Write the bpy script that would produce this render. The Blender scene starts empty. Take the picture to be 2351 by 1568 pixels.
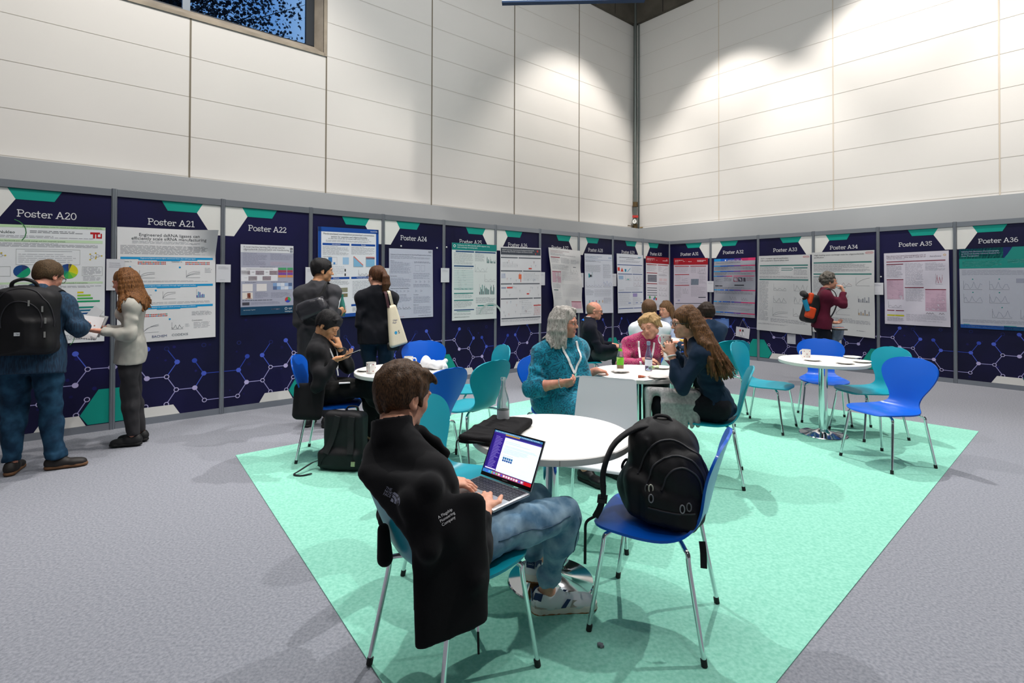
import bpy, math, random
import numpy as np
from mathutils import Vector, Matrix
random.seed(7)
RNG = np.random.RandomState(3)
SC = bpy.context.scene
COL = SC.collection

# ------------------------------------------------------------------ camera
F_PX, CY, PITCH, ROLL, HC = 1213.7, 636.93, .01063, -.00297, 1.5066
def _axes():
    c, s = math.cos(PITCH), math.sin(PITCH)
    fw = np.array([0, c, s]); u0 = np.array([0, -s, c]); r0 = np.array([1., 0, 0])
    c, s = math.cos(ROLL), math.sin(ROLL)
    return r0 * c - u0 * s, r0 * s + u0 * c, fw
_r, _u, _f = _axes()
cam = bpy.data.cameras.new('camera')
cam.sensor_width = 36.0
cam.lens = F_PX / 2351 * 36
cam.shift_y = -(784 - CY) / 2351
cam.clip_start = .05
co = bpy.data.objects.new('camera', cam)
COL.objects.link(co)
M = Matrix.Identity(4)
for i in range(3):
    M[i][0], M[i][1], M[i][2] = _r[i], _u[i], -_f[i]
M[2][3] = HC
co.matrix_world = M
SC.camera = co

# ------------------------------------------------------------------ colour management
SC.view_settings.view_transform = 'Standard'
SC.view_settings.look = 'None'
SC.view_settings.gamma = 1.0
SC.view_settings.use_curve_mapping = False
SC.view_settings.exposure = -.14
SC.cycles.use_denoising = True
SC.cycles.max_bounces = 8
SC.cycles.sample_clamp_indirect = 6.0

# ------------------------------------------------------------------ world: dusk sky outside the high window
W = bpy.data.worlds.new('dusk_sky'); SC.world = W; W.use_nodes = True
nt = W.node_tree; nt.nodes.clear()
bg = nt.nodes.new('ShaderNodeBackground'); out = nt.nodes.new('ShaderNodeOutputWorld')
ns = nt.nodes.new('ShaderNodeTexNoise'); ns.inputs['Scale'].default_value = 3.0
rp = nt.nodes.new('ShaderNodeValToRGB')
rp.color_ramp.elements[0].position = .35; rp.color_ramp.elements[0].color = (.06, .25, .72, 1)
rp.color_ramp.elements[1].position = .65; rp.color_ramp.elements[1].color = (.40, .66, 1.0, 1)
nt.links.new(ns.outputs['Fac'], rp.inputs[0]); nt.links.new(rp.outputs[0], bg.inputs[0])
nt.links.new(bg.outputs[0], out.inputs[0]); bg.inputs[1].default_value = .85

# ------------------------------------------------------------------ room frames
C0 = np.array([3.538, 11.891]); AN = .70326
DL = np.array([-math.cos(AN), -math.sin(AN)])   # along the left booth wall, away from the corner
DR = np.array([math.sin(AN), -math.cos(AN)])    # along the right booth wall, away from the corner
def LWP(s, z, off=0.): p = C0 + DL * s + DR * off; return np.array([p[0], p[1], z])
def RWP(s, z, off=0.): p = C0 + DR * s + DL * off; return np.array([p[0], p[1], z])

# ------------------------------------------------------------------ lights
def light(name, kind, loc, power, col=(1, .95, .88), size=.3, target=None, angle=90, blend=.5, sizey=None):
    l = bpy.data.lights.new(name, kind); l.energy = power; l.color = col
    if kind == 'AREA':
        l.size = size
        if sizey: l.shape = 'RECTANGLE'; l.size_y = sizey
    else: l.shadow_soft_size = size
    if kind == 'SPOT': l.spot_size = math.radians(angle); l.spot_blend = blend
    o = bpy.data.objects.new(name, l); COL.objects.link(o); o.location = loc
    t = Vector(target if target is not None else (loc[0], loc[1], 0)) - Vector(loc)
    o.rotation_euler = t.to_track_quat('-Z', 'Y').to_euler()
    return o
WARM = (1, .93, .86); NEU = (1, .97, .94)
def wallspot(fr, s, off, z, power, ang=62, ts=None, toff=.1, tz=2.6, bl=.55):
    light('wall_spot', 'SPOT', fr(s, z, off), power, WARM, .06, fr(s if ts is None else ts, tz, toff), ang, bl)
wallspot(LWP, 1.7, 1.2, 8.2, 900, 76, toff=-1.0, tz=3.2)
wallspot(LWP, 9.6, 2.4, 8.0, 900, 92, toff=-.8, tz=3.0)
wallspot(LWP, 5.6, 2.4, 7.0, 260, 80, toff=-.1, tz=1.2)
wallspot(RWP, 1.2, 1.4, 7.8, 700, 76, toff=-.4, tz=3.2)
wallspot(RWP, 4.2, 1.4, 8.2, 1000, 80, toff=-.4, tz=3.2)
wallspot(RWP, 7.4, 1.6, 8.2, 900, 80, toff=-.4, tz=3.2)
light('wall_fill', 'AREA', (.6, 3.0, 7.8), 190, (1, .98, .96), 2.5, (3.6, 12.5, 3.6))  # added fill, no fixture of the hall: lifts the corner walls and posters
light('wall_fill', 'AREA', (-.5, 1.5, 7.8), 60, (1, .98, .96), 2.5, (-5.2, 7.0, 3.2))  # same added fill for the left wall
light('hall_spot', 'SPOT', (2.2, 7.4, 7.6), 1650, NEU, .06, (1.0, 2.6, 0), 80, .7)
light('hall_spot', 'SPOT', (-2.4, 5.6, 7.6), 950, NEU, .06, (.2, 2.6, 0), 78, .7)
light('hall_spot', 'SPOT', (4.8, 3.6, 7.6), 1100, NEU, .06, (1.8, 3.4, 0), 78, .7)
light('hall_spot', 'SPOT', (.6, .4, 7.6), 220, NEU, .10, (.4, 3.6, 0), 84, .8)
light('hall_spot', 'SPOT', (-4.0, 1.5, 8.0), 420, NEU, .10, (-3.2, 4.6, .6), 74, .8)
light('hall_spot', 'SPOT', (6.5, 1.8, 8.0), 420, NEU, .10, (5.2, 7.6, .6), 74, .8)
light('hall_fill', 'AREA', (1.0, 4.0, 9.2), 210, (.95, .98, 1.0), 7.0)  # added overhead fill for ambient light, not an actual ceiling fixture
light('hall_fill', 'AREA', (0.0, -5.0, 8.6), 130, (.95, .98, 1.0), 6.0, (0.5, 5, 1.5))  # added fill from behind the camera, unseen

# ------------------------------------------------------------------ pixel rays of the surveyed photograph -> points at a true depth
def ray(x, y):
    u = (x - 1175.5) / F_PX; v = (CY - y) / F_PX
    return _r * u + _u * v + _f
def at(x, y, Y):
    d = ray(x, y); t = Y / d[1]; return np.array([d[0] * t, Y, HC + d[2] * t])
def flz(x, y, z=0.):
    d = ray(x, y); t = (z - HC) / d[2]; return np.array([d[0] * t, d[1] * t, z])

# ------------------------------------------------------------------ materials
def lin(c):
    if isinstance(c, str): c = [int(c[i:i + 2], 16) / 255 for i in (0, 2, 4)]
    return tuple(((v / 12.92) if v <= .04045 else ((v + .055) / 1.055) ** 2.4) for v in c) + (1.,)
MATS = {}
def mat(name, col, rough=.6, metal=0., bump=0., bscale=80., var=0., vscale=6., col2=None, emit=0., spec=.5, trans=0., ior=1.45, coat=0., sheen=0., stretch=None, detail=4., lo=.35, hi=.65, alpha=1.):
    if name in MATS: return MATS[name]
    m = bpy.data.materials.new(name); m.use_nodes = True; t = m.node_tree; b = t.nodes['Principled BSDF']
    c = lin(col); b.inputs['Base Color'].default_value = c
    b.inputs['Roughness'].default_value = rough; b.inputs['Metallic'].default_value = metal
    b.inputs['Specular IOR Level'].default_value = spec; b.inputs['IOR'].default_value = ior
    b.inputs['Transmission Weight'].default_value = trans; b.inputs['Coat Weight'].default_value = coat
    b.inputs['Sheen Weight'].default_value = sheen; b.inputs['Alpha'].default_value = alpha
    tc = None
    def coords(st=None):
        nonlocal tc
        if tc is None: tc = t.nodes.new('ShaderNodeTexCoord')
        if st is None: return tc.outputs['Object']
        mp = t.nodes.new('ShaderNodeMapping'); mp.inputs['Scale'].default_value = st
        t.links.new(tc.outputs['Object'], mp.inputs[0]); return mp.outputs[0]
    if var or col2:
        n = t.nodes.new('ShaderNodeTexNoise'); n.inputs['Scale'].default_value = vscale; n.inputs['Detail'].default_value = detail
        t.links.new(coords(stretch), n.inputs['Vector'])
        r = t.nodes.new('ShaderNodeValToRGB'); e = r.color_ramp.elements
        e[0].position = lo; e[1].position = hi
        if col2: e[0].color = c; e[1].color = lin(col2)
        else:
            e[0].color = tuple(max(0, v * (1 - var)) for v in c[:3]) + (1,); e[1].color = tuple(min(1, v * (1 + var)) for v in c[:3]) + (1,)
        t.links.new(n.outputs['Fac'], r.inputs[0]); t.links.new(r.outputs[0], b.inputs['Base Color'])
    if bump:
        n2 = t.nodes.new('ShaderNodeTexNoise'); n2.inputs['Scale'].default_value = bscale; n2.inputs['Detail'].default_value = 3
        t.links.new(coords(stretch), n2.inputs['Vector'])
        bp = t.nodes.new('ShaderNodeBump'); bp.inputs['Strength'].default_value = bump; bp.inputs['Distance'].default_value = .004
        t.links.new(n2.outputs['Fac'], bp.inputs['Height']); t.links.new(bp.outputs[0], b.inputs['Normal'])
    if emit:
        b.inputs['Emission Color'].default_value = c; b.inputs['Emission Strength'].default_value = emit
    MATS[name] = m
    return m
def flat(col, rough=.55):
    return mat('print_' + col, col, rough, spec=.3)

# ------------------------------------------------------------------ mesh building
class MB:
    def __init__(s): s.v = []; s.f = []; s.m = []; s.mats = []; s.sm = []
    def mi(s, m):
        if m not in s.mats: s.mats.append(m)
        return s.mats.index(m)
    def add(s, vs, fs, m, smooth=False):
        o = len(s.v); s.v += [tuple(float(c) for c in p) for p in vs]; k = s.mi(m)
        for f in fs: s.f.append(tuple(i + o for i in f)); s.m.append(k); s.sm.append(smooth)
    def quad(s, a, b, c, d, m): s.add([a, b, c, d], [(0, 1, 2, 3)], m)
    def box(s, c, h, m, R=None, smooth=False):
        R = np.eye(3) if R is None else np.array(R)
        vs = [np.array(c) + R @ np.array([x * h[0], y * h[1], z * h[2]]) for x in (-1, 1) for y in (-1, 1) for z in (-1, 1)]
        s.add(vs, [(0, 1, 3, 2), (4, 6, 7, 5), (0, 4, 5, 1), (2, 3, 7, 6), (0, 2, 6, 4), (1, 5, 7, 3)], m, smooth)
    def tube(s, pts, r, m, n=10, caps=True):
        pts = [np.array(p, float) for p in pts]; k = len(pts)
        rs = r if hasattr(r, '__len__') else [r] * k
        vs = []; fs = []; up = None
        for i, p in enumerate(pts):
            t = pts[min(i + 1, k - 1)] - pts[max(i - 1, 0)]; t = t / (np.linalg.norm(t) + 1e-9)
            if up is None:
                up = np.array([0, 0, 1.]) if abs(t[2]) < .9 else np.array([1., 0, 0])
            a = np.cross(t, up); a /= np.linalg.norm(a) + 1e-9; b = np.cross(a, t); up = b
            for j in range(n):
                w = 2 * math.pi * j / n; vs.append(p + (a * math.cos(w) + b * math.sin(w)) * rs[i])
        for i in range(k - 1):
            for j in range(n):
                j2 = (j + 1) % n; fs.append((i * n + j, i * n + j2, (i + 1) * n + j2, (i + 1) * n + j))
        s.add(vs, fs, m, True)
        if caps:
            s.add(vs[:n][::-1], [tuple(range(n))], m); s.add(vs[-n:], [tuple(range(n))], m)
    def lathe(s, prof, m, c=(0, 0, 0), n=40, R=None):
        R = np.eye(3) if R is None else R; c = np.array(c, float); vs = []; fs = []
        for r, z in prof:
            for j in range(n):
                w = 2 * math.pi * j / n; vs.append(c + R @ np.array([r * math.cos(w), r * math.sin(w), z]))
        for i in range(len(prof) - 1):
            for j in range(n):
                j2 = (j + 1) % n; fs.append((i * n + j, i * n + j2, (i + 1) * n + j2, (i + 1) * n + j))
        s.add(vs, fs, m, True)
    def poly(s, pts, m): s.add(pts, [tuple(range(len(pts)))], m)
    def build(s, name, parent=None, sharp=35):
        me = bpy.data.meshes.new(name); me.from_pydata(s.v, [], s.f)
        for m in s.mats: me.materials.append(m)
        me.polygons.foreach_set('material_index', s.m); me.polygons.foreach_set('use_smooth', s.sm); me.update()
        if sharp and any(s.sm): me.set_sharp_from_angle(angle=math.radians(sharp))
        o = bpy.data.objects.new(name, me); COL.objects.link(o)
        if parent is not None: o.parent = parent; o.matrix_parent_inverse = parent.matrix_world.inverted() if parent.get('_w') else Matrix.Identity(4)
        return o
def smoothline(pts, n=8):
    """Catmull-Rom through the points."""
    P = [np.array(p, float) for p in pts]; P = [2 * P[0] - P[1]] + P + [2 * P[-1] - P[-2]]; o = []
    for i in range(1, len(P) - 2):
        for k in range(n):
            t = k / n; a, b, c, d = P[i - 1:i + 3]
            o.append(.5 * ((2 * b) + (c - a) * t + (2 * a - 5 * b + 4 * c - d) * t * t + (3 * b - a - 3 * c + d) * t ** 3))
    o.append(P[-2]); return o
def tag(o, label=None, cat=None, group=None, kind=None):
    if label: o['label'] = label
    if cat: o['category'] = cat
    if group: o['group'] = group
    if kind: o['kind'] = kind
    return o
def empty(name, loc=(0, 0, 0), rz=0., label=None, cat=None, group=None):
    o = bpy.data.objects.new(name, None); COL.objects.link(o); o.location = loc; o.rotation_euler = (0, 0, rz); o.empty_display_size = .1
    tag(o, label, cat, group); return o
def wempty(name, loc, label, cat, group=None):
    """Empty at the thing's base whose children are modelled in world coordinates."""
    o = empty(name, loc, 0, label, cat, group); o['_w'] = 1; o.matrix_world = Matrix.Translation(Vector([float(v) for v in loc])); return o
def copy_tree(o, parent=None):
    c = o.copy(); COL.objects.link(c); c.parent = parent
    for ch in list(o.children): copy_tree(ch, c)
    return c
def rotz(a):
    c, s = math.cos(a), math.sin(a); return np.array([[c, -s, 0], [s, c, 0], [0, 0, 1.]])

_tc = {}
def textmesh(txt, bold=False):
    """flat glyph mesh of the built-in font, cap height about .7, returned as (verts, faces, width)."""
    if txt in _tc: return _tc[txt]
    cu = bpy.data.curves.new('t', 'FONT'); cu.body = txt; cu.size = 1.0; cu.resolution_u = 2
    if bold: cu.offset = .012
    ob = bpy.data.objects.new('t', cu); COL.objects.link(ob)
    dg = bpy.context.evaluated_depsgraph_get(); dg.update()
    me = bpy.data.meshes.new_from_object(ob.evaluated_get(dg))
    v = [(p.co.x, p.co.y) for p in me.vertices]; f = [tuple(p.vertices) for p in me.polygons]
    bpy.data.objects.remove(ob); bpy.data.curves.remove(cu); bpy.data.meshes.remove(me)
    _tc[txt] = (v, f, max([p[0] for p in v] or [0])); return _tc[txt]
# ================================================================== room
CARPET = mat('grey_carpet', '74777f', .95, bump=.35, bscale=260, vscale=75, col2='989aa2', detail=8, lo=.25, hi=.75, spec=.1)
GREEN = mat('green_carpet', '79bda7', .95, bump=.35, bscale=260, vscale=60, col2='9ad7c4', detail=8, lo=.25, hi=.75, spec=.1)
WHITEW = mat('white_wall_panel', 'd9d7d3', .6, var=.02, vscale=.6, spec=.3)
JOINT = mat('panel_joint', '8d8678', .8)
GREYW = mat('grey_wall_paint', 'a9adb0', .75, var=.02, vscale=1.5)
CONC = mat('concrete', '8f8678', .85, bump=.3, bscale=30, vscale=4, col2='a79c8c')
DCONC = mat('dark_concrete', '4a463e', .9, bump=.3, bscale=20, vscale=2, col2='5a554c')
ALU = mat('aluminium_profile', '9aa0a8', .38, .75, spec=.5)
CHROME = mat('chrome', 'd8dadd', .08, 1.0)
FRAME = mat('dark_window_frame', '2a2e33', .5, .3)
MULL = mat('window_mullion', '6d7780', .5, .3)
GLASS = mat('window_glass', 'ffffff', .0, trans=1.0, ior=1.02, spec=.2)

def struct(o, label=None): o['kind'] = 'structure'; return o
b = MB(); b.quad((-16, -12, 0), (16, -12, 0), (16, 18, 0), (-16, 18, 0), CARPET); struct(b.build('floor'))
g = MB()
gp = [(-2.397, 4.61), (1.976, 8.279), (4.781, 5.427), (.35, 1.421), (.05, 1.276)]
gv = [(x, y, .0045) for x, y in gp] + [(x, y, 0) for x, y in gp]
g.add(gv, [(4, 3, 2, 1, 0)] + [(i, (i + 1) % 5, 5 + (i + 1) % 5, 5 + i) for i in range(5)], GREEN)
o = g.build('floor'); struct(o); o['label'] = 'mint green carpet laid as a big patch on the grey hall carpet'

WLO, WRO = -1.4, -.6                      # white wall planes behind the booth walls
ZT = 8.02
def wallquad(bm, fr, off, s0, s1, z0, z1, m): bm.quad(fr(s0, z0, off), fr(s1, z0, off), fr(s1, z1, off), fr(s0, z1, off), m)
bl = MB()
WX0, WX1, WZ0, WZ1 = 7.30, 13.5, 5.06, 7.3           # concrete window reveal
wallquad(bl, LWP, WLO, -.6, WX0, 0, 12, WHITEW); wallquad(bl, LWP, WLO, WX0, WX1, 0, WZ0, WHITEW)
wallquad(bl, LWP, WLO, WX0, WX1, WZ1, 12, WHITEW); wallquad(bl, LWP, WLO, WX1, 20, 0, 12, WHITEW)
zs = [2.92 + .535 * i for i in range(10)]
JM = mat('fine_joint', 'bdb8af', .8)
for s in (1.46, 3.40, 5.36, 7.28, 9.12, 11.05, 12.98, 14.9):
    wallquad(bl, LWP, WLO + .004, s - .012, s + .012, 2.6, 5.06 if s > 8 else ZT, JOINT)
    wallquad(bl, LWP, WLO + .006, s - .005, s + .005, 2.6, 5.06 if s > 8 else ZT, mat('joint_gasket', '6f675a', .8))
for z in zs:
    e = 19.9 if z < 5.0 else WX0
    wallquad(bl, LWP, WLO + .003, -.6, e, z - .0028, z + .0028, JM)
struct(bl.build('wall_left'))
br = MB(); wallquad(br, RWP, WRO, -1.4, 18, 0, 12, WHITEW)
for s in (.86, 3.13, 5.44, 7.75, 10.05):
    wallquad(br, RWP, WRO + .004, s - .010, s + .010, 2.6, ZT, mat('joint_beige', 'c9bfb0', .8))
for z in zs: wallquad(br, RWP, WRO + .003, -1.4, 18, z - .0028, z + .0028, mat('fine_joint_b', 'b8b3aa', .8))
struct(br.build('wall_right'))
# dark concrete ring beam over the white panels
for nm, fr, off, s0 in (('trim_1', LWP, WLO, -.6), ('trim_2', RWP, WRO, -1.4)):
    t = MB(); s1 = 20
    for za, zb, oo in ((ZT, 8.95, .10),):
        P = [fr(s, z, off + o2) for s in (s0, s1) for z in (za, zb) for o2 in (0, oo)]
        t.add(P, [(0, 2, 3, 1), (4, 5, 7, 6), (0, 1, 5, 4), (2, 6, 7, 3), (1, 3, 7, 5), (0, 4, 6, 2)], DCONC)
    for k in range(6):
        s = s0 + .9 + k * 2.6
        wallquad(t, fr, off + oo + .003, s - .01, s + .01, ZT, 8.95, mat('dark_joint', '1e1c19', .9))
    struct(t.build(nm))
# grey painted dado standing in front of the white panels
for nm, fr, off, base, s0 in (('trim_3', LWP, -1.2, WLO, -.5), ('trim_4', RWP, -.5, WRO, -1.2)):
    t = MB(); P = [fr(s, z, o2) for s in (s0, 20) for z in (0, 2.872) for o2 in (base + .002, off)]
    t.add(P, [(0, 2, 3, 1), (4, 5, 7, 6), (0, 1, 5, 4), (2, 6, 7, 3), (1, 3, 7, 5), (0, 4, 6, 2)], GREYW)
    struct(t.build(nm))
# other walls and ceiling of the hall, behind and above the camera
t = MB(); t.quad((-16, -12, 0), (-16, -12, 10), (16, -12, 10), (16, -12, 0), WHITEW); struct(t.build('wall_back'))
t = MB(); t.quad((-16, -12, 0), (-16, 3, 0), (-16, 3, 10), (-16, -12, 10), WHITEW); struct(t.build('wall_side'))
t = MB(); t.quad((16, -12, 0), (16, -12, 10), (16, 3, 10), (16, 3, 0), WHITEW); struct(t.build('wall_far_side'))
t = MB()
cc = [LWP(-.62, 8.95, WLO - .02), LWP(26, 8.95, WLO - .02), np.array([-16, -12, 8.95]), np.array([16, -12, 8.95]), RWP(20, 8.95, WRO - .02)]
cc = [c + np.array([0, 0, .6]) for c in cc]
t.poly(cc[::-1], mat('ceiling_dark', '55534f', .9)); struct(t.build('ceiling'))

# ---- high window in the left wall
w = MB()
dpt = .30
def rev(sa, za, sb, zb): w.quad(LWP(sa, za, WLO + .02), LWP(sb, zb, WLO + .02), LWP(sb, zb, WLO - dpt), LWP(sa, za, WLO - dpt), CONC)
rev(WX0, WZ0, WX1, WZ0); rev(WX0, WZ0, WX0, WZ1); rev(WX0, WZ1, WX1, WZ1); rev(WX1, WZ0, WX1, WZ1)
for a in ((WX0 - .02, WX0 + .03, WZ0 - .02, WZ1), (WX0, WX1, WZ0 - .02, WZ0 + .03)):   # thin front lip
    wallquad(w, LWP, WLO + .022, a[0], a[1], a[2], a[3], CONC)
# sloping inner concrete band
w.quad(LWP(WX0 + .03, WZ0 + .03, WLO + .0), LWP(WX1, WZ0 + .03, WLO + .0), LWP(WX1, WZ0 + .17, WLO - .2), LWP(WX0 + .10, WZ0 + .17, WLO - .2), CONC)
w.quad(LWP(WX0 + .03, WZ0 + .03, WLO + .0), LWP(WX0 + .10, WZ0 + .17, WLO - .2), LWP(WX0 + .10, WZ1, WLO - .2), LWP(WX0 + .03, WZ1, WLO + .0), CONC)
struct(w.build('trim_5'))
w = MB(); fo = WLO - .22
for sa, sb, za, zb in ((WX0 + .06, WX0 + .22, WZ0 + .15, WZ1), (WX0 + .1, WX1, WZ0 + .15, WZ0 + .195)):
    P = [LWP(s, z, o2) for s in (sa, sb) for z in (za, zb) for o2 in (fo - .06, fo)]
    w.add(P, [(0, 2, 3, 1), (4, 5, 7, 6), (0, 1, 5, 4), (2, 6, 7, 3), (1, 3, 7, 5), (0, 4, 6, 2)], FRAME)
for s in (9.14, 11.1):
    P = [LWP(s2, z, o2) for s2 in (s - .045, s + .045) for z in (WZ0 + .1, WZ1) for o2 in (fo - .06, fo + .01)]
    w.add(P, [(0, 2, 3, 1), (4, 5, 7, 6), (0, 1, 5, 4), (2, 6, 7, 3), (1, 3, 7, 5), (0, 4, 6, 2)], MULL)
wf = struct(w.build('window_1'))
w = MB(); wallquad(w, LWP, fo - .03, WX0 + .1, WX1, WZ0 + .1, WZ1, GLASS); w.build('pane', wf)

# ---- maple foliage outside the window
LEAF = mat('leaf_dusk', '2a3340', .7, vscale=3, col2='1c2430'); BARK = mat('bark', '2b2622', .9)
tr = wempty('tree', [*LWP(8.6, 0, -7.6)[:2], 0], 'dark leafy tree seen against the dusk sky through the high window', 'tree')
t = MB(); tp = LWP(8.6, 0, -7.6)
t.tube([tp, tp + (0.1, 0, 6), tp + (0, .1, 12)], [.3, .24, .12], BARK, 10)
branches = []
for k in range(44):
    a = random.uniform(-.2, 1); z0 = random.uniform(6.5, 11.5); sx = random.uniform(-3.4, 3.0)
    e = LWP(8.6 + sx, z0 + random.uniform(-.4, 1.8), -7.4 + random.uniform(-1.2, 1.4)); st = tp + np.array([0, 0, min(11.5, z0)])
    mid = (e + st) / 2 + RNG.randn(3) * .25; branches.append((st, mid, e)); t.tube(smoothline([st, mid, e], 5), [.028 - .0024 * q for q in range(11)], BARK, 5)
t.build('trunk', tr)
t = MB(); lv = [(0, -.5), (.18, -.3), (.5, -.32), (.36, -.05), (.55, .2), (.22, .2), (0, .6), (-.22, .2), (-.55, .2), (-.36, -.05), (-.5, -.32), (-.18, -.3)]
n = 0
while n < 17000:
    st, mid, e = branches[RNG.randint(len(branches))]; q = RNG.rand() ** .6
    c = (1 - q) ** 2 * st + 2 * q * (1 - q) * mid + q * q * e + RNG.randn(3) * np.array([.42, .42, .34])
    sc = c - LWP(0, 0, 0); ss = float(np.dot(sc[:2], DL))
    if ss < 4.6: continue
    dens = 1.0 if ss > 8.2 else .30 + .45 * (ss - 4.6) / 3.6
    if RNG.rand() > dens: continue
    n += 1
    sz = RNG.uniform(.05, .11); A = RNG.randn(3); A /= np.linalg.norm(A); B = np.cross(A, RNG.randn(3)); B /= np.linalg.norm(B)
    t.add([c + (A * x + B * y) * sz for x, y in lv], [tuple(range(12))], LEAF)
fo_ = t.build('foliage', tr); fo_['kind'] = 'stuff'

# ---- riser pipe in the room corner, with label, gauge and valve
pc = LWP(-.5, 0, WLO + .10)
rp_ = wempty('riser_pipe', [pc[0], pc[1], 2.88], 'grey vertical riser pipe in the corner of the white walls', 'pipe')
PIPE = mat('pipe_grey', '6c7370', .35, .6); BRASS = mat('old_brass', '6a5a40', .4, .8)
t = MB(); t.tube([pc + (0, 0, 2.9), pc + (0, 0, 9.4)], .045, PIPE, 14)
t.tube([pc + (.09, .0, 2.9), pc + (.09, 0, 9.4)], .02, PIPE, 8); t.build('pipe', rp_)
t = MB(); t.tube([pc + (0, 0, 3.42), pc + (0, 0, 3.54)], .062, BRASS, 12); t.build('coupling', rp_)
vd = np.array([-.22, -.97, 0]); t = MB(); t.box(pc + vd * .07 + (0, 0, 3.17), (.07, .012, .03), mat('label_red', 'b3322c', .5)); t.build('pipe_label', rp_, 0)['label'] = 'small red label'
Rg = np.array([[.97, 0, vd[0]], [-.22, 0, vd[1]], [0, 1, 0]]); Rg = np.column_stack([np.array([.97, -.22, 0]), np.array([0, 0, 1.]), vd])
t = MB(); t.lathe([(0, 0), (.062, 0), (.066, .03), (.056, .034), (.054, .026), (0, .026)], PIPE, pc + vd * .06 + (-.02, 0, 3.045), 24, Rg)
t.lathe([(0, .028), (.052, .028)], mat('gauge_face', 'e8e8e4', .4), pc + vd * .06 + (-.02, 0, 3.045), 24, Rg)
t.box(pc + vd * .092 + (-.02, 0, 3.055), (.004, .002, .022), mat('gauge_needle', '333333')); t.build('pressure_gauge', rp_)
t = MB(); t.tube([pc + (0, 0, 2.88), pc + (0, 0, 2.99)], .055, BRASS, 10); t.tube([pc + (-.05, -.02, 2.93), pc + (-.2, -.06, 2.95)], .01, BRASS, 6); t.tube([pc + (.1, -.05, 2.885), pc + (.17, -.07, 2.9)], .022, BRASS, 8); t.build('valve', rp_)

# ---- hanging sign just under the frame's top edge
hp = at(1300, 8, 8.0); hs = wempty('hanging_sign', hp, 'teal and white hanging sign, only its lower edge in view above the room corner', 'sign')
aL_, aR_ = at(1153, 9, 7.55), at(1480, 1, 7.46); dv = aR_ - aL_; L_ = float(np.linalg.norm(dv[:2])); dv[2] = 0; dv /= np.linalg.norm(dv); nn = np.array([dv[1], -dv[0], 0])
zb = aL_[2]; t = MB(); RR = np.column_stack([dv, nn, [0, 0, 1.]])
cen = aL_ + dv * L_ / 2; cen[2] = zb + .5
t.box(cen, (L_ / 2, .04, .5), mat('sign_white', 'c9d2d6', .5), RR); t.build('board', hs)
TEAL = flat('0f8f80'); t = MB(); fr0 = cen + nn * .0425
t.poly([fr0 + dv * x + np.array([0, 0, z]) for x, z in ((-L_ / 2, -.46), (-L_ / 2 + L_ * .18, -.46), (-L_ / 2 + L_ * .26, -.1), (-L_ / 2 + L_ * .26, .5), (-L_ / 2, .5))], flat('0c6a6c'))
t.box(cen + np.array([0, 0, -.49]), (L_ / 2 + .003, .045, .012), flat('16375c'), RR); t.build('graphic', hs)
t = MB()
for q in (-.4, .4): t = MB(); t.tube([cen + dv * q * L_ + (0, 0, .5), cen + dv * q * L_ + (0, 0, 9.4 - cen[2])], .004, ALU, 6); t.build('suspension_wire', hs)

# ================================================================== poster panels (booth walls)
NAVY = mat('panel_navy', '0a0a2c', .5, vscale=1.1, col2='110f3e', spec=.35)
PW, PT = flat('dcdcd8'), flat('0d9486')
NB, NDB, NLL, NR = flat('4a5fc8'), flat('2f45a8'), flat('b4acd8'), flat('9a98cc')
STEM = .1
def arcp(cx, cy, rx, ry, a0, a1, n=10): return [(cx + rx * math.cos(math.radians(a0 + (a1 - a0) * i / n)), cy + ry * math.sin(math.radians(a0 + (a1 - a0) * i / n))) for i in range(n + 1)]
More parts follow.
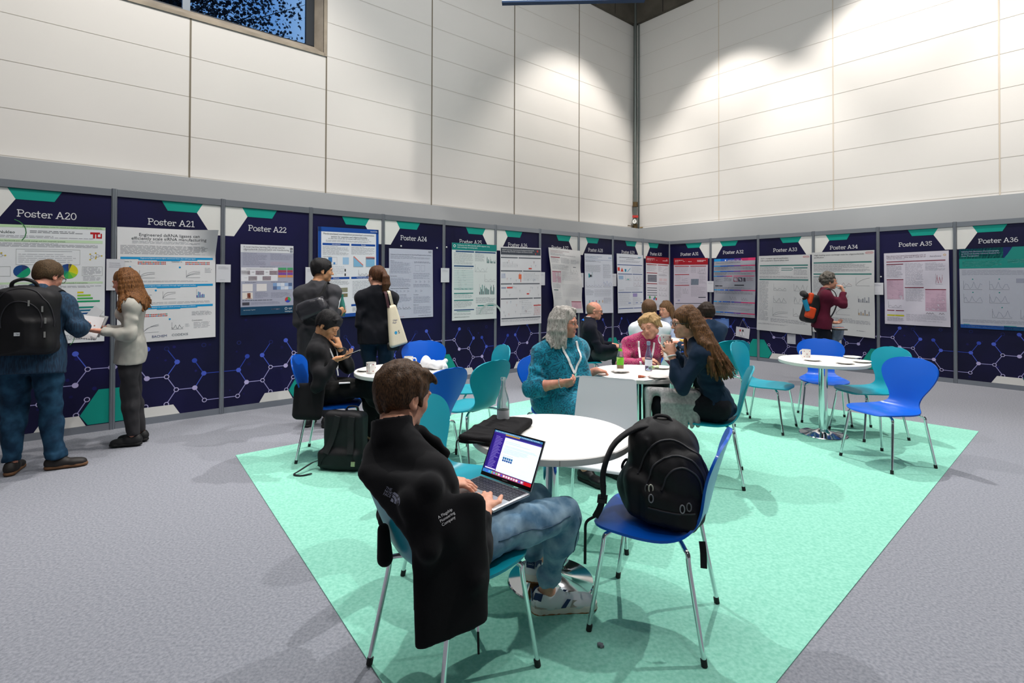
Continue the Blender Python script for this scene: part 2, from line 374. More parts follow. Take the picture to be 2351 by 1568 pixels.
# slab-serif glyph strokes: (polylines, advance); cap height 1
GL = {
 'P': ([[(.16, 0), (.16, 1)], [(.02, .04), (.34, .04)], [(.02, .96), (.42, .96)], [(.42, .96)] + arcp(.42, .72, .24, .24, 90, -90) + [(.16, .48)]], .74),
 'o': ([arcp(.33, .33, .27, .33, 0, 360, 20)], .68),
 's': ([[(.44, .5), (.44, .62)], arcp(.26, .49, .17, .16, 20, 180, 6) + arcp(.27, .36, .18, .04, 180, 250, 2) + arcp(.27, .17, .19, .14, 80, -90, 8) + [(.08, .08)], [(.07, .2), (.07, .03)]], .54),
 't': ([[(.17, .92), (.17, .14)] + arcp(.29, .13, .12, .11, 180, 300, 5), [(.02, .63), (.38, .63)]], .46),
 'e': ([[(.08, .35), (.56, .35)] + arcp(.33, .33, .26, .33, 5, 320, 18)], .66),
 'r': ([[(.15, 0), (.15, .63)], [(.02, .04), (.32, .04)], [(.02, .63), (.15, .63)], arcp(.36, .42, .2, .21, 180, 80, 6) + [(.45, .6), (.45, .46)]], .52),
 'A': ([[(.1, .02), (.42, 1)], [(.76, .02), (.44, 1)], [(.0, .04), (.24, .04)], [(.62, .04), (.88, .04)], [(.2, .34), (.67, .34)]], .92),
 '0': ([arcp(.33, .5, .26, .47, 0, 360, 24)], .7),
 '1': ([[(.28, 0), (.28, 1), (.08, .84)], [(.08, .04), (.48, .04)]], .56),
 '2': ([arcp(.3, .74, .21, .23, 165, -20, 10) + [(.08, .08), (.08, .04), (.54, .04), (.54, .18)]], .64),
 '3': ([arcp(.3, .76, .2, .2, 160, -80, 8) + [(.24, .54)], [(.34, .55)] + arcp(.3, .29, .23, .26, 80, -165, 10)], .64),
 '4': ([[(.46, 0), (.46, 1), (.06, .3), (.62, .3)], [(.3, .04), (.6, .04)]], .7),
 '5': ([[(.52, .82), (.52, .96), (.14, .96), (.12, .56)] + arcp(.29, .31, .24, .28, 110, -155, 12)], .64),
 '6': ([arcp(.33, .3, .24, .27, 0, 360, 18), [(.09, .32)] + arcp(.42, .42, .33, .54, 175, 80, 7)], .68),
 '7': ([[(.06, .8), (.06, .96), (.54, .96), (.22, 0)]], .6),
 '8': ([arcp(.32, .75, .2, .21, 0, 360, 16), arcp(.32, .28, .25, .26, 0, 360, 18)], .68),
 '9': ([arcp(.33, .68, .24, .27, 0, 360, 18), [(.57, .66)] + arcp(.24, .56, .33, .54, 0, -95, 7)], .68),
 ' ': ([], .34)}
def slab(bm, s, x, y, h, W, m, wx=1.0):
    """write s with its baseline at (x, y), cap height h; W maps (u, z) to the world."""
    th = .056 * h
    for ch in s:
        pl, adv = GL[ch]
        for L in pl:
            for i in range(len(L) - 1):
                a = np.array(L[i]) * h * (wx, 1); c = np.array(L[i + 1]) * h * (wx, 1); d = c - a; n = np.linalg.norm(d)
                if n < 1e-6: continue
                d /= n; p = np.array([-d[1], d[0]]) * th; a = a - d * th * .35; c = c + d * th * .35
                bm.quad(*[W(x + q[0], y + q[1]) for q in (a + p, a - p, c - p, c + p)], m)
        x += adv * h * wx
    return x
def ringdisc(bm, W, u, z, r, m, ring=False, n=20):
    o = [W(u + r * math.cos(6.2832 * i / n), z + r * math.sin(6.2832 * i / n)) for i in range(n)]
    if not ring: bm.poly(o, m); return
    q = [W(u + r * .68 * math.cos(6.2832 * i / n), z + r * .68 * math.sin(6.2832 * i / n)) for i in range(n)]
    bm.add(o + q, [(i, (i + 1) % n, n + (i + 1) % n, n + i) for i in range(n)], m)
def clip(poly, lo, hi):
    for lim, sg in ((lo, 1), (hi, -1)):
        o = []
        for i in range(len(poly)):
            a, c = poly[i], poly[(i + 1) % len(poly)]
            ia, ic = (a[0] - lim) * sg >= 0, (c[0] - lim) * sg >= 0
            if ia: o.append(a)
            if ia != ic: t_ = (lim - a[0]) / (c[0] - a[0]); o.append((lim, a[1] + t_ * (c[1] - a[1])))
        poly = o
        if not poly: break
    return poly
# molecule lattice measured on panel A35 (odd panels; even panels are the mirror image)
ND = {'a': (.294, .793, 'b'), 'b': (.198, .632, 'r'), 'c': (.01, .632, 'l'), 'd': (.293, .482, 'l'), 'e': (.469, .482, 'r'), 'f': (.565, .634, 'b'), 'g': (.467, .785, 'x'),
      'h': (.559, .332, 'r'), 'i': (.735, .331, 'l'), 'j': (.822, .482, 'b'), 'k': (.73, .634, 'd'), 'l': (1.0, .482, 'd'), 'm': (.83, .181, 'r'), 'n': (1.0, .181, 'r'),
      'o': (.469, .185, 'r'), 'p': (.201, .33, 'r'), 'q': (.284, .185, 'r'), 'y': (.82, .80, 'x'), 'z': (1.0, .86, 'x')}
ED = [('a', 'b', NB), ('b', 'c', NR), ('b', 'd', NR), ('d', 'e', NR), ('e', 'f', NB), ('f', 'g', NDB), ('e', 'h', NR), ('h', 'i', NR), ('i', 'j', NB), ('j', 'k', NDB), ('j', 'l', NDB), ('i', 'm', NR), ('m', 'n', NR), ('h', 'o', NR), ('p', 'q', NR)]
BB = []   # background bokeh flecks
def panel(fr, num, s0, sgn, odd):
    """one 1 m wide booth panel; u runs left to right as read, s = s0 + sgn*u."""
    W = lambda u, z, off=.0: fr(s0 + sgn * u, z, off)
    mu = (lambda u: u) if odd else (lambda u: 1 - u)
    b0 = W(.5, 0, 0)
    nm = 'Poster A%d' % num
    where = 'left' if sgn < 0 else 'right'
    root = wempty('display_panel', b0, ('navy %s-wall display panel headed %s' % (where, nm)) if 20 <= num <= 36 and num != 23 else
                  ('navy left-wall display panel whose heading is hidden by a blue-framed poster' if num == 23 else 'plain end display panel of the %s booth wall, number A%d side' % (where, num)), 'display panel')
    bm = MB()
    P = [W(u, z, o2) for u in (.0245, .9755) for z in (.03, 2.43) for o2 in (-.02, .0)]
    bm.add(P, [(0, 2, 3, 1), (4, 5, 7, 6), (0, 1, 5, 4), (2, 6, 7, 3), (1, 3, 7, 5), (0, 4, 6, 2)], NAVY)
    a = bm; lo, hi = .025, .975
    def pg(pts, m, off=.001):
        q = clip([(mu(u), z) for u, z in pts], lo, hi)
        if len(q) > 2: a.poly([W(u, z, off) for u, z in q], m)
    # network first, then the solid shapes over it
    Wn = lambda off: (lambda u, z: W(min(max(mu(u), lo), hi), z, off))
    for p1, p2, m in ED:
        x1, z1, _ = ND[p1]; x2, z2, _ = ND[p2]; d = np.array([x2 - x1, z2 - z1]); n = np.linalg.norm(d); d /= n; r = .023
        A_ = np.array([x1, z1]) + d * r; B_ = np.array([x2, z2]) - d * r; q = np.array([-d[1], d[0]]) * .0042
        pg([A_ + q, A_ - q, B_ - q, B_ + q], m)
    for k, (x, z, t_) in ND.items():
        if t_ == 'x': ringdisc(a, Wn(.0012), x, z, .024, flat('1d2560'), True); continue
        ringdisc(a, Wn(.0014), x, z, .026 if t_ != 'r' else .025, {'b': NB, 'd': NDB, 'l': NLL, 'r': flat('b9b4dc')}[t_], t_ == 'r')
    rs = random.Random(num)
    for _ in range(9):
        ringdisc(a, Wn(.0008), rs.uniform(.05, .95), rs.uniform(.12, 1.1), rs.uniform(.008, .02), flat(rs.choice(['17164e', '1b1a5c', '141348'])), False, 10)
    pg([(.0, .42), (.11, .42), (.255, .175), (.194, .076), (.0, .076)], PT, .002)
    pg([(.262, .175), (.532, .175), (.594, .07), (.208, .07)], PW, .0024)
    pg([(.409, 2.383), (.797, 2.383), (.74, 2.28), (.464, 2.28)], PT, .0016)
    pg([(.797, 2.383), (.74, 2.28), (.882, 2.042), (1., 2.042), (1., 2.383)], PW, .0016)
    a.build('board', root, 0)
    if 20 <= num <= 36:
        t = MB(); x0 = .286 if odd else .27
        wd = sum(GL[c][1] for c in nm)
        slab(t, nm, x0, 2.118, .066, lambda u, z: W(u, z, .003), flat('e6e6ea'), (.436 / .066) / wd)
        t.build('lettering', root, 0)['label'] = 'white slab serif heading'
    for rn, za, zb_ in (('top_rail', 2.385, 2.457), ('bottom_rail', .0, .068)):
        t = MB(); P = [W(u, z, o2) for u in (.0245, .9755) for z in (za, zb_) for o2 in (-.02, .014)]
        t.add(P, [(0, 2, 3, 1), (4, 5, 7, 6), (0, 1, 5, 4), (2, 6, 7, 3), (1, 3, 7, 5), (0, 4, 6, 2)], ALU); t.build(rn, root)
for n_ in range(11):
    panel(LWP, 30 - n_, 1. + n_, -1, (30 - n_) % 2 == 1)
panel(LWP, 19, 12., -1, True)
for n_ in range(6):
    panel(RWP, 31 + n_, 0. + n_, 1, (31 + n_) % 2 == 1)
panel(RWP, 37, 6., 1, True)
def post(fr, s, lab):
    t = MB(); n = 8; vs = []
    c = fr(s, 0, .002); r = .024
    prof = [(-r, -.02), (r, -.02), (r, .012), (r * .55, .024), (.006, .024), (.004, .018), (-.004, .018), (-.006, .024), (-r * .55, .024), (-r, .012)]
    for z in (0, 2.462): vs += [fr(s + x, z, y) for x, y in prof]
    k = len(prof); t.add(vs, [(i, (i + 1) % k, k + (i + 1) % k, k + i) for i in range(k)] + [tuple(range(k, 2 * k)), tuple(range(k))[::-1]], ALU)
    tag(t.build('panel_post'), lab, 'post', 'aluminium posts between the display panels')
for n_ in range(1, 12): post(LWP, float(n_), 'silver upright post between display panels A%d and A%d' % (30 - n_, 31 - n_))
post(LWP, 0., 'silver upright post in the corner where display panels A30 and A31 meet')
for n_ in range(1, 7): post(RWP, float(n_), 'silver upright post between display panels A%d and A%d' % (30 + n_, 31 + n_))
# ================================================================== chairs
def shell_mesh(square=False):
    """grid of a moulded shell: side profile (y, z) with half-width per station, given thickness."""
    if square:
        pr = [(.225, .43, .205, 0), (.21, .448, .215, 0), (.12, .452, .222, .0), (0, .444, .225, .006), (-.1, .438, .225, .008), (-.17, .448, .222, .008), (-.205, .485, .218, .006),
              (-.222, .55, .212, .006), (-.24, .65, .205, .008), (-.262, .76, .198, .008), (-.285, .86, .19, .006), (-.287, .873, .183, .005), (-.288, .878, .165, .004)]
    else:
        pr = [(.245, .428, .09, 0), (.24, .436, .135, 0), (.222, .447, .178, 0), (.18, .455, .212, -.004), (.11, .455, .232, -.002), (.02, .446, .238, .004), (-.07, .440, .226, .010), (-.14, .444, .190, .016),
              (-.185, .465, .150, .018), (-.213, .505, .130, .016), (-.228, .56, .146, .014), (-.242, .62, .186, .016), (-.257, .68, .222, .020), (-.272, .735, .240, .022), (-.287, .785, .232, .02),
              (-.300, .825, .198, .016), (-.309, .850, .148, .010), (-.314, .862, .095, .005), (-.3155, .868, .04, .002)]
    P = np.array(pr); n = 5; st = smoothline([p for p in P], 3); st = np.array(st); K = len(st); m = 16
    top = np.zeros((K, m + 1, 3)); 
    for i in range(K):
        y, z, w, cv = st[i]; a = st[max(i - 1, 0)]; c = st[min(i + 1, K - 1)]; t_ = np.array([c[0] - a[0], c[1] - a[1]]); t_ /= np.linalg.norm(t_) + 1e-9
        nr = np.array([t_[1], -t_[0]]) * (-1)       # towards the sitter side
        nr = np.array([-t_[1], t_[0]]); 
        if nr[1] < 0 and i < K * .45: nr = -nr
        if i >= K * .45 and nr[0] < 0: nr = -nr
        for j in range(m + 1):
            q = -1 + 2 * j / m; x = w * q; l = cv * q * q
            top[i, j] = (x, y + nr[0] * l, z + nr[1] * l)
    # normals by finite differences
    du = np.gradient(top, axis=0); dv = np.gradient(top, axis=1); N = np.cross(dv, du); N /= np.linalg.norm(N, axis=2, keepdims=True) + 1e-9
    th = .011; lo = top + N * th * (1 if N[2, m // 2, 2] < 0 else -1)
    vs = list(top.reshape(-1, 3)) + list(lo.reshape(-1, 3)); o = K * (m + 1); fs = []
    for i in range(K - 1):
        for j in range(m):
            a = i * (m + 1) + j; fs.append((a, a + 1, a + m + 2, a + m + 1)); fs.append((o + a, o + a + m + 1, o + a + m + 2, o + a + 1))
    for i in range(K - 1):
        for j, s_ in ((0, 1), (m, -1)):
            a = i * (m + 1) + j; q = (a, a + m + 1, o + a + m + 1, o + a); fs.append(q if s_ > 0 else q[::-1])
    for j in range(m):
        a = j; fs.append((a + 1, a, o + a, o + a + 1)); a = (K - 1) * (m + 1) + j; fs.append((a, a + 1, o + a + 1, o + a))
    return vs, fs
BLUE = mat('chair_blue', '0457c2', .32, spec=.4, coat=.1); TEALC = mat('chair_teal', '0a8fa2', .36, spec=.4, coat=.1); WHC = mat('chair_white', 'e4e6ea', .35, coat=.2)
CAP = mat('rubber_cap', '1c1c1e', .7)
def make_chair(color):
    sq = color == 'white'
    root = empty('chair')
    b = MB(); vs, fs = shell_mesh(sq); b.add(vs, fs, {'blue': BLUE, 'teal': TEALC, 'white': WHC}[color], True); b.build('seat_shell', root, 50)
    for sx in (-1, 1):
        for sy in (-1, 1):
            b = MB(); f = (sx * .232, sy * .232 + (.0 if sy > 0 else -.01), .012)
            kn = (sx * .195, sy * .175, .40)
            b.tube(smoothline([(sx * .03, sy * .07, .425), (sx * .12, sy * .125, .427), (sx * .178, sy * .160, .415), kn, (sx * .2, sy * .182, .34), f], 6), .0098, CHROME, 12)
            lg = b.build('leg', root, 60)
            b = MB(); d = np.array([.032, .05 * sy / abs(sy), -.33]); b.tube([(f[0] - sx * .003, f[1] - sy * .004, .028), (f[0], f[1], .001)], .0125, CAP, 10); b.build('foot_cap', lg)
    b = MB(); b.box((0, 0, .424), (.05, .1, .008), mat('seat_mount', '2b5f60' if color != 'blue' else '143a66', .5)); b.build('seat_mount', root)
    return root
PROT = {}
def chair(color, x, y, fx, fy, label):
    a = math.atan2(fy, fx) - math.pi / 2
    if color not in PROT: r = PROT[color] = make_chair(color)
    else: r = copy_tree(PROT[color])
    r.location = (x, y, .0045); r.rotation_euler = (0, 0, a); tag(r, label, 'chair', '%s moulded shell chairs' % color)
    return r
CH = {
 'laptop': ('teal', -.222, 2.096, .72, .69, 'teal shell chair under the man typing on a laptop, nearest the camera'),
 'pack': ('blue', .648, 2.405, -.89, .45, 'blue shell chair with a big black backpack standing on its seat'),
 'white': ('white', .52, 3.25, -.4, -.92, 'white square-backed chair pushed under the front round table'),
 'long': ('teal', 1.55, 4.16, -.93, .37, 'teal shell chair under the long-haired woman in a navy top'),
 'a5': ('teal', 2.677, 5.58, .73, -.68, 'empty teal shell chair seen side on, just behind the long-haired woman'),
 'a6': ('blue', 3.45, 5.86, -.4, -.9, 'empty blue shell chair behind the right table, facing the camera'),
 'a7': ('teal', 3.555, 5.3, -1, -.12, 'empty teal shell chair at the right side of the right table'),
 'a8': ('blue', 3.168, 4.486, -.96, -.28, 'empty blue shell chair nearest the camera at the right table'),
 'a9': ('blue', -.71, 4.13, -.8, .6, 'empty blue shell chair seen from behind, right of the laptop man\'s head'),
 'a10': ('teal', -.375, 4.55, -.77, .63, 'empty teal shell chair seen from behind, left of the grey-haired woman'),
 'a11': ('teal', -.24, 2.84, .91, -.41, 'teal shell chair partly hidden behind the laptop man\'s head'),
 'a12': ('blue', -.95, 5.5, .03, -1, 'blue shell chair behind the left table with a white mug in front of it'),
 'a13': ('teal', -.36, 5.30, -.92, -.35, 'teal shell chair furthest back near panel A26, behind another teal chair'),
 'a14': ('blue', -1.58, 4.66, .99, .14, 'blue shell chair under the seated man holding a phone'),
 'a15': ('teal', .98, 7.25, 1, -.03, 'teal shell chair under the bald man in glasses'),
 'a16': ('blue', 1.33, 5.42, -.2, -.98, 'blue shell chair under the woman in the pink patterned top'),
 'a17': ('blue', .40, 4.42, .6, -.8, 'blue shell chair under the woman in the teal dress'),
 'a18': ('white', 1.64, 6.2, .3, .95, 'white chair hidden beneath the man in a white shirt'),
 'a19': ('blue', 2.42, 7.9, -.8, -.6, 'blue shell chair under the far woman in pale blue, near the corner'),
 'a20': ('teal', 2.42, 6.25, -.25, .97, 'teal shell chair under the dark-haired man in navy near panel A31')}
for k_, v_ in CH.items(): chair(*v_)

# ================================================================== round pedestal tables
TOPM = mat('table_white', 'eceae6', .42, spec=.4); EDGE = mat('table_edge', 'd4d3cf', .5)
def make_table():
    r = empty('round_table'); b = MB(); R_ = .4
    b.lathe([(0, .742), (R_ - .004, .742), (R_, .738)], TOPM, n=72); b.lathe([(R_, .738), (R_ + .0005, .724), (R_, .712), (R_ - .004, .709), (0, .709)], EDGE, n=72)
    b.box((R_ * math.sin(.02), -R_ - .0003, .7245), (.0012, .0008, .012), mat('edge_seam', '7b7770')); b.build('table_top', r)
    b = MB(); b.lathe([(0, .709), (.11, .709), (.11, .702), (.042, .70), (.0405, .69), (.0405, .05), (.0405, .03)], CHROME, n=40); b.build('column', r)
    b = MB(); b.lathe([(.0405, .06), (.06, .045), (.12, .028), (.18, .018), (.212, .013), (.216, .008), (.214, .0), (0, .0)], CHROME, n=56); b.build('base', r)
    return r
_t = None
for x, y, rz, lab in ((.2, 2.685, 0, 'front white round table with a laptop sleeve and glass bottle on it'), (1.09, 4.56, .5, 'white round table in the middle where three women sit'),
                  (3.11, 5.29, 1., 'white round table at right with a mug and four plates'), (-.96, 4.62, 2., 'white round table at left holding two mugs and a crumpled bag'),
                  (1.95, 7.2, 3., 'white round table furthest back, mostly hidden behind seated people')):
    _t = make_table() if _t is None else copy_tree(_t); _t.location = (x, y, .0045); _t.rotation_euler = (0, 0, rz); tag(_t, lab, 'table', 'white round pedestal tables')
# ================================================================== research posters
class Sheet:
    """a paper sheet on a booth wall; unit coordinates x 0..1 left to right, y 0..1 top to bottom."""
    def __init__(s, fr, corners, paper='e6e6ea', wave=0., off=.016, seed=0, gx=18, gy=26, curl=None, gloss=.5, sag=0.):
        s.fr = fr; s.c = corners; s.paper = paper; s.wave = wave; s.off = off; s.b = MB(); s.seed = seed; s.curl = curl; s.gloss = gloss; s.sag = sag
        (a, b, c, d) = corners; s.w = abs(b[0] - a[0]); s.h = (a[1] + b[1] - c[1] - d[1]) / 2
        r = random.Random(seed); s.ph = [(r.uniform(2, 9), r.uniform(2, 9), r.uniform(0, 6.3)) for _ in range(7)]
        pm = mat('paper_' + paper + str(gloss), paper, gloss, spec=.4)
        vs = []; fs = []
        for j in range(gy + 1):
            for i in range(gx + 1): vs.append(s.P(i / gx, j / gy, 0))
        for j in range(gy):
            for i in range(gx): k = j * (gx + 1) + i; fs.append((k, k + 1, k + gx + 2, k + gx + 1))
        s.b.add(vs, fs, pm, True)
        n = len(vs); rim = [i for i in range(gx + 1)] + [j * (gx + 1) + gx for j in range(1, gy + 1)] + [gy * (gx + 1) + i for i in range(gx - 1, -1, -1)] + [j * (gx + 1) for j in range(gy - 1, 0, -1)]
        bk = [s.P((k % (gx + 1)) / gx, (k // (gx + 1)) / gy, -.002) for k in rim]; m = len(rim)
        s.b.add([vs[k] for k in rim] + bk, [(i, m + i, m + (i + 1) % m, (i + 1) % m) for i in range(m)], pm)
    def z(s, x, y):
        v = 0.
        if s.wave:
            for fx, fy, p in s.ph: v += math.sin(fx * x * 1.3 + fy * y * 1.6 + p + 1.2 * math.sin(fy * x * .7 + p))
            v = s.wave * (1 + v / 4) * min(1, 8 * y + .15)
        if s.curl == 'tr':
            d = (x - .72) + (.22 - y); 
            if d > 0 : v += .36 * max(0, (x - .72) / .28) * max(0, (.22 - y) / .22) * .45
        if s.sag: v += s.sag * math.sin(min(1, y * 1.0) * 3.14) * .5 + s.sag * max(0, y - .85) * 2 * (1 - x * .3)
        return v
    def P(s, x, y, o):
        a, b, c, d = s.c
        S = (a[0] * (1 - x) + b[0] * x) * (1 - y) + (d[0] * (1 - x) + c[0] * x) * y
        Z = (a[1] * (1 - x) + b[1] * x) * (1 - y) + (d[1] * (1 - x) + c[1] * x) * y
        return s.fr(S, Z, s.off + s.z(x, y) + o)
    def r(s, x0, y0, x1, y1, col, o=.0008):
        nx = max(1, int(abs(x1 - x0) * 14)) if (s.wave or s.curl or s.sag) else 1; ny = max(1, int(abs(y1 - y0) * 18)) if (s.wave or s.curl or s.sag) else 1
        vs = [s.P(x0 + (x1 - x0) * i / nx, y0 + (y1 - y0) * j / ny, o) for j in range(ny + 1) for i in range(nx + 1)]
        s.b.add(vs, [(j * (nx + 1) + i, j * (nx + 1) + i + 1, (j + 1) * (nx + 1) + i + 1, (j + 1) * (nx + 1) + i) for j in range(ny) for i in range(nx)], flat(col)); return s
    def t(s, x, y, h, txt, col='30323a', al=0, wmax=None, o=.0014):
        """text, cap height h (unit y), baseline at y."""
        v, f, w = textmesh(txt); k = h / .69; kx = k * s.h / s.w
        if wmax and w * kx > wmax: kx = wmax / w
        x0 = x - (w * kx * al)
        s.b.add([s.P(x0 + p[0] * kx, y - p[1] * k, o) for p in v], f, flat(col)); return s
    def lines(s, x0, y0, x1, y1, n, col='8a8c94', fill=.5, rag=.12):
        rr = random.Random(int(x0 * 997 + y0 * 331 + s.seed * 17)); dy = (y1 - y0) / n; fill *= .85
        m_ = [int(int(col[i:i + 2], 16) * .68 + int(s.paper[i:i + 2], 16) * .32) for i in (0, 2, 4)]; col = '%02x%02x%02x' % tuple(m_)
        for i in range(n):
            x = x0; e = x1 - (rr.random() * rag * (x1 - x0) if i % 5 else rr.random() * .5 * (x1 - x0)); y = y0 + dy * i
            while x < e - .004:
                w = min(e - x, rr.uniform(.02, .085)); s.r(x, y, x + w, y + dy * fill, col); x += w + .009
        return s
    def fr_(s, x0, y0, x1, y1, col='8a8c94', w=.0028):
        k = w * s.w / s.h
        for a in ((x0, y0, x1, y0 + k), (x0, y1 - k, x1, y1), (x0, y0, x0 + w, y1), (x1 - w, y0, x1, y1)): s.r(*a, col)
        return s
    def chart(s, x0, y0, x1, y1, cols=('5a5c66',), kind=0):
        s.r(x0, y0, x0 + .003, y1, '6a6c74'); s.r(x0, y1 - .0022, x1, y1, '6a6c74')
        rr = random.Random(int(x0 * 991 + y0 * 77) + s.seed)
        if kind == 'bar':
            n = 6; 
            for i in range(n):
                hh = rr.uniform(.25, .95) * (y1 - y0); w = (x1 - x0) / n; s.r(x0 + w * (i + .15), y1 - hh, x0 + w * (i + .8), y1 - .002, cols[i % len(cols)])
        else:
            for c in cols:
                p = rr.uniform(.3, .9); k = 9; a = rr.uniform(.5, 2.5)
                pts = [(x0 + (x1 - x0) * i / k, y1 - (y1 - y0) * (.1 + p * (1 - math.exp(-a * i / k * 3)) if kind == 0 else .1 + p * abs(math.sin(a * 2 + i * .9)) ** 4)) for i in range(k + 1)]
                for (xa, ya), (xb, yb) in zip(pts, pts[1:]): s.seg(xa, ya, xb, yb, .003, c)
        return s
    def seg(s, xa, ya, xb, yb, w, col):
        A = np.array([xa * s.w, ya * s.h]); B = np.array([xb * s.w, yb * s.h]); d = B - A; n = np.linalg.norm(d)
        if n < 1e-6: return
        q = np.array([-d[1], d[0]]) / n * w * .5
        s.b.add([s.P(p[0] / s.w, p[1] / s.h, .0011) for p in (A + q, A - q, B - q, B + q)], [(0, 1, 2, 3)], flat(col))
    def disc(s, x, y, r, col, a0=0, a1=360, ring=0, ky=1.):
        n = max(3, int(20 * (a1 - a0) / 360)); p = [(x + r * math.cos(math.radians(a0 + (a1 - a0) * i / n)), y - ky * r * s.w / s.h * math.sin(math.radians(a0 + (a1 - a0) * i / n))) for i in range(n + 1)]
        if ring:
            q = [(x + (a - x) * (1 - ring), y + (b - y) * (1 - ring)) for a, b in p]
            s.b.add([s.P(*k, .001) for k in p + q], [(i, i + 1, n + 2 + i, n + 1 + i) for i in range(n)], flat(col)); return s
        s.b.add([s.P(x, y, .001)] + [s.P(*k, .001) for k in p], [(0, i + 1, i + 2) for i in range(n)], flat(col)); return s
    def done(s, label, name='poster', cat='poster', tape=True):
        o = s.b.build(name, None, 0); tag(o, label, cat, 'research posters on the display panels' if name == 'poster' else None); return o
Q = Sheet
def molecule(s, x, y, r=.02, col='6a6c74', dots='c8b030'):
    for k in range(6):
        a, b = math.radians(60 * k), math.radians(60 * k + 60); kk = s.w / s.h
        s.seg(x + r * math.cos(a), y + r * kk * math.sin(a), x + r * math.cos(b), y + r * kk * math.sin(b), .002, col)
    for k in (0, 2, 4):
        a = math.radians(60 * k); kk = s.w / s.h; s.seg(x + r * math.cos(a), y + r * kk * math.sin(a), x + 2 * r * math.cos(a), y + 2 * r * kk * math.sin(a), .002, col)
        if dots: s.disc(x + 2.3 * r * math.cos(a), y + 2.3 * r * kk * math.sin(a), .008, dots)
# ---- A20
s = Q(LWP, [(10.93, 2.035), (10.07, 2.057), (10.07, .906), (10.93, .901)], 'dfe3e6', seed=20)
s.r(0, 0, 1, .022, 'b9d8ae').t(.97, .017, .010, 'Efficient enzymatic synthesis routes for natural and modified nucleosides and nucleotides', '22442a', 1, .86)
s.t(.04, .072, .022, 'bioNukleo', '2c3a34', 0, .27); s.disc(.165, .06, .15, '3b7a4a', -40, 70, .06); s.lines(.34, .045, .84, .07, 2, '4a4c54')
s.r(.86, .045, .95, .062, 'b81c24').r(.885, .06, .905, .098, 'b81c24').r(.915, .055, .93, .098, 'b81c24').r(.93, .085, .96, .098, 'b81c24').r(.955, .055, .968, .098, 'b81c24')
s.lines(.1, .088, .97, .112, 2); s.r(.0, .118, .975, .142, 'c3dcba').t(.03, .137, .010, 'Introduction: Nucleoside and nucleotide analogs and their enzymatic synthesis', '2a5a34', 0, .7)
s.lines(.02, .15, .97, .185, 4, '7a7c84'); s.fr_(.23, .2, .77, .33, '9aa09c').fr_(.79, .345, .975, .425, '9aa09c').fr_(.02, .345, .19, .425, '9aa09c')
for x, y in ((.08, .235), (.11, .255), (.88, .26), (.93, .25)): molecule(s, x, y, .016)
s.r(.3, .215, .7, .217, '55575f'); s.lines(.25, .24, .74, .32, 5, 'a8aab2', .35)
for k, c in enumerate(('2d3c7e', '274a86', '1f5f8a', '1c7a80', '208a6a', '3aa860', '5cb848', '90c83a', 'd8d22a')): s.disc(.67, .385, .085, c, 90 + k * 33 - 20, 123 + k * 33 - 20)
s.disc(.67, .385, .085, 'd6cc28', 5, 90); s.disc(.28, .385, .07, '1c4a86', 90, 230).disc(.28, .385, .07, '169a70', 230, 400); s.disc(.28, .385, .07, '2c3c70', 40, 90)
s.r(.53, .37, .565, .376, '555560'); s.lines(.8, .352, .97, .42, 6, '8a8c94').lines(.8, .43, .96, .47, 4, 'a0a2aa')
s.r(.0, .475, .98, .492, 'c3dcba').t(.4, .489, .009, 'Examples of enzymatic synthesis of nucleoside 5\'-triphosphates', '2a5a34', 0, .5); s.lines(.02, .5, .97, .53, 3)
for k, (w, c) in enumerate(((.055, 'd6c628'), (.12, '90c83a'), (.14, '4cae58'), (.205, '1c9a66'), (0, ''), (.155, '1f8a7a'), (.19, '27688a'), (.2, '2a558a'), (.2, '2c4684'), (.205, '2f3878'))):
    if w: s.r(.75, .56 + k * .026, .75 + w, .575 + k * .026, c)
s.lines(.62, .62, .73, .8, 14, 'a0a2aa').lines(.6, .84, .95, .9, 5).lines(.62, .93, .86, .98, 4, '7a7c84'); s.disc(.62, .955, .11, '4a8a52', -50, 60, .05)
s.done('poster on panel A20 with green bands, a pie chart and rainbow bars')
# ---- A21 (upper right corner peeling)
s = Q(LWP, [(9.975, 2.074), (9.078, 2.088), (9.068, .886), (9.967, .867)], 'dcdcde', seed=21, curl='tr', wave=.003)
s.t(.51, .072, .026, 'Engineered dsRNA ligases can', '3a3c44', .5, .66).t(.51, .105, .026, 'efficiently scale siRNA manufacturing', '3a3c44', .5, .8)
s.lines(.14, .115, .86, .14, 3, '9a9ca4').lines(.03, .155, .97, .235, 8, '7d7f87')
for y, tx in ((.255, 'Engineered ligases achieve higher conversion faster than wild-type ligase'), (.497, 'Engineered ligases enable scalability through higher substrate loading'), (.687, 'Ligation optimization to establish robust, process relevant conditions')):
    s.r(.03, y, .97, y + .02, '1f94cc').r(.2, y + .02, .8, y + .028, '1f94cc').r(.38, y + .028, .62, y + .034, '1f94cc').t(.5, y + .016, .011, tx, 'dfeef6', .5, .56)
def beads(s, x0, x1, y):
    n = int((x1 - x0) / .0165)
    for i in range(n):
        for q, c in ((0, ('b83a34', '2c8a7a')[i % 5 == 3]), (.015, ('b83a34', '2f6fae')[i % 4 == 1])): s.disc(x0 + i * .0165, y + q, .0068, c)
beads(s, .2, .49, .3); beads(s, .68, .95, .3); beads(s, .1, .5, .762)
s.t(.03, .3, .011, 'Substrate 1a', '40424a').t(.53, .3, .011, 'Substrate 1b', '40424a')
s.chart(.21, .37, .36, .44, ('6a6c74', '8a8c94')).chart(.68, .37, .83, .44, ('6a6c74', '8a8c94', 'a0a2aa')).lines(.88, .35, .96, .4, 4, '9a9ca4').lines(.1, .465, .94, .48, 2, '9a9ca4')
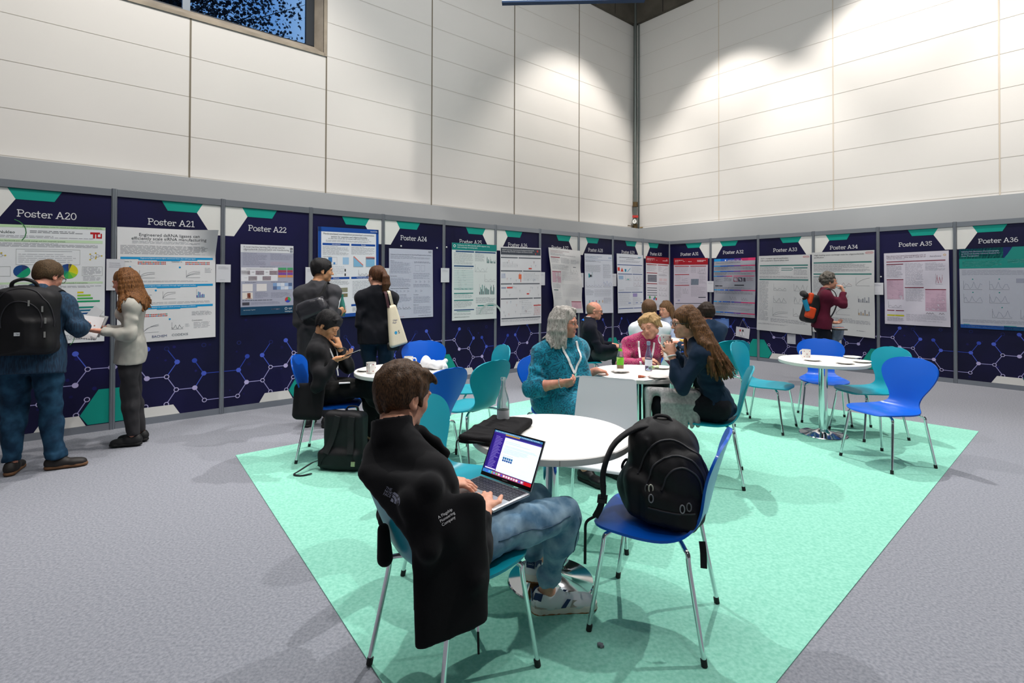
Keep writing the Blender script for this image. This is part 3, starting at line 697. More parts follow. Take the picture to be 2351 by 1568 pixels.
for x, y in ((.12, .345), (.615, .345), (.37, .55), (.51, .81), (.1, .81)): s.disc(x, y, .011, '1f94cc')
s.chart(.44, .56, .57, .63, ('6a6c74', '8a8c94')).chart(.2, .56, .33, .63, ('6a6c74',))
s.chart(.79, .545, .88, .625, ('28389a', '1d86b4'), 'bar').lines(.06, .655, .95, .678, 2, '9a9ca4').chart(.25, .84, .4, .92, ('5a5c64', '7a7c84')).chart(.53, .84, .65, .905, ('5a5c64',), 1)
s.lines(.74, .75, .96, .79, 5, '8a8c94').lines(.76, .85, .94, .91, 5, '9a9ca4').t(.74, .838, .012, 'Conclusions', '4a4c54').lines(.67, .86, .72, .89, 3, 'a0a2aa')
s.t(.33, .967, .021, 'BACHEM', '23346e', 0, .15).t(.53, .965, .021, 'CODEXIS', '4a5460', 0, .2)
s.done('large white poster on panel A21 with blue banner strips and a curling corner')
# ---- A22
s = Q(LWP, [(8.815, 1.951), (8.215, 1.958), (8.211, 1.129), (8.809, 1.119)], 'a2a4b6', seed=22)
s.r(0, 0, 1, .11, 'd5d7dc').t(.05, .045, .026, 'A novel machine learning (ML)-driven tool for', '34363e', 0, .78).t(.05, .078, .026, 'oligonucleotide characterisation and manufacturing', '34363e', 0, .86).lines(.05, .086, .6, .1, 2, '9a9ca4').r(.93, .03, .99, .06, '555c70').r(.93, .066, .99, .1, 'b8c6dc')
s.lines(.04, .125, .5, .3, 9, '7c7e92', .35).lines(.55, .125, .97, .22, 5, '7c7e92', .35).lines(.55, .24, .97, .3, 4, 'c0a8b8', .6)
s.r(.01, .325, .69, .52, 'dcdce2').lines(.35, .315, .7, .325, 1, '40424e')
for x, y, c in ((.01, .37, 'b6a6b2'), (.27, .37, 'b6a6b2'), (.53, .37, 'c6a8b2'), (.14, .45, 'b6a0ac'), (.4, .45, 'b6a0ac')): s.r(x, y, x + .16, y + .062, c).lines(x + .01, y + .01, x + .15, y + .055, 3, '8a7a8a')
s.r(.1, .345, .6, .351, '3a3c46').r(.2, .39, .25, .396, '3a3c46').r(.46, .39, .51, .396, '3a3c46').r(.07, .47, .12, .476, '3a3c46')
for k, c in enumerate(('4a9c6a', 'a04a5c', '7c4aa0', 'd08a5c')): s.r(.7, .325 + k * .037, .86, .358 + k * .037, c).r(.875, .325 + k * .037, .99, .358 + k * .037, c)
s.lines(.08, .535, .48, .545, 1, '40424e').lines(.56, .535, .97, .545, 1, '40424e').r(.03, .56, .22, .665, 'dcd8d8').r(.29, .56, .48, .665, 'dcd8d8').r(.03, .68, .22, .775, 'dcd4cc').r(.12, .69, .18, .76, '8a3c28').r(.09, .76, .2, .77, 'c8703a')
for i in range(5):
    for j in range(2): s.r(.6 + i * .075, .55 + j * .05, .673 + i * .075, .598 + j * .05, ('7c9cc8', '9cb4d8', 'c4d0e4', '5a6c94', 'd4d8e4')[(i * 2 + j * 3) % 5])
s.lines(.26, .68, .52, .77, 6, '7c7e92', .35).lines(.56, .69, .97, .77, 6, '7c7e92', .35).lines(.03, .79, .78, .81, 1, '34363e').r(.03, .82, .16, .862, '45454f').lines(.19, .82, .78, .86, 4, '8a8ca0', .35)
s.disc(.89, .8, .058, 'b83c3c', 90, 210).disc(.89, .8, .058, '3c9a5c', -30, 90).disc(.89, .8, .058, '3c4ab0', 210, 330)
s.r(0, .885, 1, 1, '17415f').t(.05, .935, .012, "Let's Innovate Together", 'c8d4dc', 0, .22).disc(.855, .93, .026, 'd8dfe6', 0, 360, .3).t(.9, .94, .03, 'cpi', 'd8dfe6', 0, .07).t(.83, .98, .018, 'intellegens', 'd8dfe6', 0, .15).lines(.57, .925, .8, .945, 1, 'b0a0b8', .8)
s.done('small grey-lilac poster on panel A22 with a dark blue foot and coloured table')
# ---- A23
s = Q(LWP, [(7.912, 2.225), (7.074, 2.236), (7.067, 1.070), (7.904, 1.035)], 'dfe2e8', seed=23)
B23 = '184a9a'
s.r(0, 0, 1, .05, B23).r(0, .96, 1, 1, B23).r(0, 0, .05, 1, B23).r(.955, 0, 1, 1, B23).t(.975, .032, .014, 'AsahiKASEI', 'd8e2f0', 1, .12)
s.t(.5, .082, .02, 'Membrane-based non-heated/non-pressurized concentration', '2a2c34', .5, .84).t(.5, .112, .02, 'system for peptides and oligonucleotides', '2a2c34', .5, .6).lines(.16, .122, .84, .135, 1, '50525a').lines(.12, .142, .88, .165, 2, '8a8c94')
for x0, x1, y, tx in ((.07, .5, .175, 'Introduction'), (.53, .94, .175, 'Results'), (.07, .5, .55, 'Methods'), (.53, .94, .55, 'Potential applications'), (.53, .94, .86, '')):
    s.r(x0, y, x1, y + .024, B23)
    if tx: s.t((x0 + x1) / 2, y + .018, .013, tx, 'e0e6f0', .5)
s.lines(.07, .21, .5, .31, 9, '94969e').lines(.53, .21, .94, .3, 8, '94969e').r(.16, .33, .22, .385, '3c7ab8').r(.24, .385, .27, .41, '4a86c0').r(.39, .33, .49, .41, '9cc0e0').fr_(.1, .33, .3, .41).lines(.07, .32, .3, .327, 1, '50525a')
s.b.add([s.P(x, y, .001) for x, y in ((.57, .32), (.57, .435), (.73, .435), (.73, .42))], [(0, 1, 2, 3)], flat('7fb4d6')); s.seg(.57, .318, .73, .42, .012, 'd87060'); s.chart(.565, .32, .735, .44, ())
s.r(.78, .33, .93, .435, '7fb4d6').r(.78, .322, .93, .35, 'd87060').chart(.775, .32, .935, .44, ()).chart(.65, .47, .82, .54, ('6a6c74',), 1).lines(.07, .43, .45, .54, 6, 'a8aab2', .3).r(.42, .46, .44, .49, '222222').r(.42, .51, .44, .54, '222222')
s.lines(.07, .585, .5, .64, 5, '94969e').r(.24, .67, .29, .72, '3c6a98').r(.31, .67, .47, .72, '8c8c78').r(.31, .735, .47, .775, '7c7458').lines(.55, .6, .93, .8, 12, '787a84', .35).chart(.2, .82, .45, .92, ('7a7c84', 'b87070'), 1).lines(.55, .9, .9, .95, 4, '787a84')
s.done('white poster with a thick blue border covering the heading of panel A23')
# ---- A24
s = Q(LWP, [(6.914, 1.99), (6.203, 1.996), (6.19, 1.002), (6.908, .999)], 'b9bdcd', seed=24)
s.t(.97, .045, .024, 'AJIS', '30323c', 1, .08).t(.03, .09, .015, 'Advances in Process Development for Improving Phosphoramidite Synthesis', '45475a', 0, .93).lines(.03, .105, .95, .15, 3, '7a7c8c', .4)
s.t(.03, .18, .012, 'Abstract', '565868').lines(.03, .19, .49, .36, 13, '82849a', .45).t(.03, .4, .014, 'Introduction', '565868').lines(.03, .42, .49, .55, 10, '82849a', .45).t(.03, .575, .015, 'Representative Phosphoramidites', '4a4c5c', 0, .42)
for k in range(5): molecule(s, .08 + k * .085, .61, .014, '70728a', None)
s.t(.1, .67, .013, 'Process Control Strategies', '565868', 0, .28).lines(.03, .69, .5, .78, 6, '70728a', .4).chart(.1, .8, .27, .87, ('565868',), 1).chart(.3, .8, .48, .87, ('565868',), 1)
s.lines(.56, .18, .95, .21, 2, '6a6c80').fr_(.58, .235, .69, .32, '82849a').fr_(.72, .235, .81, .32, '82849a').lines(.54, .35, .94, .44, 7, '82849a', .4)
for k in range(4): molecule(s, .6 + k * .1, .475, .014, '70728a', None)
s.lines(.54, .51, .95, .56, 4, '82849a'); molecule(s, .6, .61, .016, '70728a', None); molecule(s, .72, .61, .016, '70728a', None)
s.t(.54, .67, .013, 'Conclusion', '565868').lines(.54, .69, .95, .79, 8, '82849a', .45).t(.54, .82, .013, 'References', '565868').lines(.54, .84, .95, .95, 8, '82849a', .4).lines(.2, .975, .45, .985, 1, 'b0505c').lines(.65, .97, .97, .982, 1, '45475a')
s.done('plain bluish-white text poster on panel A24')
# ---- A25
s = Q(LWP, [(5.87, 2.123), (5.001, 2.126), (4.996, .927), (5.864, .929)], 'd2d8d8', seed=25, wave=.002, off=.031)
G = '1c7f7a'
s.r(0, 0, 1, .09, G).t(.115, .035, .017, 'Purification of a 100-nucleotide ssDNA oligomer using', 'e0ecec', 0, .72).t(.115, .062, .017, 'anion exchange chromatography', 'e0ecec', 0, .44).disc(.055, .04, .025, 'e0ecec', 0, 360, .35)
s.r(.08, .1, .48, .117, '1f4a78').r(.5, .1, .98, .117, '1f4a78').lines(.04, .125, .46, .28, 14, '8a9098', .4).lines(.5, .125, .72, .235, 9, '8a9098', .4).r(.04, .29, .47, .306, '1f4a78').lines(.04, .32, .46, .34, 2, '8a9098')
for k in range(12): s.r(.04, .352 + k * .022, .46, .362 + k * .022, 'b6cccb').lines(.05, .353 + k * .022, .4, .364 + k * .022, 1, '6f8a8c')
s.chart(.77, .16, .83, .25, (G, '3a5a60'), 'bar').chart(.85, .16, .91, .25, (G, '3a5a60'), 'bar').chart(.93, .2, .975, .25, (G, '3a5a60'), 'bar').chart(.5, .27, .78, .37, ('9aa0a8',), 1).chart(.72, .4, .97, .5, ('9aa0a8',), 1)
s.chart(.6, .53, .72, .67, ('33474e', G), 'bar').chart(.73, .53, .83, .67, ('33474e', G), 'bar').chart(.85, .53, .95, .67, ('33474e', G), 'bar')
for y in (.59, .645, .735): s.r(.04, y, .46, y + .012, G)
s.lines(.04, .66, .44, .72, 4, '8aa0a2').lines(.04, .75, .44, .84, 6, '8a9098').lines(.52, .71, .97, .79, 6, '8a9098').r(.56, .81, .98, .826, G).lines(.52, .84, .97, .94, 8, '8a9098').r(.04, .86, .48, .873, '1f4a78').r(.1, .882, .4, .888, G).lines(.04, .91, .46, .935, 2, '8a9098')
s.t(.05, .965, .012, 'SEPARATION & PURIFICATION', '3c4a50', 0, .36); s.disc(.86, 1.0, .3, 'a9b8b6', 20, 160, .12)
s.done('white poster on panel A25 with a green title band and green bar charts')
# ---- A26
s = Q(LWP, [(4.918, 2.108), (4.002, 2.12), (3.987, .802), (4.913, .802)], 'd6d6da', seed=26, wave=.002, off=.031)
K = '454a54'
s.r(.01, .015, .99, .1, K).t(.04, .045, .015, 'AJICAP Technology: Accelerating the Development of Site-Specific', 'd8d8dc', 0, .78).t(.04, .068, .015, 'Antibody-Oligonucleotide Conjugates with Enhanced Stability', 'd8d8dc', 0, .74).disc(.91, .045, .022, 'c83c3c').disc(.86, .08, .012, 'c83c3c').lines(.03, .108, .96, .118, 1, '8a8c94')
for y, cuts in ((.13, (.01, .41, .43, .99)), (.3, (.01, .52, .54, .99)), (.465, (.01, .27, .29, .96)), (.655, (.01, .41, .43, .78, .8, .99)), (.905, (.02, .98))):
    for a, b_ in zip(cuts[::2], cuts[1::2]): s.r(a, y, b_, y + .014, '5a5e68')
rr = random.Random(5)
for _ in range(46):
    x, y = rr.uniform(.05, .95), rr.choice([.19, .24, .35, .4, .43, .52, .57, .61, .7, .74, .78, .83, .87]) + rr.uniform(-.01, .01); c = rr.choice(['6a6c74', '5c7aa0', '8a8c94', 'b06a6a'])
    s.seg(x, y, x, y + .018, .003, c); s.seg(x, y, x - .014, y - .012, .003, c); s.seg(x, y, x + .014, y - .012, .003, c)
s.r(.68, .265, .76, .283, 'c84a40').r(.43, .35, .5, .41, 'e0704a').r(.45, .33, .46, .35, 'e0704a').r(.475, .41, .49, .45, 'e0704a').r(.15, .51, .28, .53, 'd0504c').r(.02, .515, .13, .53, '8088a4').r(.63, .595, .69, .612, 'd0504c').r(.8, .75, .99, .763, 'c03838').lines(.81, .77, .98, .89, 9, 'd09a9a').r(.02, .34, .12, .4, 'b9bccc')
s.lines(.02, .93, .97, .96, 2, '8a8c94').lines(.05, .2, .4, .27, 4, 'a8aab2', .3).lines(.55, .34, .97, .44, 5, 'a8aab2', .3).lines(.5, .69, .76, .88, 8, 'b4b6bc', .3)
s.done('white poster on panel A26 with a dark grey title band and red accents')
# ---- A27 creased, hanging askew
s = Q(LWP, [(3.821, 2.144), (3.0, 2.116), (2.925, .949), (3.687, .975)], 'd3d2d2', seed=27, wave=.012, off=.034)
R_ = '9a4a58'
s.t(.04, .045, .012, 'Developing an analytical toolbox to monitor critical quality', '8a4a5a', 0, .8).t(.04, .068, .012, 'attributes of oRNA-based therapeutics', '8a4a5a', 0, .55).lines(.04, .085, .9, .12, 2, '8a8c94')
s.r(.04, .135, .32, .148, R_).lines(.04, .155, .3, .23, 7, '9a9ca4').lines(.34, .14, .62, .23, 8, '9a9ca4').lines(.66, .16, .96, .23, 6, '9a9ca4').lines(.05, .25, .6, .33, 7, '9a9ca4')
s.r(.04, .355, .31, .366, R_).r(.04, .366, .31, .53, 'c9a8b4').lines(.05, .375, .3, .52, 11, 'a07888').r(.74, .27, .84, .278, '3a4658').chart(.65, .3, .9, .38, ('8a8c94',), 1).lines(.35, .36, .95, .5, 9, 'a2a4ac', .3)
s.lines(.04, .55, .3, .62, 5, '9a9ca4').r(.05, .64, .2, .652, '3c5a5c').lines(.34, .55, .9, .75, 10, 'aaacb4', .25).lines(.04, .67, .3, .8, 9, 'a2a4ac', .3).r(.04, .9, .25, .912, R_).r(.62, .815, .97, .828, R_).r(.62, .828, .97, .93, 'cba6b2').lines(.63, .835, .96, .925, 8, 'a07888').lines(.4, .8, .58, .92, 7, 'a2a4ac', .3)
s.done('creased off-white poster hanging askew on panel A27 with dull red headings')
# ---- A28
s = Q(LWP, [(2.867, 2.072), (2.055, 2.077), (2.012, .918), (2.84, .93)], 'd4d8e2', seed=28, wave=.003, off=.031)
s.t(.03, .05, .013, 'Ultra-High Throughput Purification of Oligonucleotides', '3a6f9a', 0, .7).t(.03, .075, .013, 'using Column-Based Mass Spectrometry', '3a6f9a', 0, .5).t(.86, .07, .022, 'SCIEX', '2a7ab0', 0, .12).r(0, .1, 1, .103, '4a6aa0').lines(.03, .115, .63, .14, 2, '6a6c78')
s.lines(.03, .19, .6, .31, 9, '94969e', .4).lines(.65, .17, .95, .41, 15, '9a9ca8', .4).r(.13, .33, .17, .4, '2a9aa4').r(.17, .35, .24, .39, '3c4048').r(.24, .3, .28, .39, 'b8c4cc')
s.chart(.05, .47, .3, .56, ('787a84',), 1).chart(.32, .45, .6, .56, ('8a8cb0',), 1).chart(.65, .43, .95, .56, ('6078c0', '787a84'), 1).lines(.03, .6, .3, .7, 6, '9a9ca8').lines(.32, .6, .95, .72, 8, 'a4a6b0', .35).lines(.65, .74, .95, .84, 7, '9a9ca8')
for x, c in ((.13, '7ab0a8'), (.25, '7a70b8'), (.37, 'c86070'), (.48, '4aa89a'), (.6, 'c8a070')): s.r(x, .78, x + .025, .82, c)
s.lines(.03, .86, .6, .94, 6, 'a4a6b0', .35)
s.done('pale blue-white poster on panel A28 with blue title text')
# ---- A29
s = Q(LWP, [(1.904, 2.109), (1.032, 2.105), (1.016, .903), (1.861, .904)], 'd6dae2', seed=29, wave=.003, off=.031)
N = '2f4a88'
s.lines(.08, .055, .9, .08, 1, '50525e').lines(.35, .085, .7, .1, 1, '50525e').lines(.1, .11, .9, .15, 3, 'a0a2ac').r(.8, .04, .94, .055, '70a0b0')
for y, c in ((.18, (.02, .97)), (.335, (.03, .56, .58, .97)), (.645, (.02, .52, .54, .97)), (.92, (.02, .6, .62, .97))):
    for a, b_ in zip(c[::2], c[1::2]): s.r(a, y, b_, y + .011, N)
s.r(.02, .23, .1, .29, 'd0483c').r(.02, .26, .1, .29, '5a5a9c'); s.b.add([s.P(x, y, .001) for x, y in ((.18, .23), (.13, .3), (.23, .3))], [(0, 1, 2)], flat('d0483c')); s.r(.28, .255, .34, .3, '1f8aae').seg(.38, .3, .5, .24, .012, '2a94b4')
s.lines(.55, .21, .95, .32, 8, 'a4a6b0', .3).r(.05, .37, .22, .43, '9ab4d0').r(.36, .42, .44, .44, '7cc0c0').chart(.3, .36, .52, .45, ('8a8c94',), 1).chart(.62, .36, .95, .45, ('b08a94',), 1).chart(.62, .47, .95, .55, ('a87c8c',), 1).chart(.05, .58, .25, .62, ('8a8c94',)).lines(.3, .57, .9, .63, 4, 'b4b6be', .3)
s.r(.58, .67, .76, .73, '9c90c0').lines(.04, .67, .5, .88, 13, 'a4a6b0', .3).lines(.58, .75, .95, .88, 8, 'a4a6b0', .3).r(.4, .83, .5, .84, '4a6ab0').r(.7, .83, .78, .84, '4a6ab0').r(.88, .83, .95, .84, '4a6ab0')
s.done('white poster on panel A29 with thin navy rules and small red and teal icons')
# ---- A30 / A31
def redposter(fr, c, seed, lab, paper, dark):
    s = Q(fr, c, paper, seed=seed, wave=.003); R2 = dark
    s.r(0, 0, 1, .125, R2).lines(.04, .035, .6, .085, 2, 'dfb8bc', .55).lines(.7, .04, .95, .08, 2, 'e8d0d2', .6).lines(.05, .1, .5, .11, 1, 'c89aa0')
    for x0, x1, y in ((.03, .46, .145), (.5, .95, .145), (.03, .47, .3), (.03, .47, .5)): s.r(x0, y, x1, y + .013, R2)
    s.lines(.05, .17, .45, .28, 7, '9c9aa4', .4).lines(.52, .17, .68, .28, 7, '9c9aa4', .4).chart(.72, .17, .93, .29, ('7a7c84',))
    if seed == 30:
        for k in range(5): s.r(.07, .345 + k * .026, .45, .362 + k * .026, '3e4254')
        for k in range(4): s.r(.05, .58 + k * .045, .46, .59 + k * .045, '4a4e5c')
        s.disc(.15, .76, .035, '3c9a5c').disc(.37, .76, .03, '3c9a5c').disc(.33, .79, .03, '3c5ab0').disc(.42, .79, .035, 'c03c40'); s.disc(.86, .865, .035, '3a3c44', 0, 360, .2).r(.66, .84, .76, .85, '4a4e7c')
        s.lines(.53, .32, .93, .36, 3, '9c9aa4').r(.56, .4, .7, .45, 'd8c4c8').r(.74, .4, .9, .45, 'd8c4c8').lines(.53, .47, .93, .52, 3, 'b08a90').chart(.55, .55, .9, .63, ('9a7a84',), 1).chart(.55, .66, .9, .73, ('8a8c94',), 1).lines(.04, .87, .6, .96, 5, '9c9aa4', .35)
    else:
        s.chart(.26, .33, .42, .42, ('7a7c84',)).lines(.05, .32, .22, .44, 7, '9c9aa4').lines(.05, .45, .46, .48, 2, '9c9aa4').r(.52, .39, .74, .5, '5a6474')
        for k in range(5): s.seg(.53 + k * .042, .39, .56 + k * .042, .5, .008, '9aa8b4')
        s.chart(.76, .17, .95, .3, ('8a8c94',), 1).lines(.76, .33, .95, .48, 8, '9c9aa4').lines(.52, .52, .95, .72, 13, '9c9aa4', .4).chart(.28, .55, .44, .66, ('7a7c84',), 1).lines(.05, .53, .24, .75, 12, '9c9aa4', .4).r(.74, .725, .95, .74, '3c404c').r(.05, .84, .98, .85, '3c404c').lines(.05, .87, .95, .95, 5, '9c9aa4', .35).r(.12, .77, .19, .8, '9894b0')
    s.done(lab)
redposter(LWP, [(.908, 2.091), (.04, 2.083), (.03, .909), (.892, .936)], 30, 'poster with a dark red title band on panel A30, left of the corner', 'd6d6dc', '98202a')
redposter(RWP, [(.127, 2.07), (.945, 2.05), (.935, .915), (.127, .875)], 31, 'poster with a dark red title band on panel A31, right of the corner', 'bcb6c2', '9a1826')
# ---- A32 glossy, wavy
s = Q(RWP, [(1.09, 2.019), (1.957, 2.025), (1.954, .834), (1.088, .853)], '8f929c', seed=33, wave=.016, off=.024, gloss=.28)
def bicol(y, hh, x0=.0, x1=1.):
    n = 6
    for k in range(n): s.r(x0 + (x1 - x0) * k / n, y, x0 + (x1 - x0) * (k + 1) / n, y + hh, ('1a8cc8', '1858b8', '1a3c98', '5a2c80', 'a8285c', 'c03060')[k])
bicol(0, .045); s.disc(.29, .03, .016, 'e8e8ec').t(.34, .045, .022, 'SUMITOMO CHEMICAL', 'd8d8e0', 0, .36)
s.t(.05, .08, .014, 'Chemical Synthesis of Ultra-long RNAs up to 200-mer', '26262e', 0, .9)
for y in (.12, .215, .54, .745, .93): bicol(y, .017)
bicol(.3, .014, 0, .47); s.r(.5, .3, .98, .313, 'b84a6c')
s.lines(.03, .14, .97, .2, 5, '5c5e68', .45).lines(.03, .24, .97, .285, 4, '5c5e68', .45).r(.5, .33, .6, .4, '7a2c44').r(.61, .33, .71, .4, '3a3444').r(.73, .335, .78, .4, '44404c').lines(.8, .33, .95, .39, 4, '8a5c6c').chart(.05, .33, .22, .4, ('50525c',)).lines(.25, .33, .46, .4, 5, '5c5e68')
s.r(.03, .47, .22, .485, '20222c').r(.52, .455, .74, .47, '16161e').lines(.03, .5, .97, .53, 2, '6a6c76').lines(.03, .57, .97, .62, 3, '5c5e68').chart(.4, .65, .55, .72, ('50525c',), 1).chart(.68, .65, .82, .72, ('50525c',), 1).lines(.03, .77, .97, .81, 3, '5c5e68').lines(.03, .84, .97, .9, 4, '6a6c76', .3).lines(.03, .955, .97, .985, 2, '5c5e68')
s.done('glossy wavy poster on panel A32 with blue to magenta stripes')
# ---- A33, A34
def dupont(c, seed, l1, l2, lab, bars, sag):
    s = Q(RWP, c, 'bdbfc0', seed=seed, wave=.007, off=.034, sag=sag, gloss=.42); T = '2f6f6a'
    s.t(.04, .045, .017, l1, '202226', 0, .86 if seed == 34 else .55).t(.04, .073, .017, l2, '202226', 0, .18 if seed == 34 else .56).t(.88, .035, .016, 'DUPONT', 'b8343c', 0, .09); s.disc(.925, .028, .06, 'b8343c', 0, 360, .10, .38)
    for y in bars: s.r(.03, y, .96, y + .015, T)
    if seed == 33:
        s.lines(.03, .15, .44, .255, 9, '75777e', .45).r(.46, .165, .66, .172, T).r(.46, .19, .66, .197, T).disc(.66, .181, .02, T, -90, 90, .4).r(.7, .16, .95, .172, T).lines(.7, .18, .95, .26, 5, '8a8c92').lines(.03, .27, .96, .3, 3, '75777e').lines(.03, .34, .22, .87, 34, '7c7e86', .42)
        for x, y in ((.32, .37), (.7, .37), (.32, .53), (.7, .53)): s.chart(x, y, x + .24, y + .09, ('60626a',), 1)
        s.chart(.3, .68, .58, .8, ('3c4a4c', '4c5c5e')).chart(.68, .68, .93, .78, ('5c6064',), 1).lines(.26, .83, .96, .88, 4, '7c7e86')
    else:
        s.lines(.03, .15, .96, .245, 9, '6c6e76', .45).lines(.03, .3, .3, .5, 13, '7c7e86', .42)
        s.r(.03, .3, .3, .31, T).chart(.42, .32, .66, .42, ('8a6a70',), 1).chart(.72, .31, .93, .41, ('5c6064',)).r(.3, .43, .56, .437, T).chart(.42, .47, .6, .58, ('60626a',), 1).chart(.75, .53, .93, .6, ('70747c', '8c9098'), 'bar').chart(.4, .66, .62, .76, ('4c5458',)).chart(.75, .68, .93, .75, ('a08a6c', '8c8c90'), 'bar').lines(.32, .8, .96, .86, 4, '7c7e86').lines(.72, .93, .9, .945, 1, '7c7e86')
    s.lines(.03, .9, .6, .92, 2, '8a8c92'); s.done(lab)
dupont([(2.025, 2.048), (2.958, 2.045), (2.984, .572), (1.99, .610)], 33, 'GLP-1 receptor agonist purification', 'with a polymeric reverse phase resin', 'big sagging white poster on panel A33 about receptor agonist purification', (.125, .31), .02)
dupont([(2.985, 2.075), (3.956, 2.079), (3.963, .600), (2.998, .645)], 34, 'High-loading anion exchange resin for oligonucleotide', 'purification', 'big sagging white poster on panel A34 behind the person in maroon', (.125, .265), .02)
# ---- A35
s = Q(RWP, [(4.086, 2.016), (4.929, 2.028), (4.945, .85), (4.099, .853)], 'c3c0cc', seed=35, wave=.006, off=.018)
D = '6c1c34'
s.t(.04, .05, .016, 'Non-denaturing Liquid Chromatography (LC) of', '5c3444', 0, .62).t(.04, .073, .016, 'mRNA therapeutics - What does it really tell us?', '5c3444', 0, .62).lines(.05, .082, .55, .1, 1, '8a8894').t(.72, .075, .02, 'AstraZeneca', '6c6474', 0, .17).disc(.94, .055, .02, 'c89a3c', 0, 360, .35).r(.04, .118, .95, .13, '7c2c40')
for x0, x1, y in ((.04, .31, .155), (.04, .31, .37), (.33, .62, .48), (.64, .95, .505), (.04, .31, .8)): s.r(x0, y, x1, y + .012, D)
s.lines(.04, .175, .31, .35, 12, '85838f', .42).lines(.34, .155, .62, .46, 20, '8c8a96', .36).lines(.65, .155, .95, .26, 8, '8c8a96', .36).r(.04, .382, .31, .65, 'b79cae').lines(.05, .39, .3, .64, 17, '8c6c80', .42).r(.64, .517, .95, .8, 'b79cae').lines(.65, .525, .94, .79, 18, '8c6c80', .42)
s.chart(.8, .3, .9, .44, ('9c5a6c', 'a86c7c'), 1).lines(.34, .5, .62, .68, 12, '8c8a96', .36).chart(.06, .68, .28, .77, ('85838f',), 1).r(.04, .865, .31, .885, 'b4b01c').lines(.04, .9, .31, .96, 5, '85838f').lines(.34, .85, .95, .95, 7, '8c8a96', .36)
for x in (.65, .69, .73, .84, .88): s.seg(x, .84, x + .02, .82, .004, '4a3440'); s.seg(x + .02, .82, x + .04, .84, .004, '4a3440')
s.done('crumpled white poster on panel A35 with pink text boxes and a yellow stripe')
# ---- A36
s = Q(RWP, [(5.049, 2.043), (5.95, 2.05), (5.945, .848), (5.064, .852)], 'a6aab6', seed=36)
s.r(0, 0, 1, .25, '1b8279').r(0, 0, .56, .13, '14245e'); s.b.add([s.P(x, y, .0012) for x, y in ((.55, 0), (.66, 0), (.6, .085), (.56, .13), (.55, .13))], [(0, 1, 2, 3, 4)], flat('14245e'))
for k, tx in enumerate(('Utilizing Size Exclusion Chromatography', 'as Universal Quality Control Analysis for', 'Gene Therapeutics')): s.t(.03, .045 + k * .027, .015, tx, 'aab4d4', 0, (.5, .5, .23)[k])
s.lines(.04, .155, .55, .235, 6, '5ea8a0', .4).lines(.6, .15, .95, .2, 4, '5ea8a0', .4).lines(.03, .27, .95, .34, 5, '868a98', .4)
for x, y in ((.17, .385), (.5, .385), (.17, .55), (.5, .55), (.53, .73), (.87, .73)):
    s.disc(x, y, .009, '1f8a80').chart(x - .12, y + .02, x + .12, y + .13, ('7c8090',), 1)
s.r(.7, .38, .98, .43, '8c90a0').lines(.03, .89, .95, .93, 3, '868a98').r(0, .955, 1, 1, '1a4c94').r(.55, .955, 1, 1, '1f74ac').lines(.05, .965, .95, .99, 2, '6c90c0').r(.04, .948, .12, .956, '4a9c98').r(.55, .948, .7, .956, '4a9c98')
s.done('poster on panel A36 with navy and green header and blue foot')

# ================================================================== white cards on the posts, clipboards
def card(fr, s0, s1, z1, z0, lab, paper='cfd0d6', off=.03, skew=0., extra=True):
    c = Q(fr, [(s0, z1), (s1, z1 + skew), (s1, z0 + skew), (s0, z0)], paper, seed=int(s0 * 10), off=off, gx=4, gy=5)
    if extra: c.lines(.15, .12, .85, .3, 3, '9a9ca8', .4); c.lines(.25, .85, .75, .92, 1, 'b0b2ba')
    o = c.b.build('notice_card', None, 0); tag(o, lab, 'card', 'small white cards pinned on the panel posts'); return o
for k, (a, z1, z0) in {10: (10.06, 1.74, 1.42), 9: (9.07, 1.71, 1.506), 8: (8.07, 1.70, 1.48), 7: (7.065, 1.71, 1.50), 6: (6.065, 1.73, 1.515), 4: (4.05, 1.70, 1.47), 3: (3.04, 1.70, 1.43), 2: (2.06, 1.70, 1.45)}.items():
    card(LWP, a, a - .15, z1, z0, 'white card taped over the post between display panels A%d and A%d' % (30 - k, 31 - k))
card(RWP, .93, 1.08, 1.56, 1.33, 'white card taped over the post between display panels A31 and A32')
card(RWP, 3.92, 4.08, 1.53, 1.33, 'white card taped over the post between display panels A34 and A35')
card(RWP, 2.54, 2.69, .57, .385, 'white card below the poster on panel A33', off=.004)
card(RWP, 3.31, 3.45, .57, .40, 'white card below the poster on panel A34', off=.004)
c = Q(RWP, [(1.088, .771), (1.40, .79), (1.405, .60), (1.10, .61)], '5d7fbf', seed=77, off=.01, gx=4, gy=4, gloss=.25)
c.lines(.06, .15, .94, .75, 7, '8aa4d6', .4).r(.04, .85, .9, .9, '6a5a8c').r(.45, -.09, .75, .02, '4a74b8'); o = c.b.build('document_pocket', None, 0); tag(o, 'blue plastic document pocket on panel A32 beside the hanging whiteboard', 'folder')
wb = wempty('whiteboard', RWP(1.7, .41, .02), 'small white board hung on strings below the poster on panel A32', 'whiteboard')
c = Q(RWP, [(1.557, .645), (1.838, .613), (1.815, .410), (1.545, .450)], 'c6c6cc', seed=78, off=.012, gx=2, gy=2); c.b.build('board', wb, 0)
t = MB(); 
for a in (1.62, 1.78): t.tube([RWP(1.685, .79, .008), RWP(a, .63, .012)], .0015, flat('c8c8cc'), 4)
t.build('string', wb)
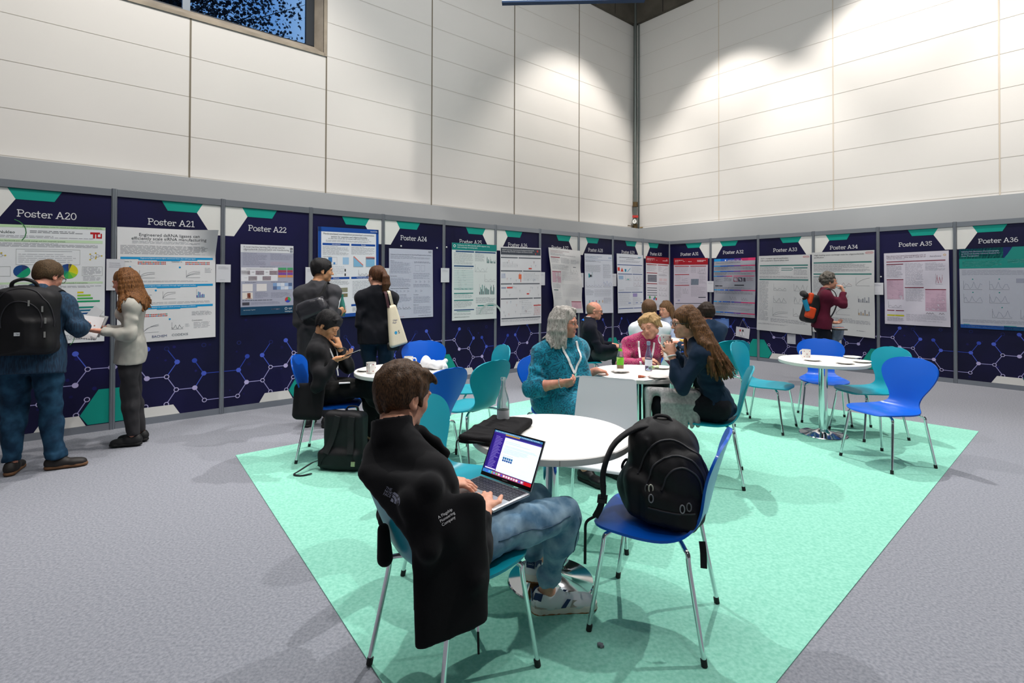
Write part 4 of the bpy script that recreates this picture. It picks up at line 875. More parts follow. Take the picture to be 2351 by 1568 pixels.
for a, cc, lab in ((1.645, 'b0202c', 'red-capped marker clipped on the small hanging whiteboard'), (1.70, '18181c', 'black-capped marker clipped on the small hanging whiteboard')):
    mk = wempty('marker', RWP(a, .48, .03), lab, 'marker'); t = MB(); t.tube([RWP(a, .59, .03), RWP(a + .004, .55, .03)], .012, flat(cc), 8); t.build('cap', mk); t = MB(); t.tube([RWP(a + .004, .55, .03), RWP(a + .02, .47, .03)], .008, flat('d8d8dc'), 8); t.build('barrel', mk)
# pins
for fr, a, z, lab in ((LWP, 6.72, 2.03, 'white push pin under the heading of panel A24'), (LWP, 6.12, 2.03, 'white push pin at the right edge of panel A24'), (LWP, 5.95, 2.05, 'white push pin at the left edge of panel A25'),
                      (RWP, 4.04, 1.63, 'silver push pin left of the crumpled poster on panel A35')):
    n_ = fr(a, z, 1.) - fr(a, z, 0.); t1 = np.array([-n_[1], n_[0], 0]); Rn = np.column_stack([t1, np.cross(n_, t1), n_]); t = MB(); t.lathe([(0, 0), (.012, 0), (.012, .008), (.004, .012), (0, .013)], flat('d4d4d4'), fr(a, z, .001), 12, Rn); tag(t.build('push_pin'), lab, 'pin')
# ================================================================== sculpting: distance fields -> one continuous surface
def nrm(v): v = np.array(v, float); return v / (np.linalg.norm(v) + 1e-12)
def V(*a): return np.array(a, float)
class Field:
    def __init__(s, lo, hi, h, fine=()):
        """rectilinear grid; fine = [(centre, half extents, step)]"""
        ax = []
        for k in range(3):
            iv = [(max(lo[k], c[k] - e[k]), min(hi[k], c[k] + e[k]), st) for c, e, st in fine]
            x = lo[k]; xs = [x]
            while x < hi[k]:
                st = h
                for a, b_, f in iv:
                    if a - h < x < b_: st = min(st, f)
                x += st; xs.append(x)
            ax.append(np.array(xs))
        s.ax = ax; s.F = np.full([len(a) for a in ax], 1.0, np.float32)
    def _win(s, lo, hi):
        return tuple(slice(int(max(0, np.searchsorted(s.ax[k], lo[k]) - 1)), int(min(len(s.ax[k]), np.searchsorted(s.ax[k], hi[k]) + 1))) for k in range(3))
    def _pts(s, w):
        return [s.ax[0][w[0]][:, None, None], s.ax[1][w[1]][None, :, None], s.ax[2][w[2]][None, None, :]]
    def _put(s, w, d, k, op='u'):
        A = s.F[w]
        if A.size == 0: return
        if op == 'u':
            if k > 0: h = np.maximum(k - np.abs(A - d), 0) / k; s.F[w] = np.minimum(A, d) - h * h * k * .25
            else: s.F[w] = np.minimum(A, d)
        elif op == 's':
            d = -d; h = np.maximum(k - np.abs(A - d), 0) / max(k, 1e-6); s.F[w] = np.maximum(A, d) + h * h * k * .25
        elif op == 'i':
            s.F[w] = np.maximum(A, d)
    def cap(s, a, b, ra, rb=None, k=.02, flat_=None, op='u'):
        """tapered capsule; flat_ = (direction, factor) squeezes its section along a direction."""
        a = np.array(a, float); b = np.array(b, float); rb = ra if rb is None else rb; R = max(ra, rb) + k + .03
        w = s._win(np.minimum(a, b) - R, np.maximum(a, b) + R); X = s._pts(w); ab = b - a; q = [X[i] - a[i] for i in range(3)]
        if flat_ is not None:
            n = nrm(flat_[0]); g = 1 / flat_[1] - 1; dn = q[0] * n[0] + q[1] * n[1] + q[2] * n[2]; q = [q[i] + dn * n[i] * g for i in range(3)]; ab = ab + n * np.dot(ab, n) * g
        L = float(np.dot(ab, ab)) + 1e-12; t = np.clip((q[0] * ab[0] + q[1] * ab[1] + q[2] * ab[2]) / L, 0, 1)
        d = np.sqrt((q[0] - t * ab[0]) ** 2 + (q[1] - t * ab[1]) ** 2 + (q[2] - t * ab[2]) ** 2) - (ra + (rb - ra) * t)
        if flat_ is not None: d = d * (.5 + .5 * flat_[1])
        s._put(w, d.astype(np.float32), k, op)
    def cone(s, a, b, ra, rb, k=.005, op='u', rd=.004):
        """capped cone with flat ends (cuffs, hems, collars)."""
        a = np.array(a, float); b = np.array(b, float); R = max(ra, rb) + k + .03
        w = s._win(np.minimum(a, b) - R, np.maximum(a, b) + R); X = s._pts(w); L = np.linalg.norm(b - a); u = (b - a) / L; q = [X[i] - a[i] for i in range(3)]
        t = q[0] * u[0] + q[1] * u[1] + q[2] * u[2]; rr = np.sqrt(np.maximum(q[0] ** 2 + q[1] ** 2 + q[2] ** 2 - t * t, 0)); tt = np.clip(t / L, 0, 1)
        d = np.maximum(rr - (ra + (rb - ra) * tt) + rd, np.abs(t - L / 2) - L / 2 + rd); d = d - rd
        s._put(w, d.astype(np.float32), k, op)
    def ell(s, c, r, k=.02, R=None, op='u'):
        c = np.array(c, float); r = np.array(r, float); m = max(r) + k + .03; w = s._win(c - m, c + m); X = s._pts(w); q = [X[i] - c[i] for i in range(3)]
        if R is not None: q = [q[0] * R[0][j] + q[1] * R[1][j] + q[2] * R[2][j] for j in range(3)]   # columns of R are the local axes
        k0 = np.sqrt(sum((q[i] / r[i]) ** 2 for i in range(3))); k1 = np.sqrt(sum((q[i] / r[i] ** 2) ** 2 for i in range(3))) + 1e-9
        s._put(w, (k0 * (k0 - 1) / k1).astype(np.float32), k, op)
    def box(s, c, h, R=None, rd=.01, k=.01, op='u'):
        c = np.array(c, float); h = np.array(h, float) - rd; m = float(np.linalg.norm(h)) + rd + k + .03; w = s._win(c - m, c + m); X = s._pts(w); q = [X[i] - c[i] for i in range(3)]
        if R is not None: q = [q[0] * R[0][j] + q[1] * R[1][j] + q[2] * R[2][j] for j in range(3)]
        q = [np.abs(q[i]) - h[i] for i in range(3)]; q = np.broadcast_arrays(*q)
        d = np.sqrt(sum(np.maximum(v, 0) ** 2 for v in q)) + np.minimum(np.maximum(np.maximum(q[0], q[1]), q[2]), 0) - rd
        s._put(w, d.astype(np.float32), k, op)
    def cut(s, p, n, k=.0):
        """remove what lies on the n side of the plane."""
        X = s._pts((slice(None),) * 3); n = nrm(n); d = (X[0] - p[0]) * n[0] + (X[1] - p[1]) * n[1] + (X[2] - p[2]) * n[2]
        s.F = np.maximum(s.F, d.astype(np.float32))
    def path(s, pts, rs, k=.02, flat_=None):
        for i in range(len(pts) - 1): s.cap(pts[i], pts[i + 1], rs[i], rs[i + 1], k, flat_)
    def noise(s, amp, sc, R=None, seed=0, where=None):
        """wavy displacement near the surface; sc = 3 frequencies, along the columns of R when given."""
        I = np.argwhere(np.abs(s.F) < amp * 3 + .02)
        if len(I) == 0: return
        p = np.stack([s.ax[i][I[:, i]] for i in range(3)], 1)
        if R is not None: p2 = p @ np.array(R)
        else: p2 = p
        r = np.random.RandomState(seed); v = np.zeros(len(I)); q = p2 * np.array(sc)
        for _ in range(4):
            a = r.randn(3); a /= np.linalg.norm(a); b = r.randn(3); b /= np.linalg.norm(b); f = r.uniform(.7, 1.5)
            v += np.sin(q @ a * f + r.uniform(0, 6) + 1.6 * np.sin(q @ b * f * .7 + r.uniform(0, 6)))
        v *= amp / 2.2
        if where is not None: v *= where(p)
        s.F[tuple(I.T)] += v.astype(np.float32)
    def mesh(s, name, m, parent=None, smooth=1):
        F = s.F; F[0], F[-1], F[:, 0], F[:, -1], F[:, :, 0], F[:, :, -1] = [np.maximum(x, .01) for x in (F[0], F[-1], F[:, 0], F[:, -1], F[:, :, 0], F[:, :, -1])]
        S = F < 0; c = S[:-1, :-1, :-1].astype(np.int8)
        tot = sum(S[i:S.shape[0] - 1 + i, j:S.shape[1] - 1 + j, k:S.shape[2] - 1 + k].astype(np.int8) for i in (0, 1) for j in (0, 1) for k in (0, 1))
        act = np.argwhere((tot > 0) & (tot < 8)); N = len(act)
        if N == 0: print('EMPTY', name); return None
        idx = np.full(tot.shape, -1, np.int32); idx[tuple(act.T)] = np.arange(N)
        acc = np.zeros((N, 3)); cnt = np.zeros(N); X = s.ax
        def val(o): return F[act[:, 0] + o[0], act[:, 1] + o[1], act[:, 2] + o[2]].astype(float)
        def pos(o): return np.stack([X[i][act[:, i] + o[i]] for i in range(3)], 1)
        cs = [(i, j, k) for i in (0, 1) for j in (0, 1) for k in (0, 1)]; vv = {o: val(o) for o in cs}; pp = {o: pos(o) for o in cs}
        for o in cs:
            for a in range(3):
                if o[a] == 0:
                    o2 = tuple(o[i] + (1 if i == a else 0) for i in range(3)); va, vb = vv[o], vv[o2]; m_ = (va < 0) != (vb < 0); t = va[m_] / (va[m_] - vb[m_])
                    acc[m_] += pp[o][m_] + (pp[o2][m_] - pp[o][m_]) * t[:, None]; cnt[m_] += 1
        P = acc / cnt[:, None]; faces = []
        for a in range(3):
            b, c_ = (a + 1) % 3, (a + 2) % 3; sl0 = [slice(None)] * 3; sl1 = [slice(None)] * 3; sl0[a] = slice(0, -1); sl1[a] = slice(1, None)
            A, B = S[tuple(sl0)], S[tuple(sl1)]; E = np.argwhere(A != B); E = E[(E[:, b] > 0) & (E[:, c_] > 0) & (E[:, b] < S.shape[b] - 1) & (E[:, c_] < S.shape[c_] - 1)]
            ins = A[tuple(E.T)]
            def g(db, dc): q = E.copy(); q[:, b] -= db; q[:, c_] -= dc; return idx[tuple(q.T)]
            q = np.stack([g(1, 1), g(0, 1), g(0, 0), g(1, 0)], 1); q[~ins] = q[~ins][:, ::-1]; faces.append(q)
        Q_ = np.concatenate(faces)
        for _ in range(smooth):
            sm = np.zeros_like(P); ct = np.zeros(N)
            for i in range(4):
                np.add.at(sm, Q_[:, i], P[Q_[:, (i + 1) % 4]]); np.add.at(sm, Q_[:, i], P[Q_[:, (i + 3) % 4]]); np.add.at(ct, Q_[:, i], 2)
            P = .55 * P + .45 * sm / ct[:, None]
        me = bpy.data.meshes.new(name); me.vertices.add(N); me.vertices.foreach_set('co', P.astype(np.float32).ravel())
        nf = len(Q_); me.loops.add(nf * 4); me.loops.foreach_set('vertex_index', Q_.ravel().astype(np.int32)); me.polygons.add(nf)
        me.polygons.foreach_set('loop_start', (np.arange(nf) * 4).astype(np.int32)); me.polygons.foreach_set('use_smooth', np.ones(nf, bool)); me.update(); me.validate()
        me.materials.append(m); o = bpy.data.objects.new(name, me); COL.objects.link(o)
        if parent is not None: o.parent = parent; o.matrix_parent_inverse = parent.matrix_world.inverted() if parent.get('_w') else Matrix.Identity(4)
        s.F = None
        return o
def bnds(pts, m):
    p = np.array(pts); return p.min(0) - m, p.max(0) + m

# ------------------------------------------------------------------ people
def ik(a, c, l1, l2, hint):
    a, c = np.array(a, float), np.array(c, float); d = c - a; L = np.linalg.norm(d)
    if L > (l1 + l2) * .995: return a + d * l1 / (l1 + l2)
    x = (L * L + l1 * l1 - l2 * l2) / (2 * L); h = math.sqrt(max(l1 * l1 - x * x, 0)); u = d / L; n = np.array(hint, float); n -= u * np.dot(n, u); return a + u * x + nrm(n) * h
def hand(S, w, d, n, side, curl=.4, sc=1., spread=.12, thumb=.5, k=.006):
    """palm + five fingers on field S; w wrist, d pointing to the fingers, n palm normal, side +1 right hand (thumb side = d x n * side)."""
    d = nrm(d); n = nrm(n - d * np.dot(n, d)) if True else n; t = np.cross(n, d) * side; q = sc
    pc = w + d * .045 * q
    S.cap(w - d * .01, w + d * .035 * q, .027 * q, .034 * q, .02, (n, .62)); S.cap(w + d * .03 * q + t * .012 * q, w + d * .083 * q + t * .018 * q, .026 * q, .022 * q, .014, (n, .62)); S.cap(w + d * .03 * q - t * .012 * q, w + d * .078 * q - t * .02 * q, .025 * q, .02 * q, .014, (n, .62))
    for i, (off, L, r) in enumerate(((.030, .074, .0092), (.010, .082, .0095), (-.011, .076, .0090), (-.031, .060, .0080))):
        p = w + (d * (.086 - .004 * abs(i - 1)) + t * off) * q; dd = nrm(d + t * (off * spread / .03)); a = curl * (.75 + .1 * i)
        for sgm in (.46, .30, .24):
            dd = nrm(dd * math.cos(a) + n * math.sin(a)); p2 = p + dd * L * sgm * q; S.cap(p, p2, r * q, r * .93 * q, k * .6); p = p2; r *= .93; a = curl * 1.05
    p = w + (d * .025 + t * .026) * q; dd = nrm(d * .6 + t * .8 + n * thumb * .5); p2 = p + dd * .042 * q; S.cap(p, p2, .0145 * q, .012 * q, k * 2); dd = nrm(d * .9 + t * (.35 - thumb * .3) + n * thumb * .6); p3 = p2 + dd * .032 * q; S.cap(p2, p3, .0115 * q, .0098 * q, k * .6); S.cap(p3, p3 + nrm(dd + n * thumb * .3) * .024 * q, .0098 * q, .008 * q, k * .6)
def headmat(f, up=(0, 0, 1), roll=0.):
    f = nrm(f); r = nrm(np.cross(f, up)); u = np.cross(r, f)
    if roll: c, s_ = math.cos(roll), math.sin(roll); r, u = r * c + u * s_, u * c - r * s_
    return np.column_stack([r, f, u])
def head(S, H, R, q, male=True, look=0., jaw=1.):
    L = lambda x, y, z: H + R @ (np.array([x, y, z]) * q)
    E_ = lambda c, r, k=.02, op='u', RR=None: S.ell(L(*c), np.array(r) * q, k, R if RR is None else R @ RR, op)
    E_((0, -.014, .032), (.076, .096, .086)); E_((0, .022, .005), (.068, .072, .07), .03); E_((0, .034, -.05), (.054 * jaw, .054, .066), .03)
    E_((0, .066, -.098), (.024, .02, .017), .025); 
    for x in (-1, 1):
        E_((x * .036, .058, -.032), (.024, .024, .024), .02); E_((x * .045, .006, -.068), (.018, .04, .026), .025)
        E_((x * .03, .083, .018), (.024, .012, .0085), .012)
    S.cap(L(0, .086, .006), L(0, .107, -.032), .0072 * q, .0105 * q, .012 * q); E_((-.010, .098, -.036), (.0085, .010, .0075), .006); E_((.010, .098, -.036), (.0085, .010, .0075), .006)
    for x in (-1, 1): E_((x * .032, .094, -.003), (.0165, .012, .0105), .012, 's')
    for x in (-1, 1):
        E_((x * .031, .0775, -.002), (.0145, .0115, .0125), .004); E_((x * .031, .081, .005), (.0155, .0105, .005), .005)
    E_((0, .086, -.062), (.024, .010, .0075), .008); E_((0, .085, -.073), (.019, .010, .007), .008); E_((0, .101, -.0672), (.024, .010, .0016), .003, 's')
    for x in (-1, 1):   # ears: shell, bowl, helix and lobe
        A = R @ rotz(-x * .32)
        S.ell(L(x * .079, -.010, -.010), np.array([.0075, .0185, .031]) * q, .006, A); S.ell(L(x * .087, -.004, -.008), np.array([.006, .011, .021]) * q, .004, A, 's'); S.ell(L(x * .082, -.005, -.034), np.array([.006, .009, .010]) * q, .006, A)
        S.cap(L(x * .0845, -.001, .008), L(x * .0845, -.008, -.022), .0028 * q, .0025 * q, .004)
def eyes(root, H, R, q, lid=.0, iris='4a3a2a', brow='5a4636', lips='a8605a', gaze=(0, 1, 0)):
    L = lambda x, y, z: H + R @ (np.array([x, y, z]) * q)
    for x in (-1, 1):
        b = MB(); Rg = R @ np.column_stack([np.array([1., 0, 0]), np.array([0, 0, -1.]), nrm(gaze)]) if False else R @ np.array([[1., 0, 0], [0, 0, 1.], [0, -1., 0]])
        Rg = np.column_stack([R[:, 0], -R[:, 2], R[:, 1]]); r = .0118 * q
        if lid < .8:
            pr = [(r * math.sin(t_), r * math.cos(t_)) for t_ in np.linspace(0, 1.5, 9)]
            b.lathe([p for p in pr if True][3:], mat('eye_white', 'd8d2cc', .2), L(x * .031, .0795, -.0035), 16, Rg); b.lathe(pr[:4], mat('iris_' + iris, iris, .15), L(x * .031, .0797, -.0035), 16, Rg); b.lathe(pr[:2], mat('pupil', '0a0a0a', .1), L(x * .031, .0799, -.0035), 12, Rg)
            o = b.build('eye', root)
        b = MB(); pts = smoothline([L(x * .014, .092, .017), L(x * .03, .095, .0225), L(x * .05, .083, .017)], 4); b.tube(pts, [.0022 * q] + [.003 * q] * (len(pts) - 2) + [.0015 * q], mat('brow_' + brow, brow, .8), 6); b.build('eyebrow', root)
    if lid >= .8:
        for x in (-1, 1): b = MB(); b.tube(smoothline([L(x * .018, .0885, -.004), L(x * .031, .0925, -.0085), L(x * .044, .086, -.004)], 4), .0012 * q, mat('lash', '2c1e16', .8), 5); b.build('eyelash', root)
    b = MB(); pts = smoothline([L(-.024, .083, -.067), L(-.010, .0935, -.0655), L(0, .0945, -.067), L(.010, .0935, -.0655), L(.024, .083, -.067)], 4); b.tube(pts, [.0015 * q] + [.0032 * q] * (len(pts) - 2) + [.0015 * q], mat('lip_' + lips, lips, .45), 6)
    pts = smoothline([L(-.021, .083, -.070), L(0, .094, -.0745), L(.021, .083, -.070)], 5); b.tube(pts, [.0015 * q] + [.0035 * q] * (len(pts) - 2) + [.0015 * q], mat('lip_' + lips, lips, .45), 6); b.build('lips', root)
def glasses(root, H, R, q, col='1c1c1e', r=.0021):
    L = lambda x, y, z: H + R @ (np.array([x, y, z]) * q); b = MB(); m = mat('spectacle_' + col, col, .3)
    for x in (-1, 1):
        b.tube([L(x * .033 + .0225 * math.cos(a), .104 - .004 * abs(math.cos(a)), -.004 + .017 * math.sin(a)) for a in np.linspace(0, 6.2832, 21)], r * q, m, 6, False)
        b.tube([L(x * .055, .099, .002), L(x * .076, .085, .004), L(x * .085, .0, .002), L(x * .084, -.02, -.010)], r * q, m, 6)
    b.tube([L(-.011, .102, .0), L(0, .108, .003), L(.011, .102, .0)], r * q, m, 6); b.build('spectacles', root)
SKIN = {'fair': mat('skin_fair', 'd9a288', .5, vscale=35, col2='c98f76', bump=.12, bscale=350, spec=.35), 'pink': mat('skin_pink', 'd6977f', .5, vscale=30, col2='bf7f6a', bump=.12, bscale=350, spec=.35),
        'east': mat('skin_east', 'c9956f', .5, vscale=35, col2='b9855f', bump=.12, bscale=350, spec=.35)}
def hairmat(name, c, c2, sc=(90, 90, 9)): return mat('hair_' + name, c, .58, vscale=3.2, col2=c2, stretch=sc, bump=.8, bscale=3.4, detail=6, lo=.33, hi=.7, spec=.25)
def bvh(ob):
    from mathutils.bvhtree import BVHTree
    me = ob.data; return BVHTree.FromPolygons([v.co.copy() for v in me.vertices], [tuple(q_.vertices) for q_ in me.polygons])
def pushout(T, P, d):
    h = T.find_nearest(Vector([float(x) for x in P]), .3)
    if h[0] is None: return P
    c, n = np.array(h[0]), np.array(h[1]); s_ = np.dot(P - c, n); return P if s_ > d else c + n * d
def cloth(name, c, rough=.85, bump=.35, bs=420, **k): return mat('cloth_' + name, c, rough, bump=bump, bscale=bs, sheen=.04, spec=.2, **k)

class Person:
    def __init__(p, label, pel, neck, face, q=1., w=1., headf=None, hpos=None, roll=0., wr=None, el=None, kn=None, an=None, toe=None, sface=None, shd=.078, elp=None, hand_=None, skin='fair', male=True, fine=.0048, coarse=.014, group=None, name='person', foot0=None, shw=None):
        """all joints in metres; wr/el/kn/an = (left, right); hand_ = ((dir, palm normal, curl, thumb), ...)"""
        p.q = q; p.w = w; F = nrm([face[0], face[1], 0]); p.pel = V(*pel); p.neck = V(*neck); p.up = nrm(p.neck - p.pel); p.F = F; p.R = nrm(np.cross(F, (0, 0, 1)))
        sf = nrm([*(sface or face)[:2], 0]); p.SR = nrm(np.cross(sf, p.up)); p.SF = nrm(np.cross(p.up, p.SR)); q_ = q
        sw = (shw or (.166 if male else .148)) * q * (1 + (w - 1) * .6); p.sh = [p.neck - p.up * shd * q - p.SR * sw, p.neck - p.up * shd * q + p.SR * sw]; p.seat = None; p.shd = shd; p.flat = .80; p.T = None; elp = elp or (None, None); p.hip = [p.pel - p.R * .092 * q, p.pel + p.R * .092 * q]
        p.wr = [V(*x) for x in wr]; el = el or ((0, 0, -1), (0, 0, -1)); p.el = [V(*elp[i]) if elp[i] is not None else ik(p.sh[i], p.wr[i], .29 * q, .255 * q, el[i]) for i in (0, 1)]
        for i in (0, 1):   # keep the forearm length true when the wrist is out of reach
            d = p.wr[i] - p.el[i]; L = np.linalg.norm(d)
            if L > .30 * q: p.wr[i] = p.el[i] + d / L * .30 * q
        p.kn = [V(*x) for x in kn]; p.an = [V(*x) for x in an]; p.toe = [nrm([*x, 0]) if len(x) == 2 else nrm(x) for x in toe]
        p.hf = nrm(headf if headf is not None else F); p.HR = headmat(p.hf, roll=roll); p.H = V(*hpos) if hpos is not None else p.neck + p.up * .105 * q + nrm([p.hf[0], p.hf[1], 0]) * .035 * q
        p.H = p.H; p.hand_ = hand_; p.skin = skin; p.male = male; p.fine = fine; p.coarse = coarse
        b = (p.an[0] + p.an[1]) / 2; p.root = wempty(name, (p.pel[0], p.pel[1], .0), label, 'person', group)
        p.allp = [p.pel, p.neck, p.H, *p.sh, *p.wr, *p.el, *p.kn, *p.an, p.H + p.HR[:, 2] * .15 * q]
    def torso(p, S, o=0., k=.05, belly=0., bust=0., lowcut=None):
        q, w, up, R, F, SR, SF = p.q, p.w, p.up, p.R, p.F, p.SR, p.SF; L = np.linalg.norm(p.neck - p.pel); lw = max(0, (p.shd - .08) * 2.0); at_ = lambda f: p.pel + up * L * (f - (lw if .5 < f < .9 else 0))
        fl = (F, p.flat if w < 1.15 else .88); a = .07 * q * w
        S.cap(p.pel - R * a, p.pel + R * a, .108 * q * w + o, None, k, (F, .92)); S.cap(at_(.18) - R * a * .75, at_(.18) + R * a * .75, .105 * q * w + o, None, k, fl)
        S.cap(at_(.42) - R * a * .7, at_(.42) + R * a * .7, (.098 + belly * .5) * q * w + o, None, k, fl); S.cap(at_(.68) - SR * a * .95, at_(.68) + SR * a * .95, .103 * q * w + o, None, k, (SF, p.flat + .04))
        S.cap(at_(.84) - SR * a * 1.0, at_(.84) + SR * a * 1.0, .092 * q * w + o, None, k, (SF, p.flat + .02)); S.cap(p.sh[0], p.sh[1], .055 * q + o, None, k); S.cap(at_(.93), at_(1.03), .075 * q + o * .5, .052 * q + o * .3, k)
        for i in (0, 1): S.cap(p.neck + up * .01, p.sh[i] + up * .005, .044 * q + o * .5, .05 * q + o, k)
        if belly: S.ell(at_(.36) + F * (.07 + belly) * q, V(.13, .10, .13) * q * w + o, k, np.column_stack([R, F, up]))
        if bust:
            for sx in (-1, 1): S.ell(at_(.68) + SR * sx * .07 * q + SF * .085 * q * w, V(.062, .055, .062) * q * bust + o, k * .8, np.column_stack([SR, SF, up]))
    def arm(p, S, i, o=0., k=.02, to=1., w=None):
        q = p.q; w = w or (1 + (p.w - 1) * .7); a, e, r = p.sh[i], p.el[i], p.wr[i]
        S.cap(a, (a * .45 + e * .55), .053 * q * w + o, .047 * q * w + o, k); S.cap((a * .45 + e * .55), e, .047 * q * w + o, .041 * q * w + o, k)
        if to > 0: m = e + (r - e) * min(to, .35); S.cap(e, m, .042 * q * w + o, .041 * q * w + o, k); S.cap(m, e + (r - e) * to, .041 * q * w + o, (.041 - .014 * to) * q * w + o, k)
    def leg(p, S, i, o=0., k=.03, f=0., to=1.):
        q, w = p.q, 1 + (p.w - 1) * .8; a, n, e = p.hip[i], p.kn[i], p.an[i]; m = a * .5 + n * .5; c = n + (e - n) * .32; e2 = n + (e - n) * to
        S.cap(a, m, .092 * q * w + o, .078 * q * w + o + f * .3, k); S.cap(m, n, .078 * q * w + o + f * .3, .057 * q * w + o + f * .5, k)
        S.cap(n, c, .056 * q * w + o + f * .5, .054 * q * w + o + f * .8, k); S.cap(c, e2, .054 * q * w + o + f * .8, (.054 - .02 * to) * q * w + o + f, k)
    def backcut(p, S):
        if p.seat is None: return
        c, f = p.seat; f = nrm([f[0], f[1], 0]); r = V(f[1], -f[0], 0); c = V(c[0], c[1], 0); t = nrm(f * (-.09) + V(0, 0, .36)); n = np.cross(r, t); n = n if np.dot(n, f) < 0 else -n
        S.box(c + f * -.250 + V(0, 0, .675) + n * .152, (.27, .15, .205), np.column_stack([r, n, t]), .01, .0, 's'); S.box(c + V(0, 0, .25), (.24, .25, .207), np.column_stack([r, f, V(0, 0, 1)]), .02, .01, 's')
    def body(p, neckr=None):
        S = Field(*bnds(p.allp + [a + t_ * .2 for a, t_ in zip(p.an, p.toe)], .17), p.coarse, [(p.H, V(.125, .125, .15) * p.q, p.fine * .8)] + [(w_ + nrm(h[0]) * .09, V(.12, .12, .12) * p.q, p.fine) for w_, h in zip(p.wr, p.hand_)])
        p.torso(S, -.012); p.backcut(S); nr = neckr or (.056 if p.male else .048)
        S.cap(p.neck - p.up * .03, p.H + p.HR @ V(0, -.022, -.06) * p.q, nr * 1.08 * p.q, nr * p.q, .03)
        for i in (0, 1): p.arm(S, i, -.004); p.leg(S, i, -.008); S.cap(p.an[i], p.an[i] - V(0, 0, .045) + p.toe[i] * .02, .036 * p.q, .034 * p.q); S.cap(p.an[i] - V(0, 0, .05) + p.toe[i] * .0, p.an[i] - V(0, 0, .062) + p.toe[i] * .12, .028, .02, .02)
        for i in (0, 1): h = p.hand_[i]; hand(S, p.wr[i], np.array(h[0], float), np.array(h[1], float), -1 if i == 0 else 1, h[2], p.q * (1.02 if p.male else .88) * (1.0 + .05 * (p.w - 1)), thumb=h[3])
        head(S, p.H, p.HR, p.q, p.male, jaw=1.03 if p.w > 1.1 else .97 if not p.male else 1.)
        return S.mesh('body', SKIN[p.skin], p.root)
    def top(p, name, m, o=.012, hem=-.12, cuff=.92, collar=None, noise=.006, seed=1, belly=0, bust=0, h=.010, extra=None, cuffr=None, k=.05, hemdir=None, sleevew=None, drape=None, nsc=(26, 26, 16), post=None):
        S = Field(*bnds(p.allp[:9] + [p.pel - p.up * (abs(hem) + .1)], .2 + o), h); q = p.q
        p.torso(S, o, k, belly, bust)
        if hem < 0: S.cap(p.pel, p.pel + p.up * hem, .125 * q * p.w + o, .135 * q * p.w + o, k, (p.F, .9))
        if p.kn[0][2] < p.pel[2] - .25 and hem < 0:
            for i in (0, 1): S.cap(p.hip[i] + p.up * .05, p.hip[i] + p.up * (hem - .05), .100 * q * p.w + o, .108 * q * p.w + o, k)
        if drape: drape(S)
        S.noise(noise, nsc, None, seed); S.noise(noise * .3, (85, 85, 60), None, seed + 9); p.backcut(S)
        hd = -p.up if hemdir is None else hemdir; S.cut(p.pel + p.up * hem, hd)
        for i in (0, 1):
            A = Field.__new__(Field); A.ax = S.ax; A.F = np.full_like(S.F, 1.); p.arm(A, i, o * .75, .02, cuff, sleevew); r = p.wr[i]; e = p.el[i]; u = nrm(r - e)
            A.noise(noise * 1.5, (38, 38, 38), None, seed + 5 + i)
            c = e + (r - e) * cuff; d = [A.ax[j].reshape([-1 if t_ == j else 1 for t_ in range(3)]) - c[j] for j in range(3)]
            near = (sum(x * x for x in d) < .16 ** 2); pl = d[0] * u[0] + d[1] * u[1] + d[2] * u[2]; A.F = np.where(near, np.maximum(A.F, pl), A.F).astype(np.float32)
            kk = .03; hh = np.maximum(kk - np.abs(S.F - A.F), 0) / kk; S.F = np.minimum(S.F, A.F) - hh * hh * kk * .25
            if cuffr: S.cone(c - u * .045, c + u * .004, cuffr * q, cuffr * q, .004)
        if collar: ca = nrm(nrm(p.H - p.HR[:, 1] * .03 - p.neck) + p.up * .4); c0 = p.neck + ca * .015; S.cone(c0 - ca * .03, c0 + ca * collar[0], collar[1], collar[2], .015); S.cone(c0 + ca * .0, c0 + ca * (collar[0] + .05), collar[1] - .010, collar[2] - .008, .002, 's')
        else: S.cap(p.neck - p.up * .02, p.neck + p.up * .06, .03 * q, .05 * q, .01, op='s')
        if extra: extra(S)
        if post: post(S)
        o_ = S.mesh(name, m, p.root); p.T = bvh(o_); return o_
    def trousers(p, m, o=.008, f=.012, noise=.006, seed=2, name='trousers', h=.010, to=1.02, waist=.07, hemr=None, extra=None):
        S = Field(*bnds([p.pel + p.up * .2, *p.hip, *p.kn, *p.an], .17), h); q, w = p.q, p.w; a = .07 * q * w
        S.cap(p.pel - p.R * a, p.pel + p.R * a, .108 * q * w + o, None, .04, (p.F, .95)); S.cap(p.pel, p.pel + p.up * waist, .115 * q * w + o, .10 * q * w, .04, (p.F, .82)); S.cut(p.pel + p.up * waist, p.up)
        for i in (0, 1):
            B = Field.__new__(Field); B.ax = S.ax; B.F = np.full_like(S.F, 1.); p.leg(B, i, o, .03, f, to); u = nrm(p.an[i] - p.kn[i]); c = p.kn[i] + (p.an[i] - p.kn[i]) * to
            if hemr: B.cone(c - u * .05, c, hemr, hemr, .01)
            d = [B.ax[j].reshape([-1 if t_ == j else 1 for t_ in range(3)]) - c[j] for j in range(3)]; near = (sum(x * x for x in d) < .15 ** 2); pl = d[0] * u[0] + d[1] * u[1] + d[2] * u[2]
            B.F = np.where(near, np.maximum(B.F, pl), B.F).astype(np.float32); kk = .02; hh = np.maximum(kk - np.abs(S.F - B.F), 0) / kk; S.F = np.minimum(S.F, B.F) - hh * hh * kk * .25
        S.noise(noise, (30, 30, 22), None, seed); S.noise(noise * .38, (85, 85, 60), None, seed + 9)
        if p.seat is not None: p.backcut(S)
        if extra: extra(S)
        return S.mesh(name, m, p.root)
